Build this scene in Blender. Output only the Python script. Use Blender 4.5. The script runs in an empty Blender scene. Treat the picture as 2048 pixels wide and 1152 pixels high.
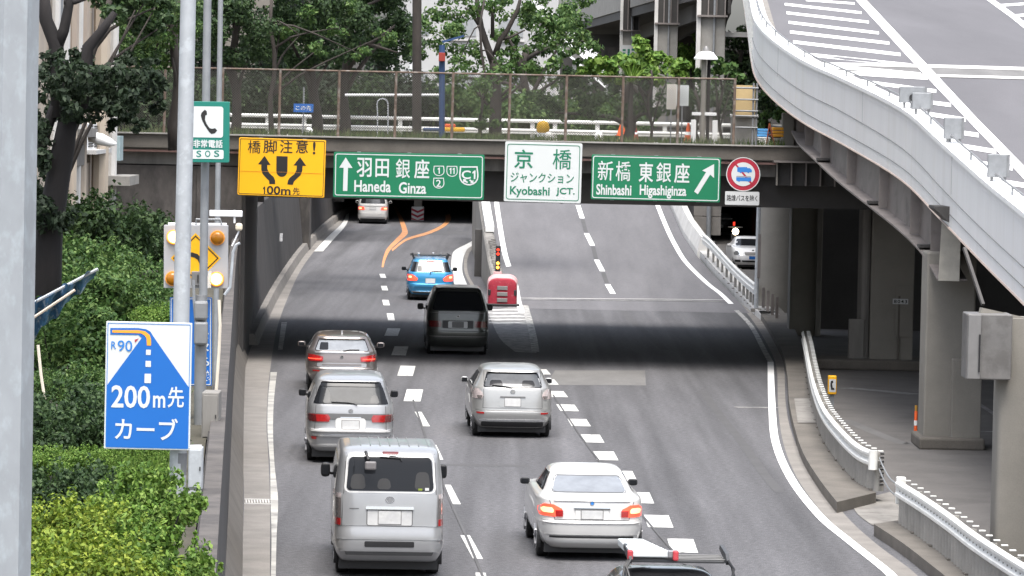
import bpy, bmesh, math, random
import numpy as np
from mathutils import Vector, Matrix

R = math.radians
rng = random.Random(11)
sc = bpy.context.scene
COL = sc.collection

# ------------------------------------------------------------------ camera, light, exposure
F = 8500.0                       # focal length in photograph pixels (2048 wide): a long telephoto
CH = 7.2                         # camera height above the expressway
CAMROT = Matrix.Rotation(R(90 - 2.56), 3, 'X') @ Matrix.Rotation(R(1.2), 3, 'Z')
cam = bpy.data.cameras.new('camera')
cam.sensor_width = 36.0
cam.lens = F / 2048 * 36.0
cam.clip_start = 1.0
cam.clip_end = 3000.0
camo = bpy.data.objects.new('camera', cam)
camo.matrix_world = Matrix.Translation((0, 0, CH)) @ CAMROT.to_4x4()
COL.objects.link(camo)
sc.camera = camo

SUN_DIR = Vector((0.04, -0.36, 0.92)).normalized()      # towards the sun
world = bpy.data.worlds.new('World')
sc.world = world
world.use_nodes = True
nt = world.node_tree
nt.nodes.clear()
sky = nt.nodes.new('ShaderNodeTexSky')
sky.sky_type = 'NISHITA'
sky.sun_disc = False
sky.sun_elevation = math.asin(SUN_DIR.z)
sky.sun_rotation = math.atan2(SUN_DIR.x, SUN_DIR.y)
sky.air_density = 1.0
sky.dust_density = 4.0
hs = nt.nodes.new('ShaderNodeHueSaturation')
hs.inputs['Saturation'].default_value = 0.50            # thin white overcast
bg = nt.nodes.new('ShaderNodeBackground')
bg.inputs['Strength'].default_value = 0.115
wo = nt.nodes.new('ShaderNodeOutputWorld')
nt.links.new(sky.outputs['Color'], hs.inputs['Color'])
nt.links.new(hs.outputs['Color'], bg.inputs['Color'])
nt.links.new(bg.outputs['Background'], wo.inputs['Surface'])

sun = bpy.data.lights.new('sun', 'SUN')
sun.energy = 1.45
sun.angle = R(36)
sun.color = (1.0, 0.975, 0.94)
suno = bpy.data.objects.new('sun', sun)
suno.rotation_euler = SUN_DIR.to_track_quat('Z', 'Y').to_euler()
suno.location = (0, 0, 60)
COL.objects.link(suno)

sc.view_settings.view_transform = 'Standard'
sc.view_settings.look = 'None'
sc.view_settings.exposure = 1.72
sc.view_settings.gamma = 1.0
sc.cycles.max_bounces = 6
sc.cycles.diffuse_bounces = 3
sc.cycles.glossy_bounces = 3
sc.cycles.transmission_bounces = 4
sc.cycles.transparent_max_bounces = 8
sc.cycles.use_denoising = True

# ------------------------------------------------------------------ geometry of the view -> metres
C0 = Vector((0, 0, CH))

def ray(px, py):
    return CAMROT @ Vector(((px - 1024) / F, -(py - 576) / F, -1))

def P(px, py, Y):
    d = ray(px, py)
    return C0 + d * (Y / d.y)

def G(px, py, z=0.0):
    d = ray(px, py)
    return C0 + d * ((z - CH) / d.z)

def on(px, py, zf, lo=60.0, hi=400.0):
    """where the line of sight meets a surface z = zf(Y)"""
    d = ray(px, py)
    f = lambda Y: CH + d.z * Y / d.y - zf(Y)
    a, b = lo, hi
    for _ in range(50):
        m = (a + b) / 2
        if f(m) > 0: a = m
        else: b = m
    return C0 + d * (a / d.y)

def lerp_tab(tab, x):
    if x <= tab[0][0]: return tab[0][1]
    for (x0, y0), (x1, y1) in zip(tab, tab[1:]):
        if x <= x1: return y0 + (y1 - y0) * (x - x0) / (x1 - x0)
    return tab[-1][1]

def spline(pts, n=6):
    pts = [Vector(p) for p in pts]
    if len(pts) < 3:
        return [pts[0].lerp(pts[-1], i / n) for i in range(n + 1)]
    out = []
    for i in range(len(pts) - 1):
        p0 = pts[i - 1] if i else pts[0] * 2 - pts[1]
        p1, p2 = pts[i], pts[i + 1]
        p3 = pts[i + 2] if i + 2 < len(pts) else p2 * 2 - p1
        for k in range(n):
            t = k / n
            out.append(0.5 * ((2 * p1) + (p2 - p0) * t + (2 * p0 - 5 * p1 + 4 * p2 - p3) * t * t + (3 * p1 - p0 - 3 * p2 + p3) * t ** 3))
    out.append(pts[-1])
    return out

def offset_line(pts, d):
    """shift a polyline sideways in plan, + = to the right of its direction"""
    out = []
    for i, p in enumerate(pts):
        a = pts[max(i - 1, 0)]; b = pts[min(i + 1, len(pts) - 1)]
        t = Vector((b.x - a.x, b.y - a.y, 0)).normalized()
        out.append(p + Vector((t.y, -t.x, 0)) * d)
    return out

def arclen_sample(pts, step, start=0.0):
    """points and directions every STEP metres along a polyline"""
    out = []; need = start
    for a, b in zip(pts, pts[1:]):
        L = (b - a).length
        while need <= L:
            out.append((a.lerp(b, need / max(L, 1e-9)), (b - a).normalized())); need += step
        need -= L
    return out

# ------------------------------------------------------------------ materials
MATS = {}

def mat(name, col, rough=0.6, metal=0.0, var=0.12, vscale=3.0, bump=0.0, bscale=40.0, col2=None, mix_scale=None,
        mix_lo=0.45, mix_hi=0.6, coat=0.0, emit=None, estr=0.0, spec=0.5, stretch=None, fine=0.0, tracks=0.0):
    m = bpy.data.materials.new(name)
    m.use_nodes = True
    nt = m.node_tree
    b = nt.nodes['Principled BSDF']
    b.inputs['Roughness'].default_value = rough
    b.inputs['Metallic'].default_value = metal
    b.inputs['Specular IOR Level'].default_value = spec
    if coat:
        b.inputs['Coat Weight'].default_value = coat
        b.inputs['Coat Roughness'].default_value = 0.05
    tc = nt.nodes.new('ShaderNodeTexCoord')
    src = tc.outputs['Object']
    if stretch:
        mp = nt.nodes.new('ShaderNodeMapping'); mp.inputs['Scale'].default_value = stretch
        nt.links.new(src, mp.inputs['Vector']); src = mp.outputs['Vector']
    def noise(scale, detail=5.0):
        n = nt.nodes.new('ShaderNodeTexNoise'); n.inputs['Scale'].default_value = scale; n.inputs['Detail'].default_value = detail
        n.inputs['Roughness'].default_value = 0.65
        nt.links.new(src, n.inputs['Vector'])
        return n.outputs['Fac']
    def mixc(fac, a, bb, mode='MIX'):
        x = nt.nodes.new('ShaderNodeMix'); x.data_type = 'RGBA'; x.blend_type = mode
        if isinstance(fac, float): x.inputs[0].default_value = fac
        else: nt.links.new(fac, x.inputs[0])
        for s, v in ((6, a), (7, bb)):
            if isinstance(v, tuple): x.inputs[s].default_value = (*v[:3], 1)
            else: nt.links.new(v, x.inputs[s])
        return x.outputs[2]
    def ramp(fac, lo, hi):
        r = nt.nodes.new('ShaderNodeMapRange'); r.inputs[1].default_value = lo; r.inputs[2].default_value = hi
        nt.links.new(fac, r.inputs[0]); return r.outputs[0]
    c = tuple(col)
    if col2 is not None:
        c = mixc(ramp(noise(mix_scale or vscale), mix_lo, mix_hi), c, tuple(col2))
    if var:
        f = ramp(noise(vscale), 0.3, 0.7)
        g = mixc(f, (1 - var,) * 3, (1 + var,) * 3)
        c = mixc(1.0, c, g, 'MULTIPLY')
    if tracks:                                   # fine grain and long faint tyre streaks in the surfacing
        src0 = src; src = tc.outputs['Object']
        g = mixc(ramp(noise(9.0, 8.0), 0.36, 0.64), (1 - tracks,) * 3, (1 + tracks,) * 3)
        c = mixc(1.0, c, g, 'MULTIPLY')
        mp2 = nt.nodes.new('ShaderNodeMapping'); mp2.inputs['Scale'].default_value = (1, .012, 1)
        nt.links.new(tc.outputs['Object'], mp2.inputs['Vector']); src = mp2.outputs['Vector']
        g = mixc(ramp(noise(1.5, 2.0), 0.35, 0.65), (1 - tracks * .9,) * 3, (1 + tracks * .7,) * 3)
        c = mixc(1.0, c, g, 'MULTIPLY'); src = src0
    if fine:
        g = mixc(ramp(noise(bscale * 2.3, 2.0), 0.3, 0.7), (1 - fine,) * 3, (1 + fine,) * 3)
        c = mixc(1.0, c, g, 'MULTIPLY')
    if isinstance(c, tuple): b.inputs['Base Color'].default_value = (*c[:3], 1)
    else: nt.links.new(c, b.inputs['Base Color'])
    if bump:
        bn = nt.nodes.new('ShaderNodeBump'); bn.inputs['Strength'].default_value = bump; bn.inputs['Distance'].default_value = 0.02
        nt.links.new(noise(bscale), bn.inputs['Height']); nt.links.new(bn.outputs['Normal'], b.inputs['Normal'])
    if emit:
        b.inputs['Emission Color'].default_value = (*emit, 1); b.inputs['Emission Strength'].default_value = estr
    MATS[name] = m
    return m

def leaf_mat(name, c1, c2, c3, trans=0.3):
    """each leaf its own shade of green, light passing through"""
    m = bpy.data.materials.new(name); m.use_nodes = True
    nt = m.node_tree; b = nt.nodes['Principled BSDF']; out = nt.nodes['Material Output']
    geo = nt.nodes.new('ShaderNodeNewGeometry')
    cr = nt.nodes.new('ShaderNodeValToRGB')
    cr.color_ramp.elements[0].color = (*c1, 1); cr.color_ramp.elements[1].color = (*c3, 1)
    e = cr.color_ramp.elements.new(0.55); e.color = (*c2, 1)
    nt.links.new(geo.outputs['Random Per Island'], cr.inputs['Fac'])
    nt.links.new(cr.outputs['Color'], b.inputs['Base Color'])
    b.inputs['Roughness'].default_value = 0.6; b.inputs['Specular IOR Level'].default_value = 0.3
    tr = nt.nodes.new('ShaderNodeBsdfTranslucent')
    nt.links.new(cr.outputs['Color'], tr.inputs['Color'])
    mx = nt.nodes.new('ShaderNodeMixShader'); mx.inputs[0].default_value = trans
    nt.links.new(b.outputs[0], mx.inputs[1]); nt.links.new(tr.outputs[0], mx.inputs[2])
    nt.links.new(mx.outputs[0], out.inputs['Surface'])
    MATS[name] = m
    return m

M = MATS
mat('asphalt', (0.088, 0.087, 0.092), 0.85, var=0.16, vscale=0.9, bump=0.25, bscale=45, fine=0.4, col2=(0.069, 0.068, 0.072), mix_scale=0.55, mix_lo=.42, mix_hi=.62, tracks=0.26, stretch=(1, 0.07, 1))
mat('ramp_asphalt', (0.112, 0.110, 0.116), 0.85, var=0.12, vscale=0.9, tracks=.08, bump=0.25, bscale=45, fine=0.25, stretch=(1, 0.07, 1))
mat('street_asphalt', (0.112, 0.105, 0.099), 0.9, var=0.2, vscale=0.7, bump=0.3, bscale=30, fine=0.25)
mat('new_asphalt', (0.070, 0.069, 0.071), 0.85, var=0.12, vscale=1.0, fine=0.25)
mat('pale_asphalt', (0.128, 0.125, 0.121), 0.85, var=0.2, vscale=1.2, fine=0.2, stretch=(1, .3, 1))
mat('deck_asphalt', (0.098, 0.095, 0.101), 0.85, var=0.16, vscale=0.25, fine=0.18, stretch=(1, 0.1, 1))
mat('paint_white', (0.52, 0.52, 0.50), 0.6, var=0.14, vscale=2.5, col2=(0.20, 0.20, 0.19), mix_scale=7, mix_lo=0.55, mix_hi=0.64)
mat('paint_fresh', (0.80, 0.80, 0.79), 0.6, var=0.05, vscale=2.5)
mat('paint_worn', (0.40, 0.395, 0.375), 0.7, var=0.2, vscale=3, col2=(0.11, 0.108, 0.105), mix_scale=4, mix_lo=0.46, mix_hi=0.58)
mat('paint_wornout', (0.25, 0.245, 0.235), 0.7, var=0.2, vscale=3, col2=(0.115, 0.114, 0.115), mix_scale=3.2, mix_lo=0.42, mix_hi=0.60)
mat('paint_orange', (0.42, 0.19, 0.075), 0.65, var=0.2, vscale=1.2, col2=(0.45, 0.32, 0.22), mix_scale=1.5, mix_lo=0.55, mix_hi=0.72)
mat('concrete', (0.27, 0.26, 0.24), 0.85, var=0.16, vscale=1.5, bump=0.2, bscale=30, fine=0.08)
mat('concrete_strip', (0.185, 0.172, 0.157), 0.85, var=0.2, vscale=1.2, bump=0.2, bscale=25, fine=0.12)
mat('concrete_brown', (0.115, 0.104, 0.090), 0.9, var=0.22, vscale=1.2, bump=0.2, bscale=25, fine=0.12)
mat('concrete_stained', (0.20, 0.19, 0.175), 0.9, var=0.25, vscale=0.9, bump=0.2, bscale=20, col2=(0.11, 0.10, 0.09), mix_scale=1.3, mix_lo=0.5, mix_hi=0.75, stretch=(1.6, 1.6, .35))
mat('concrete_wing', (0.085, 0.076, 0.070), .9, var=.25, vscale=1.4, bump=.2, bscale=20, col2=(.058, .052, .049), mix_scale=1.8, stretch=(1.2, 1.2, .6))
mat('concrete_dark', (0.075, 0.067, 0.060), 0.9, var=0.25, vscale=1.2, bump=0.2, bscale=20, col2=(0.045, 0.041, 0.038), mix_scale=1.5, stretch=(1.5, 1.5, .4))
mat('concrete_pier', (0.215, 0.202, 0.178), 0.85, var=0.10, vscale=1.0, bump=0.15, bscale=25, fine=0.06)
mat('concrete_pale', (0.52, 0.51, 0.49), 0.8, var=0.12, vscale=1.2, fine=0.05)
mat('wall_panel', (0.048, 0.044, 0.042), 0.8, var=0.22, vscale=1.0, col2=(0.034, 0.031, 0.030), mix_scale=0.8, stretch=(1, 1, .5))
mat('steel_white', (0.76, 0.76, 0.765), 0.45, var=0.045, vscale=1.6, fine=0.02, col2=(.69, .68, .66), mix_scale=2.2, mix_lo=.50, mix_hi=.75, stretch=(1, 1, .12))
mat('rail_white', (0.68, 0.68, 0.65), 0.45, var=0.12, vscale=3.0, col2=(0.42, 0.39, 0.34), mix_scale=4.0, mix_lo=0.62, mix_hi=0.75)
mat('steel_grey', (0.20, 0.195, 0.19), 0.5, 0.3, var=0.12, vscale=2.0)
mat('girder_paint', (0.18, 0.160, 0.15), 0.6, var=0.2, vscale=1.2, col2=(0.10, 0.088, 0.080), mix_scale=1.5, mix_lo=.55, mix_hi=.75)
mat('girder_dark', (0.045, 0.042, 0.040), 0.7, var=0.2, vscale=1.0)  # near black, also carries the shade beneath decks and roofs
mat('galvanised', (0.42, 0.44, 0.46), 0.5, 0.35, var=0.10, vscale=5.0, col2=(0.50, 0.53, 0.55), mix_scale=7, mix_lo=.52, mix_hi=.62)
mat('galvanised_dull', (0.24, 0.25, 0.26), 0.55, 0.3, var=0.12, vscale=6.0)
mat('cabinet_grey', (.135, .13, .125), .55, var=.15, vscale=2, col2=(.10, .095, .09), mix_scale=2.5)
mat('paint_edge', (.40, .39, .36), .65, var=.2, vscale=2.5, col2=(.14, .135, .128), mix_scale=1.1, mix_lo=.42, mix_hi=.72)
mat('galvanised_back', (0.20, 0.205, 0.21), 0.6, 0.3, var=0.15, vscale=4.0)
mat('rust', (0.115, 0.082, 0.062), 0.85, var=0.3, vscale=6, col2=(0.19, 0.17, 0.15), mix_scale=5, mix_lo=.5, mix_hi=.65)
mat('fence_wire', (0.085, 0.080, 0.070), 0.7, 0.2, var=0.2, vscale=2)
mat('sign_green', (0.002, 0.155, 0.068), 0.45, var=0.05, vscale=1.2)
mat('sign_white', (0.56, 0.585, 0.58), 0.45, var=0.03, vscale=1.2)
mat('sign_pale', (0.50, 0.51, 0.51), 0.5, var=0.05, vscale=1.2)
mat('sign_yellow', (0.80, 0.405, 0.001), 0.45, var=0.03, vscale=1.2)
mat('sign_blue', (0.006, 0.115, 0.42), 0.45, var=0.04, vscale=1.2)
mat('sign_red', (0.36, 0.014, 0.035), 0.45, var=0.04, vscale=1.2)
mat('sign_teal', (0.006, 0.165, 0.125), 0.45, var=0.05, vscale=2)
mat('sign_orange', (0.85, 0.33, 0.03), 0.45, var=0.04, vscale=2)
mat('ink_black', (0.012, 0.011, 0.011), 0.5, var=0.0)
mat('sign_ink_green', (0.006, 0.16, 0.085), 0.5, var=0.0)
mat('sign_ink_blue', (0.02, 0.17, 0.50), 0.5, var=0.0)
mat('ink_grey', (0.28, 0.29, 0.30), 0.5, var=0.0)
mat('black_plastic', (0.014, 0.014, 0.015), 0.45, var=0.1, vscale=8)
mat('rubber', (0.012, 0.012, 0.012), 0.8, var=0.15, vscale=10)
mat('bark', (0.034, 0.028, 0.024), 0.9, var=0.35, vscale=5, bump=0.6, bscale=14, stretch=(1, 1, .3))
mat('bark_dark', (0.010, 0.008, 0.008), 0.9, var=0.35, vscale=5, bump=0.6, bscale=14, stretch=(1, 1, .3))
mat('soil', (0.055, 0.050, 0.036), 0.95, var=0.3, vscale=1.5, bump=0.4, bscale=10)
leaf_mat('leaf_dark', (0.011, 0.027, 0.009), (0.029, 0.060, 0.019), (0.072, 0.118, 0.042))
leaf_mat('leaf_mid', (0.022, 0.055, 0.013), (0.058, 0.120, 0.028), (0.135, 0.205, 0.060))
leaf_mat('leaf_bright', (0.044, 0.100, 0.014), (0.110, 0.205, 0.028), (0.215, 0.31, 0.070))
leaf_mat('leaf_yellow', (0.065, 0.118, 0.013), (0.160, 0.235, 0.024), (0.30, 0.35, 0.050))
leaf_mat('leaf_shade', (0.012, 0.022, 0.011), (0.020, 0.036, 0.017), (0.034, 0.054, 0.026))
leaf_mat('leaf_grass', (0.060, 0.085, 0.030), (0.10, 0.14, 0.045), (0.18, 0.19, 0.085))

# ------------------------------------------------------------------ mesh helpers
class MB:
    def __init__(s):
        s.v = []; s.f = []; s.mi = []; s.cur = 0
    def add(s, vs, fs):
        o = len(s.v); s.v += [tuple(v) for v in vs]
        for f in fs: s.f.append([i + o for i in f]); s.mi.append(s.cur)
        return s
    def box(s, c, size, rot=None):
        x, y, z = (a / 2 for a in size)
        vs = [Vector((sx * x, sy * y, sz * z)) for sx in (-1, 1) for sy in (-1, 1) for sz in (-1, 1)]
        if rot is not None: vs = [rot @ v for v in vs]
        c = Vector(c)
        return s.add([v + c for v in vs], [(0, 1, 3, 2), (4, 6, 7, 5), (0, 4, 5, 1), (2, 3, 7, 6), (0, 2, 6, 4), (1, 5, 7, 3)])
    def beam(s, a, b, w, h, up=Vector((0, 0, 1))):
        a = Vector(a); b = Vector(b); t = (b - a).normalized()
        r = t.cross(up)
        r = r.normalized() if r.length > 1e-6 else Vector((1, 0, 0))
        u = r.cross(t)
        vs = [p + r * (sx * w / 2) + u * (sz * h / 2) for p in (a, b) for sx, sz in ((-1, -1), (1, -1), (1, 1), (-1, 1))]
        return s.add(vs, [(0, 1, 2, 3), (7, 6, 5, 4), (0, 4, 5, 1), (1, 5, 6, 2), (2, 6, 7, 3), (3, 7, 4, 0)])
    def tube(s, pts, r, n=8, caps=True):
        pts = [Vector(p) for p in pts]
        rs = r if isinstance(r, (list, tuple)) else [r] * len(pts)
        rings = []; prev = None
        for i, p in enumerate(pts):
            t = (pts[min(i + 1, len(pts) - 1)] - pts[max(i - 1, 0)]).normalized()
            if prev is None:
                a = t.orthogonal().normalized()
            else:
                a = (prev - t * prev.dot(t)); a = a.normalized() if a.length > 1e-6 else t.orthogonal().normalized()
            prev = a; b = t.cross(a)
            rings.append([p + (a * math.cos(2 * math.pi * k / n) + b * math.sin(2 * math.pi * k / n)) * rs[i] for k in range(n)])
        vs = [v for q in rings for v in q]
        fs = [(i * n + k, i * n + (k + 1) % n, (i + 1) * n + (k + 1) % n, (i + 1) * n + k) for i in range(len(pts) - 1) for k in range(n)]
        if caps: fs += [tuple(range(n - 1, -1, -1)), tuple((len(pts) - 1) * n + k for k in range(n))]
        return s.add(vs, fs)
    def strip(s, A, B):
        """ribbon between two polylines of equal length"""
        n = len(A)
        return s.add(list(A) + list(B), [(i, n + i, n + i + 1, i + 1) for i in range(n - 1)])
    def loft(s, sections, closed=True, caps=True):
        """sections: lists of points, same count"""
        n = len(sections[0]); vs = [p for q in sections for p in q]
        m = n if closed else n - 1
        fs = [(i * n + k, i * n + (k + 1) % n, (i + 1) * n + (k + 1) % n, (i + 1) * n + k) for i in range(len(sections) - 1) for k in range(m)]
        if caps and closed: fs += [tuple(range(n - 1, -1, -1)), tuple((len(sections) - 1) * n + k for k in range(n))]
        return s.add(vs, fs)
    def sweep(s, path, prof):
        """closed profile [(side, up)...] swept along a path, upright"""
        secs = []
        for i, p in enumerate(path):
            a = path[max(i - 1, 0)]; b = path[min(i + 1, len(path) - 1)]
            t = Vector((b.x - a.x, b.y - a.y, 0)).normalized(); r = Vector((t.y, -t.x, 0))
            secs.append([p + r * q[0] + Vector((0, 0, q[1])) for q in prof])
        return s.loft(secs)
    def prism(s, poly, d0, d1, fr):
        """polygon [(u,v)] between depths d0, d1 ; fr(u,v,d) -> point"""
        n = len(poly)
        vs = [fr(u, v, d0) for u, v in poly] + [fr(u, v, d1) for u, v in poly]
        return s.add(vs, [tuple(range(n)), tuple(range(2 * n - 1, n - 1, -1))] + [(k, n + k, n + (k + 1) % n, (k + 1) % n) for k in range(n)])
    def disc(s, c, r, axis, depth, n=24):
        c = Vector(c); ax = Vector(axis).normalized() * depth
        return s.tube([c, c + ax], r, n)
    def build(s, name, m, parent=None, smooth=False, bevel=0.0, local=False, flip=True):
        me = bpy.data.meshes.new(name)
        v = s.v
        if parent is not None and not local:
            o = ORIGIN[parent.name]
            v = [(a - o.x, b - o.y, c - o.z) for a, b, c in v]
        me.from_pydata(v, [], s.f)
        ms = m if isinstance(m, (list, tuple)) else [m]
        for q in ms: me.materials.append(M[q])
        if len(ms) > 1: me.polygons.foreach_set('material_index', s.mi)
        if flip:
            bm = bmesh.new(); bm.from_mesh(me); bmesh.ops.recalc_face_normals(bm, faces=bm.faces); bm.to_mesh(me); bm.free()
        if smooth: me.polygons.foreach_set('use_smooth', [True] * len(me.polygons))
        ob = bpy.data.objects.new(name, me)
        COL.objects.link(ob)
        if parent is not None:
            ob.parent = parent
            ORIGIN[ob.name] = ORIGIN[parent.name] if not local else Vector((0, 0, 0))
        else:
            ORIGIN[ob.name] = Vector((0, 0, 0))
        if smooth:
            e = ob.modifiers.new('edges', 'EDGE_SPLIT') if smooth == 'auto' else None
            if e: e.split_angle = R(38)
        if bevel:
            bv = ob.modifiers.new('bevel', 'BEVEL'); bv.width = bevel; bv.segments = 2; bv.limit_method = 'ANGLE'; bv.angle_limit = R(40)
        return ob

ORIGIN = {}

def thing(name, label, cat, loc=(0, 0, 0), group=None, rz=0.0):
    o = bpy.data.objects.new(name, None)
    o.empty_display_size = 0.3
    COL.objects.link(o)
    o.location = loc; o.rotation_euler = (0, 0, rz)
    ORIGIN[o.name] = Vector(loc)
    o['label'] = label; o['category'] = cat
    if group: o['group'] = group
    return o

def tag(o, label, cat, group=None):
    o['label'] = label; o['category'] = cat
    if group: o['group'] = group
    return o

def struct(o, kind='structure'):
    o['kind'] = kind
    return o

def copy_tree(o, parent=None):
    c = o.copy(); COL.objects.link(c)
    if parent is not None: c.parent = parent
    ORIGIN[c.name] = ORIGIN.get(o.name, Vector())
    for ch in list(o.children): copy_tree(ch, c)
    return c

# ------------------------------------------------------------------ lettering, laid out on a sign's own face
def face_frame(center, w, h, roll=0.0, yaw=0.0):
    """frame of an upright board that faces the viewer's side (-Y): (u, v in metres from the lower left corner, d = proud of the face)"""
    c = Vector(center)
    rt = Vector((math.cos(yaw), math.sin(yaw), 0)); nr = Vector((math.sin(yaw), -math.cos(yaw), 0)); up = Vector((0, 0, 1))
    r2 = rt * math.cos(roll) + up * math.sin(roll); u2 = up * math.cos(roll) - rt * math.sin(roll)
    def fr(u, v, d=0.0):
        return c + r2 * (u - w / 2) + u2 * (v - h / 2) + nr * d
    return fr

def glyphs(body, bold=0.0, spacing=1.0):
    cu = bpy.data.curves.new('lettering', 'FONT')
    cu.body = body; cu.size = 1.0; cu.resolution_u = 3; cu.offset = bold; cu.space_character = spacing
    ob = bpy.data.objects.new('lettering', cu); COL.objects.link(ob)
    dg = bpy.context.evaluated_depsgraph_get(); dg.update()
    me = bpy.data.meshes.new_from_object(ob.evaluated_get(dg))
    vs = [(v.co.x, v.co.y) for v in me.vertices]; fs = [list(p.vertices) for p in me.polygons]
    bpy.data.objects.remove(ob); bpy.data.curves.remove(cu); bpy.data.meshes.remove(me)
    return vs, fs

def letter(body, fr, box, m, parent, bold=0.012, d=0.006, name='lettering', spacing=1.0, local=False):
    """text fitted into box (u0, v0, u1, v1) on the face frame fr"""
    vs, fs = glyphs(body, bold, spacing)
    if not vs: return None
    xs = [v[0] for v in vs]; ys = [v[1] for v in vs]
    x0, x1, y0, y1 = min(xs), max(xs), min(ys), max(ys)
    u0, v0, u1, v1 = box
    q = [fr(u0 + (x - x0) / (x1 - x0) * (u1 - u0), v0 + (y - y0) / (y1 - y0) * (v1 - v0), d) for x, y in vs]
    return MB().add(q, fs).build(name, m, parent, flip=False, local=local)

def round_rect(u0, v0, u1, v1, r, n=5):
    out = []
    for cx, cy, a0 in ((u1 - r, v1 - r, 0), (u0 + r, v1 - r, 90), (u0 + r, v0 + r, 180), (u1 - r, v0 + r, 270)):
        for k in range(n + 1):
            a = R(a0 + 90 * k / n); out.append((cx + r * math.cos(a), cy + r * math.sin(a)))
    return out

def ring(fr, outer, inner, d, m, parent, name='border'):
    n = len(outer); mb = MB()
    mb.add([fr(u, v, d) for u, v in outer] + [fr(u, v, d) for u, v in inner], [(k, (k + 1) % n, n + (k + 1) % n, n + k) for k in range(n)])
    return mb.build(name, m, parent)

def flat(fr, poly, d, m, parent, name):
    return MB().add([fr(u, v, d) for u, v in poly], [tuple(range(len(poly)))]).build(name, m, parent)
# ================================================================== THE GROUND
def sheet(name, poly, z, m):
    return struct(MB().add([(x, y, z) for x, y in poly], [tuple(range(len(poly)))]).build(name, m))

sheet('road', [(-14, 20), (40, 20), (40, 330), (-14, 330)], 0.0, 'asphalt')
_edge = [G(x, y) for x, y in ((2300, 1400), (2060, 1195), (1905, 1090), (1805, 1010), (1757, 962), (1692, 893), (1652, 850), (1630, 790), (1616, 720), (1606, 690), (1562, 622), (1512, 586), (1470, 555))]
sheet('street', [(p.x, p.y) for p in _edge] + [(8.6, 215), (8.9, 330), (40, 330), (40, _edge[0].y)], 0.0025, 'street_asphalt')
sheet('ground', [(-900, -200), (900, -200), (900, 2500), (-900, 2500)], -0.06, 'soil')

def strip_px(name, left, right, m, z=0.006, zf=None, n=5):
    f = (lambda q: on(q[0], q[1], zf)) if zf else (lambda q: G(q[0], q[1], 0.0))
    A = spline([f(q) for q in left], n); B = spline([f(q) for q in right], n)
    up = Vector((0, 0, z))
    return struct(MB().strip([a + up for a in A], [b + up for b in B]).build(name, m))

def line_px(name, pts, w, m, z=0.006, zf=None, n=6):
    f = (lambda q: on(q[0], q[1], zf)) if zf else (lambda q: G(q[0], q[1], 0.0))
    A = spline([f(q) for q in pts], n); up = Vector((0, 0, z))
    L = offset_line(A, -w / 2); Q = offset_line(A, w / 2)
    return struct(MB().strip([a + up for a in L], [b + up for b in Q]).build(name, m))

def dash(px0, py0, px1, py1, w, m, z=0.006, zf=None):
    return line_px('lane_dash', [(px0, py0), (px1, py1)], w, m, z, zf, 3)

# --- lane line between the two left lanes: thin dashes near, broad blocks under the bridge, small dashes beyond
for a in ((961, 1146, 968, 1190), (930, 1071, 956, 1118), (893, 970, 913, 1009), (865, 890, 879, 920), (836, 824, 853, 853)):
    dash(*a, 0.155, 'paint_white')
for cx, y0, y1 in ((785, 657, 672), (800, 693, 711), (813, 732, 752), (827, 779, 803)):
    dash(cx - 3, y1, cx + 3, y0, 0.40, 'paint_white')
for cx, y0, y1 in ((781, 627, 641), (771.5, 600, 611), (768.5, 572, 581), (765, 548, 556)):
    dash(cx + 2, y1, cx - 1, y0, 0.22, 'paint_white')
# --- broad block dashes towards the ramp
for cx, cy in ((1365, 1092), (1317, 1043), (1280, 996), (1247, 952), (1211, 912), (1184, 877.5), (1158, 845.5), (1135, 816), (1114, 788.5), (1096, 764), (1081, 744)):
    s = (cy - 195) / 7.2
    dy = (cy - 195) ** 2 / (F * 7.2) * 2.1 / 2
    dash(cx + 4.5, cy + dy, cx - 4.5, cy - dy, 0.43, 'paint_white')
# --- orange tapers that part round the tunnel pier
strip_px('road_marking', [(763, 535), (766, 518), (773, 499), (790, 480), (803, 466), (803.5, 458), (800, 445), (795, 432), (786, 412)],
         [(767, 535), (771, 520), (781, 500), (800, 482), (815, 468), (813.5, 457), (809, 445), (803, 432), (792, 412)], 'paint_orange', 0.010)
strip_px('road_marking', [(783, 499), (803, 483), (818, 475), (853, 464.5), (876, 454.5), (888, 446), (891, 438), (890, 430)],
         [(785, 503), (806, 486), (822, 478.5), (856, 469), (882, 458), (897, 447), (902, 437), (900, 428)], 'paint_orange', 0.012)
# --- left edge line (worn) and the gutter strip
strip_px('road_marking', [(541, 1190), (543, 1080), (541, 1000), (540, 930), (535, 860), (536, 800), (541, 745)],
         [(551, 1190), (553, 1080), (556, 1000), (549, 930), (546, 860), (548, 800), (554, 745)], 'paint_edge', 0.010)
strip_px('road_marking', [(556, 700), (563, 645)], [(565, 700), (574, 645)], 'paint_worn', 0.010)
strip_px('road_marking', [(628, 503), (655, 474), (678, 453), (690, 437), (693, 420)], [(646, 503), (668, 478), (688, 456), (697, 439), (699, 420)], 'paint_white', 0.010)
strip_px('gutter', [(484, 1200), (485, 1100), (488, 1000), (485, 900), (482, 850), (489, 780), (491, 735), (500, 700), (518, 660), (546, 600), (590, 530), (640, 470), (676, 440), (684, 415)],
         [(540, 1200), (540, 1100), (540, 1000), (536, 900), (533, 850), (536, 780), (541, 735), (546, 700), (556, 650), (578, 590), (608, 530), (652, 475), (682, 447), (690, 415)], 'concrete_strip', 0.004)
dr = MB()
for k in range(9):
    a = G(492 + k * 5.6, 1001); b = G(493 + k * 5.6, 1007)
    dr.beam(a + Vector((0, 0, .012)), b + Vector((0, 0, .012)), 0.022, 0.012)
a, b = G(489, 999), G(541, 1000)
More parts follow.
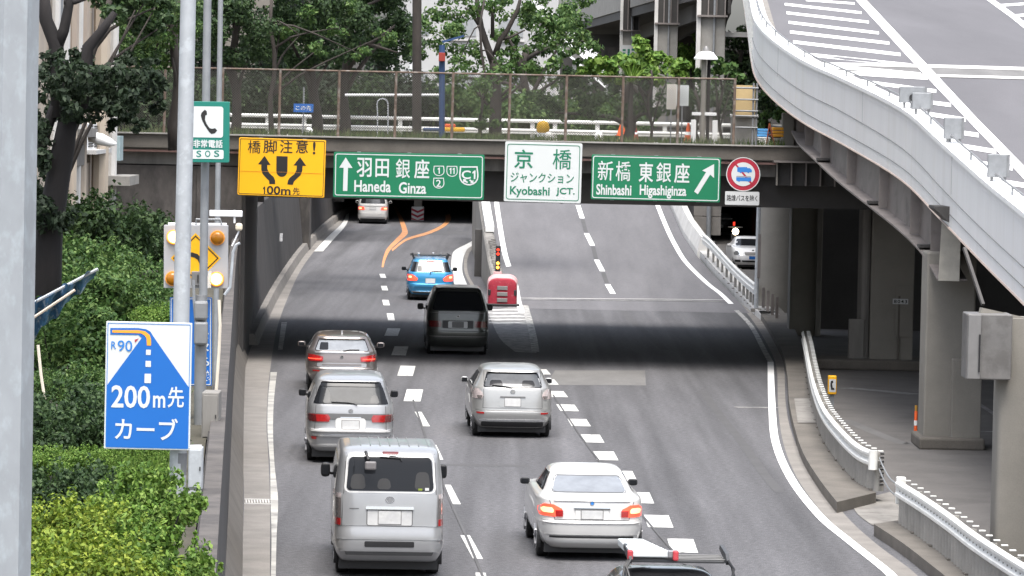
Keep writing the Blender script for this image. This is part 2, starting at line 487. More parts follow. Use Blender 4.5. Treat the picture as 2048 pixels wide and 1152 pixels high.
dr.beam(a + Vector((0, 0, .010)), b + Vector((0, 0, .010)), .05, .012)
a, b = G(489, 1008), G(542, 1009)
dr.beam(a + Vector((0, 0, .010)), b + Vector((0, 0, .010)), .05, .012)
struct(dr.build('drain_grate', 'concrete_pale'))

# --- right edge line, concrete strip beside it
RIGHT_LINE = [(1815, 1190), (1783, 1152), (1757, 1129), (1700, 1084), (1638, 1031), (1581, 956), (1551, 884), (1544, 813), (1541, 724), (1528, 700), (1504, 655), (1480, 628), (1455, 605)]
line_px('road_marking', RIGHT_LINE[:9], 0.17, 'paint_fresh', 0.010)
line_px('road_marking', RIGHT_LINE[8:], 0.16, 'paint_worn', 0.010)
strip_px('gutter', [(1806, 1190), (1762, 1140), (1709, 1086), (1648, 1030), (1594, 956), (1566, 884), (1556, 813), (1553, 735), (1535, 690), (1500, 634), (1466, 600)],
         [(1875, 1190), (1822, 1140), (1750, 1086), (1690, 1030), (1634, 956), (1590, 884), (1572, 813), (1568, 735), (1556, 690), (1518, 634), (1480, 600)], 'concrete_strip', 0.004)

# --- seams, patches and scars in the asphalt, last a painted shadow line
line_px('road_patch', [(1405, 782), (1440, 830), (1480, 880), (1530, 950), (1560, 985)], 0.20, 'new_asphalt', 0.0035)
line_px('road_patch', [(1236, 606), (1262, 640), (1295, 668), (1330, 700)], 0.22, 'new_asphalt', 0.0035)
strip_px('road_patch', [(1092, 770), (1110, 741)], [(1292, 771), (1290, 741)], 'pale_asphalt', 0.003)
line_px('road_patch', [(1470, 815), (1560, 816)], 0.35, 'paint_wornout', 0.0085)
line_px('road_patch', [(600, 927), (760, 929), (905, 930), (1060, 932)], 0.45, 'new_asphalt', 0.0025)
line_px('road_patch', [(826, 800), (862, 905), (897, 995), (935, 1080), (972, 1170)], 0.045, 'new_asphalt', 0.0125)
line_px('road_patch', [(1106, 790), (1165, 878), (1228, 960), (1300, 1050), (1370, 1130)], 0.04, 'new_asphalt', 0.0125)
for y0 in (516, 537, 560, 580, 603, 630):
    line_px('road_patch', [(776, y0), (905, y0 + 1.5)], 0.30, 'new_asphalt', 0.003)
strip_px('road_patch', [(690, 470), (690, 462)], [(955, 470), (955, 462)], 'new_asphalt', 0.003)  # dark band painted where the tunnel's shadow line falls

# ================================================================== THE RAMP THAT CLIMBS BETWEEN
def zr(Y):
    if Y < 146: return 0.0
    if Y < 158: return 0.077 * (Y - 146) ** 2 / 24
    return 0.462 + 0.077 * (Y - 158)

RL = [on(x, y, zr) for x, y in ((1012, 609), (1005, 580), (997, 552), (988, 500), (981, 461), (975, 420), (971, 390))]
RRt = [on(x, y, zr) for x, y in ((1530, 655), (1484, 609), (1456, 579), (1423, 546), (1393, 511), (1380, 492), (1366, 472), (1337, 406), (1329, 380))]
def edge_at(line, Y):
    for a, b in zip(line, line[1:]):
        if Y <= b.y: return a.x + (b.x - a.x) * (Y - a.y) / (b.y - a.y)
    a, b = line[-2], line[-1]
    return a.x + (b.x - a.x) * (Y - a.y) / (b.y - a.y)
A, B = [], []
for k in range(36):
    Y = 145.5 + k * 2.0
    A.append(Vector((edge_at(RL, Y) + .02, Y, zr(Y) + 0.004))); B.append(Vector((edge_at(RRt, Y), Y, zr(Y) + 0.004)))
struct(MB().strip(A, B).build('ramp_road', 'ramp_asphalt'))
line_px('road_marking', [(1043, 625), (1036, 600), (1028.5, 563), (1011, 513), (1000.5, 457), (992, 398), (990, 380)], 0.20, 'paint_fresh', 0.012, zr)
line_px('road_marking', [(1462, 608), (1440, 587), (1412, 565), (1372, 525), (1350, 490), (1333, 455), (1313, 405), (1306, 380)], 0.19, 'paint_fresh', 0.012, zr)
for x0, y0, x1, y1 in ((1226, 588, 1215, 569), (1205, 543, 1193, 520), (1185, 491.5, 1173, 467), (1164.5, 437, 1156, 411), (1151, 390, 1146, 375)):
    dash(x0, y0, x1, y1, 0.20, 'paint_fresh', 0.012, zr)
for x0, y0, x1, y1 in ((1214, 567, 1206, 545), (1192, 518, 1186, 494), (1172, 465, 1165, 439)):
    dash(x0, y0, x1, y1, 0.17, 'new_asphalt', 0.008, zr)
line_px('expansion_joint', [(1040, 599), (1180, 600), (1320, 601), (1452, 603)], 0.75, 'paint_wornout', 0.006, zr)
line_px('expansion_joint', [(1040, 596.5), (1180, 597.5), (1320, 598.5), (1458, 600)], 0.30, 'concrete_pale', 0.009, zr)

# --- the gore in front of the crash cushion
strip_px('road_marking', [(975, 621), (986, 650), (1002, 680), (1030, 704)], [(1048, 611), (1056, 640), (1065, 674), (1073, 706)], 'paint_wornout', 0.006)
for k in range(5):
    y = 620.5 + k * 6.6
    line_px('road_marking', [(977 + k * 2, y), (1012 + k * 2, y - .6), (1049 - k * .5, y - 1)], 0.66, 'paint_white', 0.010)
line_px('road_marking', [(1050, 611), (1058, 640), (1066, 672), (1071, 704)], 0.22, 'paint_worn', 0.012)
# --- white edge paint curving in beside the blue car
strip_px('road_marking', [(952, 478), (932, 489), (911, 500), (904, 512), (903, 545), (912, 578), (925, 610)],
         [(955, 487), (938, 496), (931, 505), (926, 520), (925, 545), (937, 575), (958, 612)], 'paint_white', 0.008)
strip_px('road_marking', [(955, 487), (938, 496), (931, 505), (928, 520), (929, 545), (943, 575), (965, 612)],
         [(964, 483), (944, 500), (937, 512), (934, 527), (937, 550), (951, 575), (974, 612)], 'concrete_strip', 0.016)

# ================================================================== RAMP PARAPETS AND CRASH CUSHION
rb = thing('ramp_wall', 'stained concrete wall with white steel cap between left road and climbing ramp', 'wall', (edge_at(RL, 150), 150, 0))
path = [Vector((edge_at(RL, Y), Y, zr(Y))) for Y in [150 + 3 * k for k in range(18)]]
mb = MB(); secs = []
for p in path:
    secs.append([Vector((p.x - .42, p.y, 0.0)), Vector((p.x, p.y, 0.0)), Vector((p.x, p.y, p.z + .55)), Vector((p.x - .08, p.y, p.z + .62)), Vector((p.x - .36, p.y, p.z + .62)), Vector((p.x - .42, p.y, p.z + .55))])
mb.loft(secs); mb.build('wall', 'concrete_stained', rb)
rail = [p + Vector((-.14, 0, .66)) for p in path if p.y > 166]
MB().sweep(rail, [(-.20, 0), (.14, 0), (.14, .22), (-.20, .22)]).build('cap', 'rail_white', rb)
chain = MB()
for k, (p, t) in enumerate(arclen_sample([q for q in path if q.y < 168], 0.42)):
    chain.box(p + Vector((-.20 + .1 * (k % 2), 0, .69)), (.13 + .08 * rng.random(), .24, .10 + .08 * rng.random()))
chain.build('stone_edging', 'concrete_stained', rb, bevel=.02)
q = P(957, 500, 171)
MB().box((q.x, 171, .95), (.30, .5, 1.9)).build('cabinet', 'girder_dark', rb, bevel=.02)

rw = thing('ramp_parapet', 'pale concrete parapet along the outer edge of the climbing ramp', 'parapet', (edge_at(RRt, 165), 165, 0))
mb = MB(); secs = []
for k in range(16):
    Y = 167 + 2.2 * k; x = edge_at(RRt, Y); z = zr(Y)
    secs.append([Vector((x - .05, Y, -.01)), Vector((x + .45, Y, -.01)), Vector((x + .40, Y, z + .74)), Vector((x + .16, Y, z + .74)), Vector((x + .02, Y, z + .2))])
mb.loft(secs).build('wall', 'concrete_pale', rw)
lo = MB(); secs = []
for k in range(15):
    Y = 141 + 2 * k; x = edge_at(RRt, Y); z = zr(Y)
    secs.append([Vector((x + .12, Y, -.012)), Vector((x + .75, Y, -.012)), Vector((x + .75, Y, z + .20)), Vector((x + .12, Y, z + .20))])
lo.loft(secs).build('plinth', 'concrete_pale', rw)

cc = G(1004, 613) ; s0 = (612 - 196) / 7.2
cu = thing('crash_cushion', 'red rounded crash cushion with three silver reflector squares at the ramp nose', 'crash cushion', (cc.x, cc.y, 0))
def cush(y, w, h, r):
    return [Vector((cc.x + u, cc.y + y, v)) for u, v in ([(-w / 2, .06), (w / 2, .06)] + [(w / 2 - r + r * math.cos(R(a)), h - r * .75 + r * .75 * math.sin(R(a))) for a in range(0, 91, 15)] + [(-w / 2 + r - r * math.cos(R(a)), h - r * .75 + r * .75 * math.sin(R(a))) for a in range(90, -1, -15)])]
M_ = mat('cushion_pink', (0.46, 0.29, 0.29), 0.65, var=0.2, vscale=5)
mat('cushion_red', (.25, .009, .024), .75, var=.2, vscale=6, col2=(.30, .09, .10), mix_scale=7, mix_lo=.58, mix_hi=.72)
MB().loft([cush(.10, 1.0, .98, .32), cush(.35, 1.05, 1.06, .34), cush(1.6, 1.05, 1.06, .34), cush(2.6, .9, .95, .3)]).build('body', 'cushion_pink', cu, smooth='auto')
MB().loft([cush(-.03, .84, .84, .24), cush(0.0, .93, .93, .28), cush(.11, .985, .965, .30)]).build('front_face', 'cushion_red', cu, smooth='auto')
for k in range(3):
    MB().box((cc.x, cc.y - .045, .22 + k * .21), (.36, .03, .135)).build('reflector', 'steel_grey', cu, bevel=.012)
for sx in (-1, 1):
    MB().box((cc.x + sx * .445, cc.y + .02, .48), (.10, .12, .20)).build('side_marker', 'black_plastic', cu, bevel=.02)
MB().box((cc.x - .02, cc.y + .05, .05), (1.25, .3, .09)).build('base', 'black_plastic', cu, bevel=.02)
lp = on(994, 552, zr) ; lb = Vector((edge_at(RL, 151.5) + .18, 151.5, zr(151.5)))
lb = P(995, 560, 151.0)
ls = thing('warning_light_pole', 'black stacked warning light pole with red and amber lamps behind crash cushion', 'warning light', (lb.x, lb.y, 0))
MB().box((lb.x, lb.y, lb.z / 2 + .15), (.30, .30, lb.z + .3)).build('pedestal', 'cushion_pink', ls, bevel=.02)
MB().box((lb.x, lb.y, lb.z + .72), (.17, .14, 1.0)).build('pole', 'black_plastic', ls, bevel=.015)
mat('lamp_red', (0.45, 0.02, 0.01), .3, emit=(1, .05, .02), estr=.7, var=0)
mat('lamp_amber', (0.7, 0.25, 0.02), .3, emit=(1, .30, .03), estr=3.0, var=0)
for dz, m in ((1.08, 'lamp_red'), (.93, 'lamp_red'), (.60, 'lamp_amber'), (.45, 'lamp_amber')):
    MB().disc((lb.x, lb.y - .07, lb.z + dz), .052, (0, -1, 0), .02, 14).build('lamp', m, ls)

# ================================================================== LEFT RETAINING WALL (road lies in a trench)
ZT = 3.2
base_px = [(450, 1240), (450, 1152), (450, 1050), (448, 960), (446, 900), (455, 850), (458, 790), (465, 745)]
foot_px = [(484, 1240), (486, 1100), (487, 960), (487.5, 860), (489, 790), (491, 735)]
foot = spline([G(*q) for q in foot_px], 4)
basel = [Vector((p.x - .26, p.y, .55)) for p in foot]
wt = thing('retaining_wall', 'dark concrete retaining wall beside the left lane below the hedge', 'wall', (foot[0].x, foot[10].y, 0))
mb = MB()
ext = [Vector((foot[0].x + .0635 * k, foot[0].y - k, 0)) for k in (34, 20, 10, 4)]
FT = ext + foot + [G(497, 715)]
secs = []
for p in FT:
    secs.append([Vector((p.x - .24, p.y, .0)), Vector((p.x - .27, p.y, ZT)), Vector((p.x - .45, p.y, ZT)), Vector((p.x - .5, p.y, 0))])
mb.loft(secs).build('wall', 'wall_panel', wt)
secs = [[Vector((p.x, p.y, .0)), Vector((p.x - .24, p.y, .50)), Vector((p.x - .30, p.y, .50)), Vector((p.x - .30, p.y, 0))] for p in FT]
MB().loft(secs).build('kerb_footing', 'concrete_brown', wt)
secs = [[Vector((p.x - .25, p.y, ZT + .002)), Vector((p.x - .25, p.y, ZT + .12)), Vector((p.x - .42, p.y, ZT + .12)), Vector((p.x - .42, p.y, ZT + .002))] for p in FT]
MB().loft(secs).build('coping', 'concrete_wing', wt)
# upper ground at street level on the left
TL = [(-60, 15)] + [(p.x - .47, p.y) for p in FT] + [(-9.5, 113), (-60, 113)]
sheet('upper_ground', [(-60, FT[0].y)] + [(p.x - .47, p.y) for p in FT] + [(-60, FT[-1].y)], ZT - .08, 'soil')
# wall of the gap beyond the bridge
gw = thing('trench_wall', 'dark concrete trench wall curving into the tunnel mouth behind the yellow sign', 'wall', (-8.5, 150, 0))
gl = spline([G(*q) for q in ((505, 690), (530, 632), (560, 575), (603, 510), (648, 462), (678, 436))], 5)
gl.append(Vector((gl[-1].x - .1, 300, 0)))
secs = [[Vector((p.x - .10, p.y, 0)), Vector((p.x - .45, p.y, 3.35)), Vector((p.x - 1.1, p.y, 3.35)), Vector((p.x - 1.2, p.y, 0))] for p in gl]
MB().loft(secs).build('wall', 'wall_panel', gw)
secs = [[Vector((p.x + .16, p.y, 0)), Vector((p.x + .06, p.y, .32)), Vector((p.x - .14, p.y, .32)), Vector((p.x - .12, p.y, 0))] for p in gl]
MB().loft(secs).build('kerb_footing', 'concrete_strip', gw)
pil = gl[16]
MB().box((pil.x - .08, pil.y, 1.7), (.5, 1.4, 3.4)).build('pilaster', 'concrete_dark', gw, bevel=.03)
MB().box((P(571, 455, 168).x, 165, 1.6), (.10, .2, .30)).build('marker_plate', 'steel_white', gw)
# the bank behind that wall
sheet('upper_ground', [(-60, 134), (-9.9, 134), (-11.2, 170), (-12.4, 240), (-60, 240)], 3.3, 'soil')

# ================================================================== THE ROAD BRIDGE OVERHEAD
Y0, Y1 = 113.0, 134.0
bx0, bx1 = -26.0, 10.6
br = thing('road_bridge', 'low concrete road bridge crossing over the expressway behind the signs', 'bridge', (0, Y0, 5.7))
MB().box(((bx0 + bx1) / 2, Y0 + .10, 5.86), (bx1 - bx0, .44, .38)).build('parapet', 'concrete_brown', br, bevel=.025)
lip = MB().box(((bx0 + bx1) / 2, Y0 + .06, 6.065), (bx1 - bx0, .52, .035)); lip.build('coping', 'concrete', br)
MB().box(((bx0 + bx1) / 2, (Y0 + Y1) / 2 + .3, 5.46), (bx1 - bx0, Y1 - Y0 - .1, .44)).build('deck', 'concrete_stained', br)
pink = MB().tube([(bx0, Y0 - .02, 5.60), (bx1, Y0 - .02, 5.60)], .035, 6); pink.build('cable_pipe', mat('pipe_pink', (.36, .22, .19), .6).name, br)
for k, y in enumerate((Y0 + .95, Y0 + 5.5, Y0 + 10, Y0 + 15, Y1 - .6)):
    MB().box((1.2, y, 4.83), (17.6, .55, .83)).build('girder', 'girder_dark', br)
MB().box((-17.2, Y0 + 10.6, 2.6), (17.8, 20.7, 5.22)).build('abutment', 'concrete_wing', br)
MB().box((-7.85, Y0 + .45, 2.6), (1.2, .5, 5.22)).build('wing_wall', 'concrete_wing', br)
# return of the abutment beside the left lane, its shade put into the colour
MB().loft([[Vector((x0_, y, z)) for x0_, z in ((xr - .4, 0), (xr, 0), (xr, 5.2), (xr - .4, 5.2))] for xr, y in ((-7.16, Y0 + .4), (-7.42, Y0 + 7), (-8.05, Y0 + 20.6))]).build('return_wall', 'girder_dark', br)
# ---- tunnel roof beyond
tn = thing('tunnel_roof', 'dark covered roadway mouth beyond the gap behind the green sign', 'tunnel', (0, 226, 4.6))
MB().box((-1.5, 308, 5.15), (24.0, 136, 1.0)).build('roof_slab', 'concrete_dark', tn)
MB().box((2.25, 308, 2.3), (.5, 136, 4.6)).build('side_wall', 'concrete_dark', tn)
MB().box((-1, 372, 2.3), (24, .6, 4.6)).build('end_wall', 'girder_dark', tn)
pp = G(835, 441)
pr = thing('tunnel_pier', 'grey tunnel pier with a red and white striped base between orange lines', 'pier', (pp.x, pp.y, 0))
MB().box((pp.x, pp.y + .9, 2.3), (.46, 1.2, 4.6)).build('column', 'concrete_pier', pr, bevel=.03)
MB().box((pp.x, pp.y + .2, .40), (.72, .5, .80)).build('base_block', 'sign_white', pr, bevel=.02)
fr = face_frame((pp.x, pp.y - .06, .40), .72, .80)
for k in range(3):
    for sx in (0, 1):
        q = [(0, .05 + .27 * k), (.36, -.13 + .27 * k + .02), (.36, .0 + .27 * k + .02), (0, .18 + .27 * k)]
        if sx: q = [(.72 - u, v) for u, v in q]
        q = [(u, min(max(v, .01), .79)) for u, v in q]
        flat(fr, q, .004, 'sign_red', pr, 'stripe')
# sill of plateau behind, at street level
sheet('upper_ground', [(-60, 240.2), (14, 240.2), (14, 520), (-60, 520)], 5.72, 'soil')
sheet('upper_ground', [(30, 134), (120, 134), (120, 520), (30, 520)], 5.72, 'soil')
# ================================================================== THE ELEVATED RAMP ON THE RIGHT
FB_PX = [(2330, 900, 58), (2180, 745, 67), (2048, 608, 78), (1970, 530, 85), (1883, 440, 92), (1803, 360, 99), (1688, 290, 108), (1619, 253, 113.5),
         (1570, 219, 118), (1532, 184, 123), (1511, 153, 128.5), (1503, 120, 138), (1499, 87, 150), (1492, 35, 172), (1487, 0, 192), (1480, -60, 230)]
FB = [P(a, b, Y * .95) for a, b, Y in FB_PX]
FB = spline(FB + [FB[-1] + Vector((2.3, 50, 2.9)), FB[-1] + Vector((4.6, 100, 5.8))], 5)
def fbz(Y):
    for a, b in zip(FB, FB[1:]):
        if Y <= b.y: return a.z + (b.z - a.z) * (Y - a.y) / (b.y - a.y)
    return FB[-1].z
FH = 1.54                                   # height of the fascia
DZ = 0.68                                   # deck above the lower edge of the fascia
er = thing('elevated_ramp', 'curving elevated ramp with pale grey steel parapet and hatched road markings', 'elevated road', (9, 100, fbz(100)))
def rel(p, side, up):
    return Vector((p.x, p.y, p.z + up))
FO = FB
FI = offset_line(FB, 0.30)
secs = []
for p, q in zip(FO, FI):
    secs.append([Vector((p.x, p.y, p.z)), Vector((p.x, p.y, p.z + FH - .04)), Vector((q.x, q.y, p.z + FH - .04)), Vector((q.x, q.y, p.z + .02))])
MB().loft(secs).build('parapet', 'steel_white', er)
CO = offset_line(FB, -.05); CI = offset_line(FB, .36)
MB().loft([[Vector((p.x, p.y, c.z + FH - .038)), Vector((p.x, p.y, c.z + FH + .05)), Vector((q.x, q.y, c.z + FH + .05)), Vector((q.x, q.y, c.z + FH - .038))] for p, q, c in zip(CO, CI, FB)]).build('coping', mat('coping_white', (.86, .86, .85), .5, var=.04).name, er)
# seams of the fascia panels: two long joints and upright butt joints
for up, m in ((.28, 'steel_grey'), (.62, 'steel_grey')):
    pts = [Vector((p.x, p.y, p.z + up + (.16 if up > .5 else 0) * max(0, min(1, (p.y - 84) / 20)))) for p in offset_line(FB, -.004)]
    MB().tube(pts, .011, 5).build('panel_seam', m, er)
edge = [Vector((p.x, p.y, p.z)) for p in offset_line(FB, -.012)]
MB().tube(edge, .022, 5).build('drip_edge', mat('drip_brown', (.42, .34, .29), .6).name, er)
for p, t in arclen_sample(FB, 14.0, 3.0):
    n = Vector((t.y, -t.x, 0)).normalized()
    MB().beam(p - n * .001 + Vector((0, 0, .70)), p - n * .001 + Vector((0, 0, FH - .06)), .008, .006).build('butt_joint', 'galvanised_dull', er)
# bolts on the far stretch of the fascia
bo = MB()
for p, t in arclen_sample([q for q in FB if q.y > 126], 0.55):
    n = Vector((t.y, -t.x, 0)).normalized()
    for k in range(4):
        bo.box(p - n * .02 + Vector((0, 0, .18 + .36 * k + .1 * ((int(p.y * 2)) % 2))), (.06, .06, .06))
o = bo.build('bolt', 'rail_white', er); o['kind'] = 'stuff'
# roadway
zd = lambda Y: fbz(Y) + DZ
def fbx(Y):
    for a, b in zip(FB, FB[1:]):
        if Y <= b.y: return a.x + (b.x - a.x) * (Y - a.y) / (b.y - a.y)
    return FB[-1].x
YS = [FB[0].y + (FB[-1].y - FB[0].y) * k / 240 for k in range(241)]
A = [Vector((fbx(Y) + .30, Y, zd(Y))) for Y in YS]
B = [Vector((fbx(Y) + 26, Y, zd(Y))) for Y in YS]
deck = MB(); deck.strip(A, B)
deck.build('roadway', 'deck_asphalt', er, flip=False)
A2 = [Vector((p.x, p.y, p.z + DZ + .006)) for p in offset_line(FB, .29)]; B2 = [Vector((p.x, p.y, p.z + DZ + .006)) for p in offset_line(FB, .80)]
MB().strip(A2, B2).build('gutter', 'concrete_strip', er)
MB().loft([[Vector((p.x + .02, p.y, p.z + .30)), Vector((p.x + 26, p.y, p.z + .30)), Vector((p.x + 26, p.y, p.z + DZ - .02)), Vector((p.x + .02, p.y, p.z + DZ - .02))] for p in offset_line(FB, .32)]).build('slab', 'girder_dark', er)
def on_deck(px, py, up=.0):
    return on(px, py, lambda Y: zd(Y) + up, 52, 310)
def deck_strip(L, Rr, m, up=.012):
    dens = lambda Q: [on_deck(a[0] + (b[0] - a[0]) * k / 10, a[1] + (b[1] - a[1]) * k / 10, up) for a, b in zip(Q, Q[1:]) for k in range(11)]
    A = dens(L); B = dens(Rr)
    return MB().strip(A, B).build('road_marking', m, er)
def zq(x, y): return (1480 + x / 2.88, y / 2.88)
deck_strip([zq(630, -40), zq(1030, 395), zq(1310, 690), zq(1636, 1030), zq(1760, 1160)], [zq(690, -40), zq(1090, 385), zq(1365, 680), zq(1690, 1010), zq(1830, 1150)], 'paint_fresh')
deck_strip([zq(1395, -20), zq(1560, 100), zq(1700, 215), zq(1800, 300)], [zq(1440, -20), zq(1600, 95), zq(1740, 205), zq(1840, 290)], 'paint_fresh')
for x0, y0, x1, y1, w in ((380, -6, 660, 14, 12), (258, 17, 700, 66, 14), (268, 66, 742, 120, 15), (280, 120, 800, 182, 16), (288, 175, 860, 240, 17), (306, 232, 925, 305, 18), (328, 298, 985, 366, 19),
                         (430, 362, 1040, 418, 20), (560, 405, 1080, 437, 22), (600, 445, 1130, 515, 20), (770, 537, 1215, 594, 22), (930, 620, 1300, 678, 24), (1050, 718, 1375, 766, 25),
                         (1200, 815, 1475, 860, 26), (1250, 905, 1570, 955, 27), (1400, 1015, 1680, 1060, 28), (1500, 1120, 1780, 1160, 30)):
    a, b, c, d = on_deck(*zq(x0, y0), .018), on_deck(*zq(x1, y1), .010), on_deck(*zq(x1, y1 + w), .010), on_deck(*zq(x0, y0 + w), .010)
    MB().add([a, b, c, d], [(0, 1, 2, 3)]).build('hatch_stripe', 'paint_fresh', er)
for x0, y0, x1, y1, w in ((1500, 24, 1700, 10, 14), (1560, 85, 1760, 68, 16)):
    a, b, c, d = on_deck(*zq(x0, y0), .018), on_deck(*zq(x1, y1), .010), on_deck(*zq(x1, y1 + w), .010), on_deck(*zq(x0, y0 + w), .010)
    MB().add([a, b, c, d], [(0, 1, 2, 3)]).build('hatch_stripe', 'paint_fresh', er)
deck_strip([zq(420, 360), zq(900, 373), zq(1300, 382), zq(1800, 398)], [zq(560, 425), zq(900, 440), zq(1300, 450), zq(1800, 462)], 'pale_asphalt', .007)
deck_strip([zq(430, 358), zq(900, 366), zq(1300, 376), zq(1800, 391)], [zq(470, 372), zq(900, 385), zq(1300, 395), zq(1800, 410)], 'concrete_pale', .016)
deck_strip([zq(520, 405), zq(900, 420), zq(1300, 432), zq(1800, 446)], [zq(560, 420), zq(900, 436), zq(1300, 446), zq(1800, 460)], 'concrete_pale', .016)
# inner kerb wall of the parapet (bright)
I0 = offset_line(FB, .32); I1 = offset_line(FB, .42)
MB().loft([[Vector((a.x, a.y, c.z + DZ + .004)), Vector((a.x, a.y, c.z + FH - .10)), Vector((b.x, b.y, c.z + DZ + .004))] for a, b, c in zip(I0, I1, FB)]).build('inner_kerb', 'steel_white', er)
# handrail pipe with stanchions along the coping
top = [Vector((p.x, p.y, p.z + FH + .05)) for p in offset_line(FB, .16)]
near = [p for p in top if p.y < 175]
MB().tube([p + Vector((0, 0, .15)) for p in near], .022, 6).build('handrail', 'galvanised_back', er)
for p, t in arclen_sample(near, 3.2, .6):
    MB().box(p + Vector((0, 0, .075)), (.04, .04, .15)).build('stanchion', 'galvanised_dull', er)
# grey delineator boxes fixed on the parapet
for cx, cy, w, h, sp in ((1815, 215, .62, .36, 1), (1847, 218, .46, .36, 0), (1903, 275, .42, .44, 0), (1982, 350, .42, .44, 0)):
    best = min(top, key=lambda p: (lambda d: abs((p - C0).cross(d).length))(ray(cx, cy + 14).normalized()))
    p = best + Vector((.05, 0, .30))
    pb = MB().box(p, (w, .10, h)).build('roadside_box', 'galvanised_dull', er, bevel=.015)
    MB().box(p + Vector((w / 2 - .03, .10, 0)), (.05, .34, h)).build('side_plate', 'galvanised_back', pb)
    for sx in (-1, 1):
        MB().box(p + Vector((sx * w * .3, .02, -h / 2 - .07)), (.05, .05, .14)).build('foot', 'galvanised_back', pb)
    if sp: MB().disc(p + Vector((-.02, -.05, -.06)), .07, (0, -1, 0), .05, 14).build('lamp_hole', 'black_plastic', pb)
# main girder under the fascia, bottom flange, end plate
def gir(px, py, Y): return P(px, py, Y * .955)
GB = spline([gir(*q) for q in ((1905, 558, 92.6), (1873, 506, 95), (1828, 461, 98.2), (1762, 409, 103), (1699, 360, 108), (1650, 315, 112), (1622, 288, 115.5), (1606, 262, 120))], 5)
tops = [Vector((p.x + .05, p.y, fbz(p.y) + .30)) for p in GB]
GL = offset_line(GB, -.32); GR = offset_line(GB, .30)
MB().loft([[Vector((p.x - .012, p.y, p.z)), Vector((t.x - .012, t.y, t.z)), Vector((t.x + .012, t.y, t.z)), Vector((p.x + .012, p.y, p.z))] for p, t in zip(GB, tops)]).build('girder', 'girder_paint', er)
MB().loft([[Vector((a.x, a.y, a.z - .04)), Vector((a.x, a.y, a.z)), Vector((b.x, b.y, b.z)), Vector((b.x, b.y, b.z - .04))] for a, b in zip(GL, GR)]).build('bottom_flange', 'girder_paint', er)
for p, t in list(zip(GB, tops))[4::5]:
    MB().box(((p.x + t.x) / 2 - .12, p.y, (p.z + t.z) / 2), (.24, .02, t.z - p.z - .05)).build('stiffener', 'girder_paint', er)
for k, (p, t) in enumerate(list(zip(GB, tops))[6:30:9]):
    MB().box((p.x - .16, p.y, p.z + .05), (.30, .5, .06)).build('splice_plate', 'girder_dark', er)
e0, et = GB[0], tops[0]
MB().add([(e0.x - .30, e0.y - .02, e0.z - .04), (e0.x + .14, e0.y - .02, e0.z - .04), (et.x + .10, et.y - .02, et.z), (et.x - .30, et.y - .02, et.z - .25)], [(0, 1, 2, 3)]).build('end_plate', mat('plate_lit', (.50, .47, .41), .6, var=.15).name, er)  # pale colour stands in for light on the girder end
# further girders and cross beams in the dark under the deck
for dx, m in ((2.6, 'girder_dark'), (5.4, 'girder_dark'), (8.2, 'girder_dark')):
    MB().loft([[Vector((p.x + dx, p.y, p.z + .1)), Vector((p.x + dx, p.y, t.z)), Vector((p.x + dx + .06, p.y, t.z)), Vector((p.x + dx + .06, p.y, p.z + .1))] for p, t in zip(GB, tops)]).build('girder', m, er)
for p, t in list(zip(GB, tops))[3::8]:
    MB().beam((p.x + .1, p.y, t.z - .55), (p.x + 8, p.y, t.z - .55), .2, .6).build('cross_beam', 'girder_dark', er)
# haunched concrete cross head resting on the bridge pier
hb = P(1577, 300, 118)
sp = thing('steel_support', 'grey steel column standing on the bridge edge beneath the curving ramp', 'column', (hb.x, 118, 5.7))
MB().box((hb.x - .02, 118.2, 6.32), (.34, .40, 1.25)).build('column', 'concrete_pier', sp, bevel=.02)
MB().box((hb.x + .36, 118.4, 6.32), (.40, .5, 1.25)).build('rear_column', 'girder_paint', sp, bevel=.02)
cap = P(1610, 330, 112.4)
bb = thing('bearing_bracket', 'ribbed steel bracket bolted to the bridge corner right of the round sign', 'bracket', (cap.x, 112.6, 5.2))
MB().box((cap.x + .05, 113.1, 5.33), (1.55, .5, .62)).build('box', 'girder_dark', bb, bevel=.02)
MB().box((cap.x + .05, 112.8, 5.665), (1.75, .9, .05)).build('top_plate', 'girder_paint', bb)
for k in range(5):
    MB().box((cap.x - .72 + k * .385, 112.72, 5.33), (.03, .28, .60)).build('rib', 'girder_paint' if k else 'concrete_pier', bb)

# ================================================================== PIERS AND WALLS BELOW IT
def column_px(name, label, cat, x0, x1, ybase, ytop, m, depth=1.0, Y=None, group=None, round_=False, lo=None):
    s = (ybase - 203) / 7.2
    Yc = F / s if Y is None else Y
    a = P(x0, ybase, Yc); b = P(x1, ybase, Yc); t = P((x0 + x1) / 2, ytop, Yc)
    th = thing(name, label, cat, ((a.x + b.x) / 2, Yc, 0), group)
    return th, a.x, b.x, Yc, t.z
pA, x0, x1, Yc, zt = column_px('bridge_pier', 'square beige concrete pier with a stepped base left of the grey cabinet', 'pier', 1842, 1952, 886, 505, None)
MB().box(((x0 + x1) / 2 - .02, Yc + .62, zt / 2), (x1 - x0 - .12, 1.2, zt)).build('shaft', 'concrete_pier', pA, bevel=.04)
MB().box(((x0 + x1) / 2 + .33, Yc + .02, .95), (.62, .55, 1.9)).build('stub_wall', 'concrete_pier', pA, bevel=.02)
MB().box(((x0 + x1) / 2 + .02, Yc + .42, .12), (x1 - x0 + .22, 1.9, .26)).build('plinth', 'concrete_brown', pA, bevel=.05)
MB().tube([(x0 + .95, Yc - .30, 1.96), (x1 + .05, Yc - .32, 1.98), (x1 + .4, Yc - .30, 2.06)], .04, 6).build('hose', 'black_plastic', pA)
pB, x0, x1, Yc, zt = column_px('bridge_pier', 'pale rounded concrete pier with a grey cabinet fixed to its side', 'pier', 1988, 2080, 1110, 650, None)
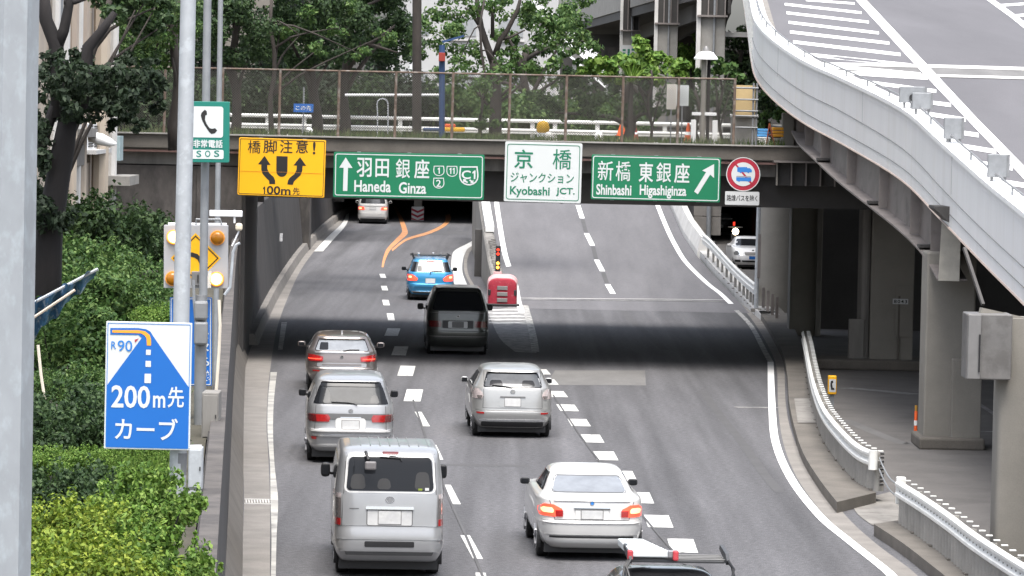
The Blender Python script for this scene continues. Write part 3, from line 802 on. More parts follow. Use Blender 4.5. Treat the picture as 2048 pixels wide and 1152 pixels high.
sec = lambda z: [Vector(((x0 + x1) / 2 + .36 * math.copysign(abs(math.cos(a)) ** .28, math.cos(a)), Yc + .45 + .42 * math.copysign(abs(math.sin(a)) ** .28, math.sin(a)), z)) for a in [2 * math.pi * k / 28 for k in range(28)]]
MB().loft([sec(0), sec(zt + .1)]).build('shaft', 'concrete_pier', pB, smooth='auto')
c = P(1976, 694, Yc - .25); w = .36
bx = MB().box((c.x + .02, Yc + .12, c.z), (.72, .74, 1.04)).build('cabinet', 'cabinet_grey', pB, bevel=.02)
MB().box((c.x - .22, Yc - .27, c.z), (.20, .05, 1.02)).build('door', 'steel_grey', bx, bevel=.008)
MB().box((c.x - .14, Yc - .31, c.z - .1), (.025, .03, .6)).build('handle', 'black_plastic', bx)
MB().beam((c.x - .1, Yc + .1, c.z + .56), (c.x + .9, Yc + .3, c.z + .35), .12, .10).build('bracket_arm', 'concrete_pier', pB)
MB().beam((c.x + .02, Yc + .8, c.z + .62), (c.x - .22, Yc + 1.6, c.z + 1.5), .05, .05).build('strut', 'girder_dark', pB)
# lamp post of pipework dark bulk behind cabinet
cr = P(1975, 600, 86)
ch = thing('haunched_beam', 'dark haunched cross head under the elevated deck above grey cabinet', 'beam', (cr.x, 86.5, 3.2))
z9 = fbz(87)
MB().prism([(-1.3, .3), (.2, -1.05), (.6, -1.1), (5, -1.1), (5, .35), (-1.3, .35)], 86.2, 87.4, lambda u, v, d: Vector((cr.x + u + .2, d, z9 + v))).build('head', 'girder_dark', ch)
MB().beam((cr.x + .62, 86.1, z9 + .25), (cr.x + .62, 86.1, z9 - 1.0), .22, .12).build('pedestal', 'concrete_pier', ch)

# abutment wall right
aw = thing('abutment_wall', 'beige concrete abutment wall with a number plate under the elevated ramp', 'wall', (9.3, 116, 0))
yb = 116.0
xa, xb = P(1738, 735, yb).x, P(1824, 735, yb).x
MB().box(((xa + xb) / 2, yb + .6, 2.55), (xb - xa, 1.2, 5.1)).build('wall', 'concrete_pier', aw, bevel=.03)
MB().box((P(1795, 735, yb).x + .0, yb - .03, 1.02), (.055, .05, 2.0)).build('rib', 'concrete_brown', aw)
MB().box((xb - .25, yb - .02, 1.6), (.45, .06, 1.4)).build('patch_panel', 'concrete_pier', aw)
MB().box((xa - .13, yb + .8, 2.4), (.26, 1.3, 4.8)).build('rounded_edge', 'concrete_stained', aw, bevel=.1)
MB().box(((xa + xb) / 2 - .6, yb + .3, .14), (3.2, 1.9, .28)).build('plinth', 'concrete_brown', aw, bevel=.05)
MB().box((xa - .35, yb + .25, .8), (.42, .3, 1.1)).build('stub', 'concrete_stained', aw, bevel=.02)
np_ = P(1801, 603, yb - .05)
pl = MB().box((np_.x, yb - .045, np_.z), (.42, .03, .145)).build('number_plate', 'sign_pale', aw)
fr = face_frame((np_.x, yb - .06, np_.z), .42, .145)
letter('8043', fr, (.03, .025, .39, .12), 'ink_black', aw, .02, .004, spacing=1.25)
# deeper columns in the gloom
cA = thing('round_column', 'pale round concrete column behind the post of the round sign', 'column', (P(1537, 615, 146).x, 146, 0))
q = P(1537, 615, 146)
MB().tube([(q.x + .27, 146.9, 0), (q.x + .27, 146.9, 5.0)], .60, 28).build('shaft', 'concrete_pier', cA, smooth='auto')
cB = thing('square_column', 'square grey column standing in the dark under the bridge', 'column', (P(1610, 655, 132).x, 132, 0))
q = P(1610, 655, 132)
MB().box((q.x, 132.6, 2.5), (.98, 1.1, 5.0)).build('shaft', 'concrete_pier', cB, bevel=.04)
MB().box((q.x + .38, 132.0, 2.5), (.14, .2, 5.0)).build('downpipe', 'concrete_stained', cB)
# lintel beam across in front of the columns (right continuation of the bridge)
lt = thing('lintel_beam', 'long dark lintel beam spanning above the gloomy columns right of the signs', 'beam', (9, 114, 4.6))
la, lb_ = P(1512, 408, 114), P(1742, 411, 114)
MB().box(((la.x + lb_.x) / 2, 114.4, 4.98), (lb_.x - la.x, .8, .82)).build('beam', 'girder_dark', lt, bevel=.02)
MB().beam((lb_.x - 1.6, 113.8, 4.62), (lb_.x, 113.8, 4.58), .1, .08).build('lower_flange', 'girder_paint', lt)
ln = P(1567, 411, 128)
tl = thing('tube_lamp', 'greenish fluorescent tube lamp under the dark bridge soffit', 'lamp', (ln.x, 128, 4.2))
mat('tube_glow', (.5, .8, .3), .4, emit=(.55, 1, .25), estr=2.5, var=0)
MB().beam((ln.x - .15, 128, ln.z + .03), (ln.x + .17, 128.3, ln.z - .03), .05, .03).build('tube', 'tube_glow', tl)
MB().beam((ln.x - .17, 128, ln.z + .07), (ln.x + .19, 128.3, ln.z + .01), .08, .05).build('housing', 'girder_dark', tl)
# near black panel standing in for the dark void & roof over the street
ud = thing('underpass', 'dark street underpass with shade put into its black walls beyond the columns', 'underpass', (12, 150, 0))
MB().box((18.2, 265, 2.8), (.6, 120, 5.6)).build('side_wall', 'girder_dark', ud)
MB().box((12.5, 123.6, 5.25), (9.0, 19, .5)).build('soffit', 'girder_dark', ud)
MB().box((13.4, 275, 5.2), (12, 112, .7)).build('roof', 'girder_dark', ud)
MB().box((13.4, 136.5, 2.6), (7.6, .5, 5.2)).build('back_wall', 'girder_dark', ud)  # shade of the void put into a near black sheet
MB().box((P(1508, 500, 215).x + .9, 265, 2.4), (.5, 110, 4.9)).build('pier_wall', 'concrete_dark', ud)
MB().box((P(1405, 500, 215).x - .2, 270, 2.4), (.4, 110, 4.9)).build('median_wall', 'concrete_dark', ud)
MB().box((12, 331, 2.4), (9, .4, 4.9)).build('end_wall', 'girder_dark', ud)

# ================================================================== GUARD RAILS
def guard_rail(label, toppx, z0, z1, end_cap, posts_step, group=None, zf=None, m='rail_white', panels=0.0, loc=None):
    pts = spline([G(*q, z1) if zf is None else on(q[0], q[1], lambda Y: zf(Y) + z1) for q in toppx], 6)
    o = thing('guard_rail', label, 'guard rail', (pts[len(pts) // 2].x, pts[len(pts) // 2].y, 0), group)
    zb = (lambda p: 0.0) if zf is None else (lambda p: zf(p.y))
    down = lambda d, off=0.0: [Vector((p.x, p.y, p.z - d)) for p in offset_line(pts, off)]
    W = [(-.04, .0), (-.085, -.045), (-.085, -.085), (-.03, -.125), (-.03, -.175), (-.085, -.215), (-.085, -.26), (-.04, -.30), (-.02, -.30), (-.06, -.255), (-.06, -.22), (-.005, -.18), (-.005, -.12), (-.06, -.08), (-.06, -.05), (-.02, .0)]
    MB().sweep(pts, W).build('beam', m, o)
    ps = MB()
    for p, t in arclen_sample(pts, posts_step, .25):
        n = Vector((t.y, -t.x, 0)).normalized()
        b = zb(p) + z0
        pb = MB().box(((p + n * .06).x, (p + n * .06).y, (b + p.z - .03) / 2), (.09, .09, p.z - .03 - b)).build('post', 'concrete', o)
        MB().box(((p + n * .05).x, (p + n * .05).y, b + .012), (.24, .24, .024)).build('base_plate', 'concrete_brown', pb)
    if panels:
        for kk, (p, t) in enumerate(arclen_sample(pts, panels, .12)):
            n = Vector((t.y, -t.x, 0)).normalized(); q = p + n * .04
            pn = MB().tube([(q.x + .03, q.y, zb(p) + z0), (q.x + .03, q.y, p.z - .16)], panels * .34, 10).build('upright', 'concrete', o, smooth='auto')
            if kk % 2 == 0: MB().box((q.x + .06, q.y, p.z + .008), (.10, .05, .022)).build('cap', m, pn, bevel=.006)
    if end_cap:
        p = pts[0]; n = offset_line(pts, .06)[0]
        MB().tube([Vector((p.x - .06, p.y - .02, p.z - .32)), Vector((p.x - .06, p.y - .02, p.z + .03))], .085, 12).build('end_cap', m, o)
    return o, pts
g1, gp1 = guard_rail('weathered white guard rail curving along kerb from the gloom to a gap', [(1753, 904), (1718, 887), (1682, 853), (1651, 813), (1633, 769), (1622, 724), (1615.5, 689), (1609, 662)], .20, .92, True, 2.1, None, None, 'rail_white', .30)
g2, gp2 = guard_rail('clean white double beam guard rail starting right of the chained gap', [(2150, 1182), (2048, 1124), (1958, 1067), (1904, 1027), (1851, 991), (1800, 960)], .20, .92, False, 2.0, None, None, 'rail_white', .34)
p = gp2[-1]
MB().box((p.x + .02, p.y + .03, p.z - .18), (.16, .16, .46)).build('end_post', 'rail_white', g2, bevel=.02)
# chains across the gap
for k, dz in enumerate((-.10, -.30)):
    a = gp1[0] + Vector((.05, -.05, dz)); b = gp2[-1] + Vector((-.02, 0, dz + .02))
    pts = [a.lerp(b, i / 10) - Vector((0, 0, .10 * math.sin(math.pi * i / 10))) for i in range(11)]
    cch = MB().tube(pts, .014, 6).build('gap_chain', 'galvanised_dull', None)
    tag(cch, ('upper' if k == 0 else 'lower') + ' sagging chain closing the gap between the two white guard rails', 'chain')
bd = MB()
for i in range(9):
    q = gp1[0] + Vector((.10, -.05, .0 - i * .07)); bd.tube([q - Vector((.035, 0, .02)), q + Vector((.035, 0, -.02))], .028, 6)
tag(bd.build('hanging_chain', 'black_plastic'), 'dark bundled chain hanging from the end of the weathered guard rail', 'chain')
# kerb plinths under them
def plinth(label, L, Rr, h, m='concrete_brown'):
    A = spline([G(*q, h) for q in L], 5); B = spline([G(*q, h) for q in Rr], 5)
    z = Vector((0, 0, h))
    o = MB().loft([[Vector((a.x, a.y, 0)), a, b, Vector((b.x, b.y, 0))] for a, b in zip(A, B)]).build('kerb', m, None)
    return struct(o)
plinth('', [(1674, 1004), (1640, 960), (1606, 905), (1588, 850), (1578, 800), (1574, 745), (1563, 700), (1530, 640), (1500, 600), (1478, 575)],
       [(1752, 985), (1712, 952), (1668, 900), (1640, 850), (1626, 800), (1616, 745), (1606, 700), (1580, 640), (1545, 600), (1520, 575)], .20, 'concrete_brown')
plinth('', [(1960, 1225), (1905, 1165), (1850, 1120), (1800, 1082), (1748, 1048)], [(2120, 1225), (2048, 1170), (1990, 1125), (1935, 1085), (1846, 1032)], .20, 'concrete_brown')
strip_px('pavement', [(1745, 1052), (1716, 1030), (1700, 1005)], [(1850, 1042), (1810, 1010), (1780, 985)], 'concrete_stained', .012)
strip_px('pavement', [(1595, 865), (1588, 815)], [(1632, 865), (1622, 815)], 'concrete_stained', .216)
# guard rail on the low wall at the ramp's edge
g3, gp3 = guard_rail('grey white guard rail on the low wall between climbing ramp and street', [(1512, 566), (1490, 548), (1462, 521), (1440, 497), (1420, 476), (1407, 466)], .15, 1.05, False, 1.6, None, zr, 'rail_white')
o3 = MB().sweep([Vector((p.x + .02, p.y, p.z - .42)) for p in gp3], [(-.06, 0), (.04, 0), (.04, .18), (-.06, .18)]).build('lower_beam', 'rail_white', g3)
# short dark posts in the shade
for k in range(5):
    q = G(1517 + k * 9.0, 620 + k * 7.2)
    MBp = MB().box((q.x, q.y, .45), (.10, .10, .90)).build('short_post', 'girder_paint', None, bevel=.01)
    tag(MBp, 'short dark steel post in the shaded row behind the sign post', 'post', 'short dark posts on the shaded kerb')

# ================================================================== SMALL STREET THINGS ON THE RIGHT
q = G(1831, 869)
bl = thing('lane_pole', 'slim orange flexible lane pole with a white band beside square pier', 'bollard', (q.x, q.y, 0))
mat('orange_plastic', (.80, .12, .02), .5, var=.06)
MB().tube([(q.x, q.y, 0), (q.x, q.y, .02), (q.x, q.y, .50), (q.x, q.y, .56)], [.09, .038, .036, .02], 12).build('post', 'orange_plastic', bl, smooth='auto')
MB().tube([(q.x, q.y, .20), (q.x, q.y, .31)], .040, 12).build('reflective_band', 'paint_fresh', bl)
MB().tube([(q.x, q.y, .50), (q.x, q.y, .64)], [.030, .030], 10).build('top', mat('ochre', (.42, .22, .03), .6).name, bl)
q = G(1664, 806, .2)
pb = thing('phone_box', 'yellow emergency phone box with handset mark behind the weathered guard rail', 'phone box', (q.x, q.y, 0))
MB().box((q.x, q.y + .1, .62), (.20, .20, .44)).build('box', 'sign_yellow', pb, bevel=.02)
MB().box((q.x, q.y + .1, .2), (.10, .10, .45)).build('post', 'galvanised_dull', pb)
fr = face_frame((q.x, q.y - .004, .61), .16, .30)
flat(fr, round_rect(0, 0, .16, .30, .02), .002, 'sign_pale', pb, 'panel')
flat(fr, [(.05, .05), (.13, .05), (.12, .10), (.09, .10), (.07, .2), (.10, .22), (.09, .27), (.04, .26), (.03, .15)], .006, 'ink_black', pb, 'handset_mark')
line_px('road_marking', [(1945, 800), (1968, 815), (1994, 832)], .14, 'paint_wornout', .006)
line_px('road_marking', [(1690, 776), (1760, 782), (1830, 789)], .5, 'paint_wornout', .006)
line_px('road_marking', [(1946, 863), (1990, 864)], .22, 'paint_wornout', .006)
line_px('road_marking', [(1690, 840), (1800, 885), (1830, 885)], .3, 'pale_asphalt', .005)
# truck slice seen through the opening
# ================================================================== SIGNS ON THE BRIDGE
ROLL = R(0.0)
YS_ = 112.2
def board(name, label, cat, corners, Y, m, thick=.05, rad=.04, group=None, frame=None):
    """corner pixels: tl, tr, br, bl  -> a real board of that size at distance Y"""
    tl, tr, br_, bl = [P(*q, Y) for q in corners]
    w = ((tr - tl).length + (br_ - bl).length) / 2; h = ((tl - bl).length + (tr - br_).length) / 2
    c = (tl + tr + br_ + bl) / 4
    roll = math.atan2((tr.z - tl.z + br_.z - bl.z) / 2, ((tr.x - tl.x) + (br_.x - bl.x)) / 2)
    th = thing(name, label, cat, c, group)
    fr = face_frame(c, w, h, roll)
    MB().prism(round_rect(0, 0, w, h, rad), 0, -thick, fr).build('board', m, th, bevel=.006)
    return th, fr, w, h
def pxbox(fr, w, h, corners, x0, y0, x1, y1):
    """pixel box inside a board -> metres on its face"""
    tl, tr, br_, bl = corners
    lx = (tl[0] + bl[0]) / 2; rx = (tr[0] + br_[0]) / 2; sx = w / (rx - lx)
    def uv(x, y):
        t = (x - lx) / (rx - lx)
        top = tl[1] + (tr[1] - tl[1]) * t; bot = bl[1] + (br_[1] - bl[1]) * t
        v = (bot - y) / (bot - top)
        left = bl[0] + (tl[0] - bl[0]) * v; right = br_[0] + (tr[0] - br_[0]) * v
        return ((x - left) / (right - left) * w, v * h)
    u0, v0 = uv(x0, y1); u1, v1 = uv(x1, y0)
    return (u0, v0, u1, v1), uv
def sign_posts(th, w, fr, h, n=2):
    for k in range(n):
        u = w * (k + .5) / n
        MB().beam(fr(u, -.02, -.12), fr(u, h + .02, -.12), .10, .09, Vector((0, 1, 0))).build('bracket', 'galvanised_back', th)
        MB().beam(fr(u, h * .75, -.12), fr(u, h * .75, -.75), .08, .08).build('arm', 'galvanised_back', th)

ONE = [(.46, 0), (.90, 0), (.90, 1), (.60, 1), (.06, .80), (.14, .60), (.46, .72)]
def numeral_one(fr, box, m, parent, d=.006):
    u0, v0, u1, v1 = box
    return flat(fr, [(u0 + (u1 - u0) * u, v0 + (v1 - v0) * v) for u, v in ONE], d, m, parent, 'lettering')

# ---- yellow: mind the bridge pier
K = ((477.5, 274), (651.5, 281), (649, 395), (475.5, 390))
t, fr, w, h = board('warning_sign', 'yellow warning board with two black arrows parting round a black pier', 'road sign', K, YS_, 'sign_yellow')
B_ = lambda *q: pxbox(fr, w, h, K, *q)[0]
UV = pxbox(fr, w, h, K, 0, 0, 1, 1)[1]
ring(fr, round_rect(.03, .03, w - .03, h - .03, .03), round_rect(.045, .045, w - .045, h - .045, .025), .004, 'ink_black', t)
MB().beam(fr(.05, h * .42, .003), fr(w - .05, h * .42, .003), .012, .004).build('seam', 'sign_orange', t)
for ch, x0, x1 in (('橋', 495, 521), ('脚', 526, 553.5), ('注', 559, 585), ('意', 591, 616)):
    letter(ch, fr, B_(x0, 281, x1, 306), 'ink_black', t, .003 if ch == '橋' else .010)
letter('!', fr, B_(625, 284, 631, 309), 'ink_black', t, .02)
z2 = lambda x, y: UV(440 + x / 3.657, 230 + y / 3.657)
for A in ([(325, 298), (370, 365), (346, 365), (347, 395), (362, 425), (395, 455), (405, 480), (405, 505), (363, 505), (360, 480), (340, 462), (312, 430), (302, 400), (302, 362), (278, 360)],
          [(585, 308), (630, 372), (604, 372), (603, 405), (590, 440), (560, 468), (542, 485), (535, 510), (494, 508), (498, 480), (512, 458), (545, 432), (560, 400), (562, 370), (537, 368)]):
    flat(fr, [z2(*q) for q in A], .005, 'ink_black', t, 'arrow')
flat(fr, [z2(412, 300), z2(494, 303)] + [z2(453 + 41 * math.cos(R(a)), 410 + 42 * math.sin(R(a))) for a in range(0, 181, 20)], .005, 'ink_black', t, 'pier_mark')
numeral_one(fr, B_(526, 373, 531.5, 388.5), 'ink_black', t)
letter('00m', fr, B_(534, 373, 582, 388.5), 'ink_black', t, .02)
letter('先', fr, B_(586, 375, 600, 389), 'ink_black', t, .012)
sign_posts(t, w, fr, h)

# ---- green: Haneda Ginza
K = ((668, 303.5), (970, 309.5), (967, 400), (665.5, 394))
t, fr, w, h = board('direction_sign', 'wide green direction board with an up arrow reading Haneda Ginza', 'road sign', K, YS_, 'sign_green')
B_ = lambda *q: pxbox(fr, w, h, K, *q)[0]
UV = pxbox(fr, w, h, K, 0, 0, 1, 1)[1]
ring(fr, round_rect(.045, .045, w - .045, h - .045, .06), round_rect(.068, .068, w - .068, h - .068, .045), .004, 'sign_white', t)
z2 = lambda x, y: UV(440 + x / 3.657, 230 + y / 3.657)
flat(fr, [z2(*q) for q in ((921, 310), (970, 388), (937, 386), (930, 556), (898, 555), (905, 386), (872, 385))], .005, 'sign_white', t, 'arrow')
for ch, x0, x1, y0, y1 in (('羽', 713, 744, 316, 353.5), ('田', 750.5, 778.5, 318, 354), ('銀', 791, 821, 318, 356.5), ('座', 828, 859.5, 319, 357)):
    letter(ch, fr, B_(x0, y0, x1, y1), 'sign_white', t, .006 if ch in '橋銀新' else .014)
letter('Haneda', fr, B_(708, 361.5, 782, 383.5), 'sign_white', t, .022)
letter('Ginza', fr, B_(797, 365, 852.5, 387), 'sign_white', t, .022)
def shield(x0, y0, x1, y1, txt, tb):
    cx = (x0 + x1) / 2; hh = y1 - y0; hw = (x1 - x0) / 2
    def outl(k):
        pts = [(cx - hw * .92 * k, y0 + (1 - k) * hw), (cx + hw * .92 * k, y0 + (1 - k) * hw), (cx + hw * k, y0 + hh * .4)]
        for a in range(0, 181, 20):
            pts.append((cx + hw * k * math.cos(R(a)), y1 - hh * .46 + (hh * .46 - (1 - k) * hw) * math.sin(R(a))))
        pts.append((cx - hw * k, y0 + hh * .4))
        return [UV(*p) for p in pts]
    ring(fr, outl(1.0), outl(.86), .005, 'sign_white', t, 'route_shield')
    x0_, y0_, x1_, y1_ = tb
    if txt == '1': numeral_one(fr, B_(*tb), 'sign_white', t)
    elif txt == '11':
        numeral_one(fr, B_(x0_, y0_, x0_ + 5, y1_), 'sign_white', t); numeral_one(fr, B_(x1_ - 5, y0_, x1_, y1_), 'sign_white', t)
    elif txt == 'C1':
        letter('C', fr, B_(x0_, y0_, x1_ - 10, y1_), 'sign_white', t, .02); numeral_one(fr, B_(x1_ - 8, y0_, x1_, y1_), 'sign_white', t)
    else: letter(txt, fr, B_(*tb), 'sign_white', t, .012)
shield(867, 331.5, 889, 352, '1', (875, 335, 880.5, 347.5))
shield(893, 332, 915.5, 353.5, '11', (898.5, 335.5, 910, 348))
shield(866, 355.5, 888.5, 377, '2', (872, 359.5, 882, 373.5))
shield(918.5, 332.5, 957, 371, 'C1', (923, 341, 952, 358))
for sx, q in ((1, ((926, 358.5), (933, 358), (931, 360.5), (936, 364), (934, 366.5), (928.5, 363), (926.5, 365.5))), (1, ((947, 366.5), (940, 366.5), (942, 364), (938, 361), (940, 358.5), (944.5, 361.8), (946.5, 359.5)))):
    flat(fr, [UV(*p) for p in q], .006, 'sign_white', t, 'loop_arrow')
sign_posts(t, w, fr, h, 3)

# ---- white: Kyobashi junction
K = ((1010, 283), (1164.5, 287), (1162, 407), (1008, 402.5))
t, fr, w, h = board('junction_sign', 'tall white junction name board with green lettering between the green boards', 'road sign', K, YS_, 'sign_white')
B_ = lambda *q: pxbox(fr, w, h, K, *q)[0]
ring(fr, round_rect(.055, .055, w - .055, h - .055, .07), round_rect(.075, .075, w - .075, h - .075, .055), .004, 'sign_ink_green', t)
letter('京', fr, B_(1028, 299.5, 1066, 336.5), 'sign_ink_green', t, .014)
letter('橋', fr, B_(1105, 299, 1143, 338), 'sign_ink_green', t, .004)
letter('ジャンクション', fr, B_(1021, 347.5, 1148, 364.5), 'sign_ink_green', t, .010)
letter('Kyobashi', fr, B_(1020, 374, 1100, 394), 'sign_ink_green', t, .022)
letter('JCT.', fr, B_(1112, 376, 1150, 392), 'sign_ink_green', t, .022)
sign_posts(t, w, fr, h)

# ---- green: Shinbashi
K = ((1184, 308.5), (1442, 315.5), (1440, 405), (1181, 398.5))
t, fr, w, h = board('direction_sign', 'green direction board with a slanting arrow reading Shinbashi Higashiginza', 'road sign', K, YS_, 'sign_green')
B_ = lambda *q: pxbox(fr, w, h, K, *q)[0]
UV = pxbox(fr, w, h, K, 0, 0, 1, 1)[1]
ring(fr, round_rect(.035, .035, w - .035, h - .035, .06), round_rect(.058, .058, w - .058, h - .058, .045), .004, 'sign_white', t)
for ch, x0, x1, y0, y1 in (('新', 1195, 1227, 322, 360.5), ('橋', 1231, 1262, 323, 361.5), ('東', 1277, 1307, 325, 364), ('銀', 1312, 1343, 325.5, 364.5), ('座', 1348, 1379.5, 327, 366)):
    letter(ch, fr, B_(x0, y0, x1, y1), 'sign_white', t, .006 if ch in '橋銀新' else .014)
letter('Shinbashi', fr, B_(1192, 369.5, 1263, 389.5), 'sign_white', t, .026)
letter('Higashiginza', fr, B_(1279, 371.5, 1373, 396), 'sign_white', t, .026)
z3 = lambda x, y: UV(960 + x / 2.953, 230 + y / 2.953)
flat(fr, [z3(*q) for q in ((1382, 290), (1382, 372), (1359, 352), (1287, 468), (1265, 452), (1335, 338), (1312, 328))], .005, 'sign_white', t, 'arrow')
sign_posts(t, w, fr, h, 3)

# ---- round prohibition sign with its plate, on a slim post
cx, cy = 1486.5, 348.5
c = P(cx, cy, YS_); r = 34.0 / (F / YS_)
t = thing('no_entry_sign', 'round red rimmed sign with blue lorry and bus above a small white plate', 'road sign', (c.x, YS_, 0))
MB().disc(c, r, (0, 1, 0), .03, 40).build('disc', 'sign_red', t)
fr = face_frame(c + Vector((0, -.004, 0)), 0, 0)
circ = lambda q, n=36: [(q * math.cos(2 * math.pi * k / n), q * math.sin(2 * math.pi * k / n)) for k in range(n)]
ring(fr, circ(r), circ(r * .955), .003, 'sign_white', t, 'rim')
flat(fr, circ(r * .70), .003, 'sign_white', t, 'face')
u = r / 98.0
tr_ = lambda L: [((x - 1555) * u, -(y - 348) * u) for x, y in L]
flat(fr, tr_([(1520, 308), (1575, 306), (1577, 312), (1592, 312), (1604, 322), (1604, 336), (1590, 336), (1586, 343), (1576, 336), (1545, 336), (1540, 343), (1532, 336), (1520, 334)]), .006, 'sign_ink_blue', t, 'lorry_mark')
flat(fr, tr_([(1515, 366), (1600, 366), (1602, 386), (1592, 388), (1588, 393), (1580, 388), (1538, 388), (1532, 393), (1526, 388), (1515, 386)]), .006, 'sign_ink_blue', t, 'bus_mark')
flat(fr, tr_([(1516, 358), (1598, 358), (1600, 364), (1515, 364)]), .006, 'ink_grey', t, 'bus_window')
flat(fr, tr_([(1500, 288), (1508, 282), (1612, 402), (1604, 410)]), .005, 'sign_red', t, 'slash')
K = ((1450.5, 384), (1519, 382.5), (1517.5, 409), (1450, 411))
tl, tr2, br2, bl = [P(*q, YS_) for q in K]
w, h = tr2.x - tl.x, tl.z - bl.z; pc = (tl + tr2 + br2 + bl) / 4
fr = face_frame(pc, w, h)
MB().prism(round_rect(0, 0, w, h, .03), 0, -.02, fr).build('plate', 'sign_pale', t)
letter('路線バスを除く', fr, (.045, .10, w - .045, h - .09), 'ink_black', t, .014, .004)
for dz in (.25, -.25, -.62):
    MB().beam((c.x, YS_ + .03, c.z + dz), (c.x, 113.2, c.z + dz), .05, .05).build('arm', 'galvanised_back', t)
q = P(1512, 606, 144.5)
t = thing('steel_post', 'slim pale steel post rising from the low kerb under the round sign plate', 'post', (q.x, 144.5, .1))
MB().tube([(q.x, 144.5, .1), (q.x + .03, 144.5, 5.4)], .075, 12).build('shaft', 'galvanised', t, smooth='auto')
MB().box((q.x, 144.5, .16), (.34, .34, .12)).build('base_plate', 'concrete_stained', t, bevel=.02)
MB().box((q.x + .07, 144.45, 2.0), (.10, .12, 1.5)).build('cable_cover', 'girder_paint', t)

# ---- back of a sign board beyond the rail
K = ((1388, 400), (1441, 400), (1441, 470), (1390, 470))
q0, q1 = P(1388, 405, 178), P(1441, 471, 178)
t = thing('road_sign_panel', 'beige back of a sign panel on a grey post behind the ramp rail', 'road sign', ((q0.x + q1.x) / 2, 178, 0))
for z0, z1 in ((q1.z, q1.z + (q0.z - q1.z) * .57), (q1.z + (q0.z - q1.z) * .59, q0.z + .1)):
    MB().box(((q0.x + q1.x) / 2, 178, (z0 + z1) / 2), (q1.x - q0.x, .06, z1 - z0)).build('panel', 'concrete_strip', t, bevel=.01)
MB().tube([((q0.x * .45 + q1.x * .55), 177.8, 0), ((q0.x * .45 + q1.x * .55), 177.8, q0.z + .3)], .10, 12).build('post', 'galvanised_dull', t, smooth='auto')

# ================================================================== POLES AND SIGNS ON THE LEFT BANK
def pole(name, label, cat, px0, py0, px1, py1, Y, r, m='galvanised', n=16, zbase=None, smooth='auto', group=None):
    a = P(px0, py0, Y); b = P(px1, py1, Y)
    zb = ZT - .1 if zbase is None else zbase
    k = (zb - b.z) / (b.z - a.z)
    base = b + (b - a) * k if k > 0 else Vector((b.x, b.y, zb))
    topz = a + (a - b) * .5
    th = thing(name, label, cat, base, group)
    MB().tube([topz, base], [r * .92, r * 1.06], n).build('shaft', m, th, smooth=smooth)
    return th, base, topz
mat('galv_patchy', (.33, .35, .37), .5, .3, var=.10, vscale=4, col2=(.385, .42, .445), mix_scale=12, mix_lo=.50, mix_hi=.66, stretch=(1, 1, .55))
th, b, tp = pole('lamp_post', 'thick eight sided galvanised lamp post nearest the camera with mottled zinc', 'lamp post', 16, 0, -6, 1152, 24, .185, 'galv_patchy', 8, smooth=False)
MB().tube([b, b + Vector((0, 0, .05))], .30, 8).build('base_plate', 'galvanised_dull', th)
th, b, tp = pole('sign_pole', 'tall pale grey round pole holding the blue curve warning board', 'pole', 376.5, 0, 361, 700, 42, .080)
MB().tube([P(358, 905, 42), P(353, 1000, 42), b], [.083, .084, .085], 16).build('lower_shaft', 'galvanised_back', th, smooth='auto')
MB().beam(P(374, 893, 41.95), P(403, 893, 41.95), .06, .03).build('clamp', 'steel_white', th)
th3, b3, tp3 = pole('cctv_pole', 'slim grey pole behind the telephone sign carrying its cabinets', 'pole', 415, 0, 402, 880, 52, .050, 'galvanised_dull')
MB().tube([P(402, 590, 51.96), P(398, 980, 51.96)], .073, 14).build('sleeve', 'galvanised_back', th3, smooth='auto')
for y0, y1 in ((602, 640), (643, 690)):
    c = P(402, (y0 + y1) / 2, 51.85); MB().box(c, (.165, .14, (y1 - y0) * 52 / F)).build('cable_box', 'galvanised_back', th3, bevel=.03)
MB().tube([P(387, 560, 51.85), P(388, 600, 51.85), P(395, 690, 51.85)], .019, 6).build('cable', 'galvanised_dull', th3)
th4, b4, tp4 = pole('thin_pole', 'thinnest grey pole just right of the telephone sign pole', 'pole', 441, 0, 428, 880, 58, .036, 'galvanised_dull')

# blue curve-ahead board
K = ((213.5, 642.5), (385, 646), (379, 901.5), (206.5, 897))
t, fr, w, h = board('curve_sign', 'tall blue and white board warning of a curve two hundred metres ahead', 'road sign', K, 41.82, 'sign_white', .03, .012)
B_ = lambda *q: pxbox(fr, w, h, K, *q)[0]
UV = pxbox(fr, w, h, K, 0, 0, 1, 1)[1]
z6 = lambda x, y: UV(x / 2.881, 400 + y / 2.881)
z7 = lambda x, y: UV(x / 2.866, 750 + y / 2.866)
e = .022
ring(fr, round_rect(e * .7, e * .7, w - e * .7, h - e * .7, .01), round_rect(e, e, w - e, h - e, .008), .003, 'sign_ink_blue', t)
road = [z6(638, 738), z6(800, 738), z6(845, 745), z6(868, 758), z6(885, 785), z6(1085, 1075), (w - e, z6(1085, 1075)[1] - .004), (w - e, e), (e, e), (e, z6(618, 1065)[1]), z6(618, 1065), z6(818, 795), z6(800, 778), z6(638, 776)]
flat(fr, road, .004, 'sign_blue', t, 'road_mark')
flat(fr, [z6(*q) for q in ((650, 750), (800, 750), (840, 757), (865, 778), (872, 800), (872, 838), (848, 838), (847, 800), (838, 782), (815, 768), (650, 764))], .007, 'sign_orange', t, 'curve_line')
flat(fr, [z6(*q) for q in ((802, 797), (776, 806), (780, 811), (778, 819), (786, 816))], .007, 'sign_red', t, 'pointer')
for q in ((843, 862, 870, 893), (840, 926, 870, 962), (834, 1000, 870, 1055)):
    (u0, v1), (u1, v0) = z6(q[0], q[1]), z6(q[2], q[3])
    flat(fr, round_rect(u0, v0, u1, v1, .004), .007, 'sign_white', t, 'centre_dash')
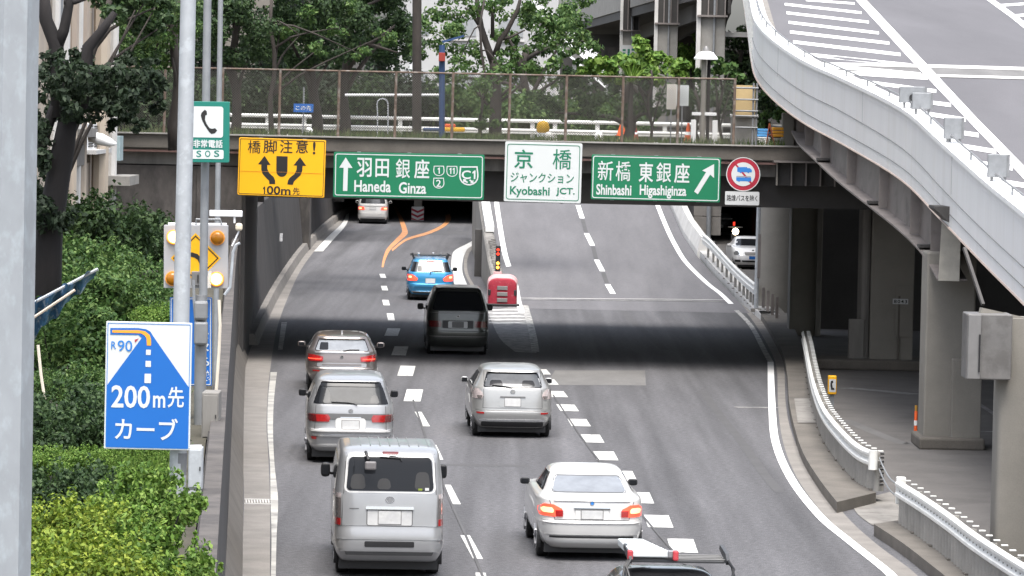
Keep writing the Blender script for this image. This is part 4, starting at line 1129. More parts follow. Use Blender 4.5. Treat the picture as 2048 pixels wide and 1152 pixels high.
letter('R', fr, (*z6(642, 858), *z6(672, 815)), 'sign_ink_blue', t, .012)
letter('90', fr, (*z6(679, 872), *z6(765, 810)), 'sign_ink_blue', t, .006)
letter('200', fr, (*z7(636, 186), *z7(862, 62)), 'sign_white', t, .018, .007)
letter('m', fr, (*z7(876, 186), *z7(948, 118)), 'sign_white', t, .018, .007)
letter('先', fr, (*z7(960, 186), *z7(1056, 68)), 'sign_white', t, .014, .007)
letter('カーブ', fr, (*z7(655, 366), *z7(1020, 250)), 'sign_white', t, .014, .007)
for v in (.25, .78):
    MB().beam(fr(w * .12, h * v, -.05), fr(w * .95, h * v, -.05), .04, .03).build('bracket', 'galvanised_back', t)

# green telephone board
K = ((377, 203), (459.5, 203), (457.5, 326), (375, 324))
t, fr, w, h = board('telephone_sign', 'green framed emergency telephone board with a black handset reading SOS', 'road sign', K, 51.7, 'sign_teal', .10, .014)
B_ = lambda *q: pxbox(fr, w, h, K, *q)[0]
UV = pxbox(fr, w, h, K, 0, 0, 1, 1)[1]
z1 = lambda x, y: UV(x / 2.881, y / 2.881)
flat(fr, round_rect(*B_(383, 213, 447, 274.5), .03), .004, 'sign_white', t, 'panel')
flat(fr, [z1(*q) for q in ((1172, 640), (1182, 632), (1192, 640), (1194, 660), (1184, 666), (1182, 690), (1192, 715), (1208, 738), (1222, 742), (1240, 738), (1252, 752), (1238, 768), (1218, 772), (1205, 760), (1180, 722), (1164, 690), (1158, 665), (1162, 650))], .007, 'ink_black', t, 'handset_mark')
letter('非常電話', fr, (*z1(1113, 850), *z1(1283, 806)), 'sign_white', t, .020, .006)
flat(fr, round_rect(*B_(383, 300, 447, 317), .02), .004, 'sign_white', t, 'panel')
for ch, x0, x1 in (('S', 1130, 1160), ('O', 1180, 1212), ('S', 1232, 1264)):
    letter(ch, fr, (*z1(x0, 904), *z1(x1, 867)), 'sign_teal', t, .016, .007)

# flashing curve warning
K = ((328, 450), (456.5, 450.5), (455, 577), (327, 576))
mat('board_grey', (.36, .36, .37), .5, var=.05)
t, fr, w, h = board('flasher_board', 'white board with yellow diamond curve mark and four amber flasher lamps', 'warning light', K, 52.6, 'board_grey', .09, .010)
B_ = lambda *q: pxbox(fr, w, h, K, *q)[0]
UV = pxbox(fr, w, h, K, 0, 0, 1, 1)[1]
z6 = lambda x, y: UV(x / 2.881, 400 + y / 2.881)
flat(fr, [z6(1128, 190), z6(1272, 335), z6(1128, 478), z6(984, 335)], .004, 'sign_yellow', t, 'diamond')
ring(fr, [z6(1128, 203), z6(1260, 335), z6(1128, 465), z6(996, 335)], [z6(1128, 212), z6(1251, 335), z6(1128, 456), z6(1005, 335)], .007, 'ink_black', t)
flat(fr, [z6(*q) for q in ((1070, 300), (1110, 302), (1140, 312), (1160, 335), (1170, 365), (1172, 400), (1152, 400), (1150, 368), (1140, 345), (1122, 332), (1100, 326), (1070, 326))], .008, 'ink_black', t, 'curve_mark')
mat('amber_glass', (.34, .125, .004), .25, var=.1, vscale=20)
mat('amber_lit', (1, .75, .3), .3, emit=(1.0, .50, .06), estr=.75, var=0)
mat('amber_core', (1, .9, .6), .3, emit=(1.0, .80, .42), estr=3.0, var=0)
for x, y, lit in ((1003, 214, 1), (1254, 218, 0), (995, 452, 0), (1247, 456, 1)):
    cpt = fr(*z6(x, y), .01); rr = 39 / 2.881 * 52.6 / F
    lm = MB().tube([cpt, cpt - Vector((0, .05, 0)), cpt - Vector((0, .065, 0))], [rr, rr * .9, rr * .4], 20).build('lamp', 'amber_lit' if lit else 'amber_glass', t, smooth=True)
    if lit: MB().tube([cpt - Vector((0, .066, 0)), cpt - Vector((0, .07, 0))], rr * .72, 20).build('lamp_core', 'amber_core', lm)
    MB().tube([cpt + Vector((0, .012, 0)), cpt - Vector((0, .02, 0))], rr * 1.1, 20).build('lamp_ring', 'sign_orange', lm)
MB().box(fr(*z6(1142, 452), .03), (.165, .05, .18)).build('control_box', 'steel_grey', t, bevel=.01)
MB().box(fr(*z6(1142, 452), .065), (.014, .015, .10)).build('handle', 'black_plastic', t)
MB().box(fr(*z6(1192, 458), .03), (.11, .04, .205)).build('cover_plate', 'sign_pale', t)
MB().tube([fr(.05, h + .01, -.05), fr(w - .02, h + .01, -.05)], .018, 6).build('top_rail', 'steel_white', t)
MB().tube([fr(w * .5, h, -.04), fr(w * .5, h + .07, -.04), fr(w * .88, h + .07, -.04), fr(w * .9, h, -.04)], .014, 6).build('handle_bar', 'galvanised_dull', t)

# vertical blue board
K = ((342, 595), (426, 595), (421, 772), (337, 771))
t, fr, w, h = board('advisory_sign', 'upright dark blue board with white vertical writing half hidden behind a pole', 'road sign', K, 52.7, 'sign_blue', .04, .012)
ring(fr, round_rect(.012, .012, w - .012, h - .012, .01), round_rect(.022, .022, w - .022, h - .022, .01), .003, 'sign_white', t)
UV = pxbox(fr, w, h, K, 0, 0, 1, 1)[1]
for ch, y0, y1 in (('カ', 603, 622), ('イ', 631, 650), ('モ', 658, 678), ('ヌ', 687, 704), ('ろ', 715, 733), ('機', 741, 762)):
    letter(ch, fr, (*UV(395, y1), *UV(418, y0)), 'sign_white', t, .014, .005)

# white bracket lamp and its cable at the mouth of the underpass
q = P(452, 427, 54)
t = thing('bracket_lamp', 'white bracket arm with a small cream lamp beside dark bridge corner', 'lamp', q)
MB().box(q, (.42, .06, .08)).build('arm', 'steel_white', t, bevel=.01)
c = P(478, 454, 54); MB().box(c, (.09, .09, .10)).build('lamp_housing', mat('cream', (.62, .55, .42), .5).name, t, bevel=.03)
MB().tube([P(469, 420, 54), P(469, 446, 54)], .014, 6).build('drop_rod', 'steel_white', t)
MB().tube([P(478, 462, 54), P(470, 480, 54), P(464, 492, 54)], .011, 6).build('wire', 'steel_white', t)
MB().tube([P(480, 486, 54), P(472, 490, 54), P(466, 505, 54), P(463, 545, 54), P(460, 575, 54), P(449, 590, 54)], .019, 6).build('conduit', 'galvanised', t)
o = MB().tube([P(438, 600, 51), P(440, 650, 51), P(438, 700, 51), P(434, 760, 51), P(431, 800, 51), P(431, 822, 51)], .020, 6).build('hanging_cable', mat('cable_cream', (.62, .56, .46), .6).name)
tag(o, 'cream cable hanging down beside the blue upright board', 'cable')
o = MB().tube([P(411, 1040, 40), P(409, 1075, 40), P(404, 1120, 40), P(398, 1170, 40)], .020, 6).build('hanging_cable', 'cable_cream')
tag(o, 'bright cream cable running down the low box near the hedge', 'cable')
# utility boxes on top of the wall
def wall_box(label, x0, y0, x1, y1, Y, m, d=.4):
    a, b = P(x0, y0, Y), P(x1, y1, Y)
    th = thing('utility_box', label, 'utility box', ((a.x + b.x) / 2, Y, b.z))
    MB().box(((a.x + b.x) / 2, Y + d / 2, (a.z + b.z) / 2), (b.x - a.x, d, a.z - b.z)).build('case', m, th, bevel=.012)
    MB().box(((a.x + b.x) / 2, Y - .008, (a.z + b.z) / 2), ((b.x - a.x) * .86, .016, (a.z - b.z) * .88)).build('door', m, th, bevel=.004)
    MB().box((b.x - (b.x - a.x) * .16, Y - .02, (a.z + b.z) / 2), (.012, .02, .04)).build('latch', 'black_plastic', th)
    return th
wall_box('pale grey utility box clamped beside the pole of the blue board', 377, 894, 404, 980, 41.2, 'galvanised', .15)
wall_box('lower weathered grey utility box with a dark hollow top beside the pole', 374, 985, 417, 1056, 43.0, 'galvanised_dull', .3)
wall_box('grey concrete junction box standing on the wall top behind the boards', 404, 785, 436, 880, 50, 'concrete_stained', .5)
wall_box('bottom grey utility box under the dark hollow at the wall top', 372, 1075, 412, 1200, 42.6, 'galvanised_dull', .3)
# ================================================================== VEHICLES
mat('car_silver', (0.33, 0.333, 0.337), .32, .45, var=.03, coat=.6)
mat('car_champagne', (0.335, 0.335, 0.325), .32, .45, var=.03, coat=.6)
mat('car_white', (0.52, 0.515, 0.50), .30, .0, var=.03, coat=.8)
mat('car_graphite', (0.19, 0.165, 0.155), .28, .6, var=.03, coat=.7)
mat('car_dark', (0.060, 0.064, 0.058), .30, .4, var=.05, coat=.6)
mat('car_blue', (0.045, 0.27, 0.50), .28, .45, var=.03, coat=.8)
mat('car_black', (0.02, 0.02, 0.022), .25, .2, var=.05, coat=.8)
mat('glass', (0.012, 0.013, 0.015), .06, .0, var=0, spec=.22)
mat('glass_mid', (0.028, 0.030, 0.032), .06, .0, var=.4, vscale=2.2, spec=.16)
mat('glass_pale', (0.050, 0.053, 0.056), .05, .0, var=.3, vscale=2.5, spec=.7)
mat('glass_sky', (0.21, 0.223, 0.238), .06, .1, var=.22, vscale=2.2, spec=1.0)  # pale base colour puts the sky's reflection into the glass
mat('tail_red', (0.30, 0.012, 0.012), .20, var=.25, vscale=22, coat=.8)
mat('tail_dark', (0.10, 0.012, 0.012), .20, var=.2, vscale=25, coat=.8)
mat('tail_clear', (0.42, 0.36, 0.35), .18, var=.2, vscale=25, coat=.8)
mat('tail_smoke', (0.12, 0.105, 0.10), .18, var=.3, vscale=25, coat=.8)
mat('brake_lit', (0.9, 0.10, 0.05), .3, var=0, emit=(1.0, .05, .025), estr=.45)
mat('brake_hot', (1, .5, .3), .3, var=0, emit=(1.0, .36, .14), estr=.8)
mat('chrome', (0.62, 0.63, 0.64), .15, .9, var=.05)
mat('plate', (0.46, 0.46, 0.45), .5, var=.14, vscale=18, col2=(.40, .40, .40), mix_scale=9)
mat('wheel_alloy', (0.34, 0.34, 0.35), .35, .7, var=.1)
mat('trim_black', (0.015, 0.015, 0.016), .5, var=.1)
mat('trim_grey', (0.10, 0.10, 0.10), .5, var=.1)
mat('seat_dark', (0.02, 0.02, 0.021), .7, var=.1)

def cr1(v, n):
    """Catmull-Rom through a list of number tuples"""
    out = []
    for i in range(len(v) - 1):
        p1, p2 = v[i], v[i + 1]
        p0 = v[i - 1] if i else tuple(2 * a - b for a, b in zip(p1, p2))
        p3 = v[i + 2] if i + 2 < len(v) else tuple(2 * b - a for a, b in zip(p1, p2))
        for k in range(n):
            t = k / n
            q = []
            for a, b, c, d in zip(p0, p1, p2, p3):
                x = .5 * (2 * b + (c - a) * t + (2 * a - 5 * b + 4 * c - d) * t * t + (3 * b - a - 3 * c + d) * t ** 3)
                lo, hi = min(b, c), max(b, c)
                q.append(min(max(x, lo - .01), hi + .01))
            out.append(tuple(q))
    out.append(v[-1])
    res = [out[0]]
    for q in out[1:]:
        if q[0] > res[-1][0] + 1e-4: res.append(q)
    return res

class Car:
    """body from level outlines: rows (z, rear y, front y, half width); local axes: rear bumper at y=0, nose towards +y"""
    def __init__(s, name, label, rows, paint, pos, heading, n=7.0, sz=1.0, sw=1.0, cat='car', group=None):
        s.rows = cr1([(z * sz, p_, q_, w * sw) for z, p_, q_, w in rows], 4); s.n = n; s.sz = sz; s.sw = sw; s.paint = paint
        s.L = max(r[2] for r in rows)
        s.th = thing(name, label, cat, pos, group, rz=heading)
        mb = MB(); N = 72; secs = []
        for z, yr, yf, w in s.rows:
            L = (yf - yr) / 2; yc = (yf + yr) / 2; sec = []
            for k in range(N):
                a = 2 * math.pi * k / N
                c, d = math.cos(a), math.sin(a)
                # even spacing near the corners
                e = 2.0 / n
                sec.append(Vector((w * math.copysign(abs(c) ** e, c), yc + L * math.copysign(abs(d) ** e, d), z)))
            secs.append(sec)
        mb.loft(secs)
        s.body = mb.build('body', paint, s.th, smooth=True, local=True)
        s.body.modifiers.new('edges', 'EDGE_SPLIT').split_angle = R(50)
    def at(s, z):
        rw = s.rows
        if z <= rw[0][0]: return rw[0]
        for a, b in zip(rw, rw[1:]):
            if z <= b[0]:
                t = (z - a[0]) / (b[0] - a[0]); return tuple(x + (y - x) * t for x, y in zip(a, b))
        return rw[-1]
    def rear(s, x, z):
        _, yr, yf, w = s.at(z); t = min(abs(x) / w, .9995)
        return (yf + yr) / 2 - (yf - yr) / 2 * (1 - t ** s.n) ** (1 / s.n)
    def front(s, x, z):
        _, yr, yf, w = s.at(z); t = min(abs(x) / w, .9995)
        return (yf + yr) / 2 + (yf - yr) / 2 * (1 - t ** s.n) ** (1 / s.n)
    def side(s, y, z):
        _, yr, yf, w = s.at(z); t = min(abs(y - (yf + yr) / 2) / ((yf - yr) / 2), .9995)
        return w * (1 - t ** s.n) ** (1 / s.n)
    def patch(s, name, rows, m, off=.006, face='rear', rc=0.0, parent=None, nx=10, smooth=True, nz=3, sgn=1):
        """a fitted panel: rows of (z, a, b) = its left and right edge at that height"""
        rows = sorted(rows)
        dense = []
        for (z0, a0, b0), (z1, a1, b1) in zip(rows, rows[1:]):
            for k in range(nz):
                t = k / nz; dense.append((z0 + (z1 - z0) * t, a0 + (a1 - a0) * t, b0 + (b1 - b0) * t))
        dense.append(rows[-1])
        if rc:
            zb, zt = rows[0][0], rows[-1][0]; out = []
            zs = sorted({d[0] for d in dense} | {zb + rc * q for q in (.04, .15, .35, .65, 1)} | {zt - rc * q for q in (.04, .15, .35, .65, 1)})
            for z in zs:
                for p, q in zip(dense, dense[1:]):
                    if p[0] <= z <= q[0] + 1e-9:
                        t = (z - p[0]) / max(q[0] - p[0], 1e-9); a = p[1] + (q[1] - p[1]) * t; b = p[2] + (q[2] - p[2]) * t; break
                d = min(z - zb, zt - z); ins = rc - math.sqrt(max(0, rc * rc - (rc - min(d, rc)) ** 2))
                out.append((z, a + ins, b - ins))
            dense = out
        def pt(u, z, o):
            if face == 'rear': return (u, s.rear(u, z) - o, z)
            if face == 'front': return (u, s.front(u, z) + o, z)
            return (sgn * (s.side(u, z) + o), u, z)
        nr = len(dense); vs = []; fs = []
        for z, a, b in dense:
            for k in range(nx + 1): vs.append(pt(a + (b - a) * k / nx, z, off))
        w = nx + 1
        for i in range(nr - 1):
            for k in range(nx): fs.append((i * w + k, i * w + k + 1, (i + 1) * w + k + 1, (i + 1) * w + k))
        loop = [k for k in range(w)] + [i * w + nx for i in range(1, nr)] + [(nr - 1) * w + k for k in range(nx - 1, -1, -1)] + [i * w for i in range(nr - 2, 0, -1)]
        base = len(vs)
        for i in loop:
            z, a, b = dense[i // w]; vs.append(pt(a + (b - a) * (i % w) / nx, z, -.012))
        nl = len(loop)
        for k in range(nl): fs.append((loop[k], loop[(k + 1) % nl], base + (k + 1) % nl, base + k))
        mb = MB(); mb.add(vs, fs)
        o = mb.build(name, m, parent or s.th, local=True, smooth=smooth)
        o.modifiers.new('edges', 'EDGE_SPLIT').split_angle = R(50)
        return o
    def bar(s, name, z0, z1, hw, m, off=.02, parent=None, face='rear', rc=0.0):
        return s.patch(name, [(z0, -hw, hw), (z1, -hw, hw)], m, off, face, rc, parent, nx=20)
    def plate_(s, z0, z1, x=0.0, face='rear', m='plate', off=.016):
        o = s.patch('number_plate', [(z0, x - .165, x + .165), (z1, x - .165, x + .165)], m, off, face, .01)
        s.patch('plate_frame', [(z0 - .012, x - .178, x + .178), (z1 + .012, x - .178, x + .178)], 'steel_grey', off - .006, face, .01)
        return o
    def wheels(s, ys, r, xw, tw=.20):
        for y in ys:
            for sx in (-1, 1):
                c = Vector((sx * (xw * .945 - tw / 2), y, r))
                prof = [(-tw / 2, r * .78), (-tw / 2 + .01, r * .95), (-tw / 2 + .04, r), (tw / 2 - .04, r), (tw / 2 - .01, r * .95), (tw / 2, r * .78)]
                N = 28; secs = [[c + Vector((u, q * math.cos(2 * math.pi * k / N), q * math.sin(2 * math.pi * k / N))) for k in range(N)] for u, q in prof]
                t = MB().loft(secs).build('wheel', 'rubber', s.th, local=True, smooth='auto')
                ms = MB(); x = c.x + sx * (tw / 2 + .004)
                ms.tube([(x - sx * .02, y, r), (x, y, r)], r * .66, 24)
                for k in range(5):
                    a = 2 * math.pi * k / 5
                    ms.beam((x + sx * .004, y, r), (x + sx * .004, y + r * .62 * math.cos(a), r + r * .62 * math.sin(a)), .05, .012)
                ms.build('rim', 'wheel_alloy', t, local=True)
                # dark wheel opening round it
                secs = [[Vector((sx * (s.side(y, r * 1.2) - .05 + u), y + q * math.cos(R(a)), r * .95 + q * math.sin(R(a)))) for a in range(-20, 201, 10)] for u, q in ((.0, r * 1.20), (.058, r * 1.22), (.058, r * 1.10), (.0, r * 1.08))]
                MB().loft(secs, closed=False, caps=False).build('wheel_arch', 'trim_black', s.th, local=True)
    def under(s, z0=.11, z1=.36, m='trim_black', w=.70, y0=.35, y1=None):
        y1 = y1 or s.L - .4
        MB().box((0, (y0 + y1) / 2, (z0 + z1) / 2), (w * 2, y1 - y0, z1 - z0)).build('underbody_block', m, s.th, local=True)  # dark box added to block light beneath the car
    def mirrors(s, y, z, x, m, sz=(.20, .12, .15), m2='trim_black'):
        for sx in (-1, 1):
            c = Vector((sx * (x + sz[0] * .5), y, z)); secs = []
            for k, (dy, q) in enumerate(((-.5, .82), (-.45, .95), (.0, 1.0), (.35, .8), (.5, .45))):
                secs.append([c + Vector((sz[0] / 2 * q * math.copysign(abs(math.cos(a)) ** .6, math.cos(a)), dy * sz[1], sz[2] / 2 * q * math.copysign(abs(math.sin(a)) ** .6, math.sin(a)))) for a in [2 * math.pi * k / 16 for k in range(16)]])
            o = MB().loft(secs).build('mirror', m, s.th, local=True, smooth=True)
            MB().box(c + Vector((0, -sz[1] * .5 - .004, 0)), (sz[0] * .72, .008, sz[2] * .68)).build('mirror_glass', 'glass', o, local=True, bevel=.01)
            MB().beam(c + Vector((-sx * sz[0] * .3, 0, -sz[2] * .2)), (sx * (x - .08), y + .05, z - .08), .05, .04).build('mirror_arm', m2, o, local=True)
    def emblem(s, z, r=.045, m='chrome', m2='trim_grey', x=0, face='rear', wide=1.0):
        y = (s.rear(x, z) - .008) if face == 'rear' else (s.front(x, z) + .008)
        d = -1 if face == 'rear' else 1
        ringv = [[Vector((x + q * wide * math.cos(2 * math.pi * k / 20), y + d * o, z + q * math.sin(2 * math.pi * k / 20))) for k in range(20)] for q, o in ((r, 0), (r, .012), (r * .78, .012), (r * .78, 0))]
        o = MB().loft(ringv, caps=False).build('emblem', m, s.th, local=True)
        MB().tube([(x, y, z), (x, y + d * .008, z)], r * .78, 20).build('emblem_disc', m2, o, local=True)
    def wiper(s, pts, parent=None):
        MB().tube([(x, s.rear(x, z) - .03, z) for x, z in pts], .011, 6).build('wiper', 'trim_black', s.th, local=True)
    def side_glass(s, rows, m='glass'):
        for sx in (-1, 1):
            s.patch('side_window', rows, m, .005, 'side', .03, nx=14, sgn=sx)
    def pairs(s, name, rows, m, off=.012, rc=.0, face='rear', parent=None, nx=8):
        out = []
        for sx in (-1, 1):
            rr = [(z, min(sx * a, sx * b), max(sx * a, sx * b)) for z, a, b in rows]
            out.append(s.patch(name, rr, m, off, face, rc, parent, nx=nx))
        return out
    def seats(s, y, z, xs, m='seat_dark'):
        pass

def seams(c, zb, zt, hb, ht, mid=None, m='trim_grey'):
    """thin dark gap round the tailgate or boot lid"""
    for sx in (-1, 1):
        c.patch('panel_gap', [(zb, sx * hb - .006, sx * hb + .006), (zt, sx * ht - .006, sx * ht + .006)], m, .004, nx=1, nz=8)
    c.patch('panel_gap', [(zb - .005, -hb, hb), (zb + .005, -hb, hb)], m, .004, nx=16)
def ground_pos(px, Y):
    p = P(px, 600, Y); return Vector((p.x, Y, 0))

# ---- silver delivery van, nearest
c = Car('delivery_van', 'silver high roofed van with ribbed roof and a rear wiper mirror nearest in left lane',
        [(.26, .14, 4.50, .76), (.38, .03, 4.60, .82), (.50, .0, 4.66, .845), (.66, .0, 4.69, .8475), (.80, .03, 4.69, .8475), (1.05, .05, 4.60, .845), (1.28, .08, 4.30, .838), (1.55, .14, 3.95, .805),
         (1.75, .19, 3.50, .775), (1.845, .24, 3.2, .755), (1.90, .33, 2.7, .725), (1.93, .50, 2.3, .66), (1.945, .75, 2.0, .52), (1.95, 1.0, 1.75, .30)], 'car_silver', ground_pos(788, 63.0), R(3.2), n=11, sw=.975, cat='van')
c.patch('rear_window', [(1.315, -.655, .655), (1.815, -.612, .612)], 'glass', .010, rc=.07, nx=16)
c.patch('window_surround', [(1.285, -.69, .69), (1.85, -.645, .645)], 'car_white', .004, rc=.09, nx=16)
c.patch('tailgate', [(.80, -.70, .70), (1.27, -.70, .70)], 'car_silver', .010, rc=.02, nx=16)
c.patch('plate_recess', [(.80, -.345, .345), (1.09, -.345, .345)], 'trim_grey', .014, rc=.03)
c.patch('garnish', [(1.045, -.36, .36), (1.09, -.355, .355)], 'chrome', .035, rc=.015)
c.plate_(.83, 1.02, 0, off=.024)
c.patch('plate_panel', [(.81, -.33, .33), (1.03, -.33, .33)], 'plate', .016, rc=.02)
c.emblem(1.185, .052, 'chrome', 'chrome', wide=1.3)
for o, (za, zb, m) in enumerate(((.80, .90, 'tail_red'), (.905, 1.20, 'tail_smoke'), (1.205, 1.27, 'tail_clear'))):
    c.pairs('tail_lamp', [(za, .728, .838), (zb, .728, .832)], m, .018, .012)
c.pairs('lamp_bead', [(.97, .77, .80), (1.0, .77, .80)], 'chrome', .024, .01)
c.pairs('lamp_bead', [(1.04, .77, .80), (1.07, .77, .80)], 'chrome', .024, .01)
c.bar('bumper', .42, .585, .838, 'car_silver', .05, rc=.05)
c.bar('bumper_top', .60, .79, .80, 'car_silver', .022, rc=.03)
c.patch('bumper_slot', [(.49, -.37, .37), (.575, -.37, .37)], 'trim_black', .056, rc=.02)
c.patch('bumper_lower', [(.36, -.80, .80), (.43, -.83, .83)], 'trim_grey', .03, rc=.02)
c.patch('stop_lamp', [(1.850, -.12, .12), (1.888, -.12, .12)], 'tail_dark', .014, rc=.012)
c.wiper([(-.02, 1.83), (.08, 1.82), (.15, 1.80), (.165, 1.76)]); c.wiper([(-.16, 1.815), (.14, 1.80)])
yv = c.rear(-.37, 1.8)
MB().tube([(-.37, yv - .02, 1.88), (-.36, yv - .14, 1.86), (-.33, yv - .22, 1.78)], .026, 8).build('mirror_arm', 'trim_black', c.th, local=True)
MB().box((-.30, yv - .25, 1.70), (.17, .05, .13)).build('rear_view_mirror', mat('mirror_grey', (.16, .15, .15), .4).name, c.th, local=True, bevel=.025)
for k in range(9):
    x = -.58 + k * .145
    MB().tube([(x, yy, c.at(1.92)[0] + .020 - .012 * abs(x / .6) ** 3) for yy in (.62, 1.0, 1.6, 2.2)], .014, 6).build('roof_rib', 'car_silver', c.th, local=True)
c.side_glass([(1.20, .5, 3.9), (1.68, .6, 3.5)])
c.mirrors(3.75, 1.30, .845, 'trim_black', (.15, .12, .23))
c.wheels((.98, 3.55), .325, .825); c.under(.12, .42, w=.74)
c.patch('badge', [(1.045, -.60, -.46), (1.06, -.60, -.46)], 'trim_grey', .014)
c.patch('sticker', [(1.33, .42, .48), (1.36, .42, .48)], 'leaf_yellow', .014)
c.patch('sticker', [(1.33, .52, .58), (1.37, .52, .58)], 'plate', .014)

seams(c, .79, 1.86, .715, .66)
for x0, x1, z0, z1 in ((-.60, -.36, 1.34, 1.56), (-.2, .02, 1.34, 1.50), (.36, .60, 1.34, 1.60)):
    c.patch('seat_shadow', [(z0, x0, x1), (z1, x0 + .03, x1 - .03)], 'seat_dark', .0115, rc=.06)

# ---- white saloon
SALOON = [(.20, .18, 4.28, .74), (.30, .05, 4.41, .82), (.45, .01, 4.47, .86), (.60, 0.0, 4.47, .872), (.64, .035, 4.45, .872), (.80, .05, 4.37, .872), (.92, .07, 4.15, .855), (.965, .10, 3.75, .835),
          (.985, .22, 3.45, .805), (1.0, .50, 3.3, .77), (1.03, .66, 3.15, .735), (1.12, .90, 2.95, .685), (1.22, 1.20, 2.70, .635), (1.30, 1.48, 2.48, .585), (1.345, 1.68, 2.30, .52), (1.372, 1.85, 2.15, .40), (1.382, 1.95, 2.05, .22)]
c = Car('saloon_car', 'white saloon with both brake lamps lit and blue grey mirrors in the middle lane', SALOON, 'car_white', ground_pos(1194, 66.0), R(3.2), n=6, sw=.975)
c.patch('rear_window', [(1.035, -.585, .585), (1.235, -.505, .505)], 'glass_sky', .008, rc=.05, nx=18)
c.patch('window_seal', [(1.02, -.61, .61), (1.25, -.525, .525)], 'trim_grey', .003, rc=.06, nx=18)
c.bar('trunk_lip', .945, .972, .60, 'car_white', .025, rc=.012)
c.pairs('tail_lamp', [(.70, .46, .80), (.76, .455, .825), (.82, .47, .82), (.885, .60, .74)], 'brake_lit', .016)
c.pairs('lamp_glow', [(.755, .60, .77), (.80, .60, .79), (.835, .62, .76)], 'brake_hot', .022, .02)
c.pairs('lamp_inner', [(.70, .455, .565), (.80, .455, .575)], 'tail_red', .022, .01)
c.patch('plate_recess', [(.66, -.26, .26), (.84, -.26, .26)], 'car_white', .010, rc=.02)
c.patch('garnish', [(.835, -.285, .285), (.86, -.285, .285)], 'chrome', .026, rc=.01)
c.patch('plate_shadow', [(.812, -.28, .28), (.835, -.28, .28)], 'trim_grey', .02)
c.plate_(.67, .80, 0, off=.022)
c.emblem(.912, .034, 'chrome', 'sign_ink_blue')
c.bar('bumper_step', .605, .645, .855, 'car_white', .05, rc=.02)
c.bar('bumper', .42, .60, .85, 'car_white', .028, rc=.05)
c.bar('bumper_strip', .372, .398, .66, 'trim_black', .03, rc=.008)
c.bar('bumper_lower', .28, .368, .70, 'car_white', .03, rc=.03)
c.side_glass([(1.02, 1.05, 3.0), (1.27, 1.5, 2.5)])
c.mirrors(3.05, .985, .80, 'black_plastic', (.16, .10, .11))
c.th.children  # (mirror caps are dark teal on the kerb side)
c.wheels((.86, 3.58), .315, .865); c.under(.11, .34, w=.72)

seams(c, .655, .94, .58, .66)

# ---- silver-champagne hatchback crossing to the ramp
HATCH = [(.22, .15, 4.05, .76), (.32, .05, 4.17, .83), (.48, 0, 4.24, .872), (.575, .0, 4.25, .88), (.60, .03, 4.24, .88), (.8, .06, 4.1, .878), (.95, .09, 3.75, .865), (1.05, .12, 3.35, .835), (1.10, .16, 3.2, .805), (1.2, .26, 2.98, .745),
         (1.34, .42, 2.6, .675), (1.40, .47, 2.45, .645), (1.43, .50, 2.35, .62), (1.465, .78, 2.1, .56), (1.495, 1.1, 1.9, .44), (1.508, 1.35, 1.7, .24)]
c = Car('hatchback_car', 'silver beige hatchback with clear tail lamps alone beside the block lane dashes', HATCH, 'car_champagne', ground_pos(1030, 89.7), R(2.9), n=6)
c.patch('rear_window', [(1.085, -.60, .60), (1.345, -.515, .515)], 'glass_pale', .008, rc=.04, nx=18)
c.patch('window_surround', [(1.07, -.635, .635), (1.375, -.545, .545)], 'glass', .003, rc=.05, nx=18)
c.bar('spoiler', 1.385, 1.415, .55, 'car_champagne', .05, rc=.015)
c.pairs('tail_lamp', [(.83, .655, .84), (.90, .62, .845), (.98, .66, .825), (1.04, .73, .79)], 'tail_clear', .014)
c.pairs('lamp_inner', [(.84, .66, .74), (.90, .64, .75)], 'tail_smoke', .02, .01)
c.pairs('reflector', [(.515, .60, .76), (.555, .60, .77)], 'tail_red', .012, .01)
c.plate_(.68, .85, 0)
c.patch('plate_recess', [(.665, -.285, .285), (.862, -.30, .30)], 'car_champagne', .005, rc=.03)
c.patch('garnish', [(.86, -.27, .27), (.89, -.27, .27)], 'trim_grey', .02, rc=.01)
c.emblem(.985, .042, 'chrome', 'car_champagne', wide=1.25)
c.bar('bumper_crease', .595, .625, .86, 'car_champagne', .03, rc=.015)
c.bar('bumper_chin', .36, .40, .70, 'chrome', .012, rc=.015)
c.bar('diffuser', .24, .345, .66, 'trim_black', .014, rc=.03)
c.wiper([(.0, 1.075), (-.2, 1.10), (-.44, 1.125)])
c.side_glass([(1.06, .75, 3.0), (1.34, .95, 2.45)])
c.mirrors(2.9, 1.05, .84, 'car_champagne', (.16, .11, .13))
c.wheels((.75, 3.35), .315, .87); c.under(.11, .34, w=.72)

seams(c, .64, 1.40, .63, .60)
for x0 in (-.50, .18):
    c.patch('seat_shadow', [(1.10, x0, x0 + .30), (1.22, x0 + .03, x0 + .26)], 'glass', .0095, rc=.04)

# ---- silver minivan
MPV = [(.24, .16, 4.55, .78), (.36, .05, 4.66, .85), (.50, .01, 4.72, .885), (.66, .0, 4.75, .893), (.70, .03, 4.74, .893), (.95, .06, 4.55, .89), (1.08, .09, 4.2, .875), (1.17, .12, 3.9, .85), (1.30, .20, 3.6, .80),
       (1.50, .32, 3.2, .725), (1.58, .38, 3.0, .69), (1.62, .43, 2.9, .66), (1.66, .7, 2.7, .60), (1.69, 1.1, 2.5, .48), (1.70, 1.4, 2.3, .25)]
c = Car('minivan', 'silver minivan with dark rear window spoiler in line between grey hatchback and van', MPV, 'car_silver', ground_pos(706, 82.6), R(3.1), n=7, sw=.975, cat='minivan')
c.patch('rear_window', [(1.165, -.725, .725), (1.55, -.60, .60)], 'glass_mid', .008, rc=.05, nx=18)
c.patch('window_top', [(1.50, -.60, .60), (1.585, -.585, .585)], 'glass', .022, rc=.03, nx=18)
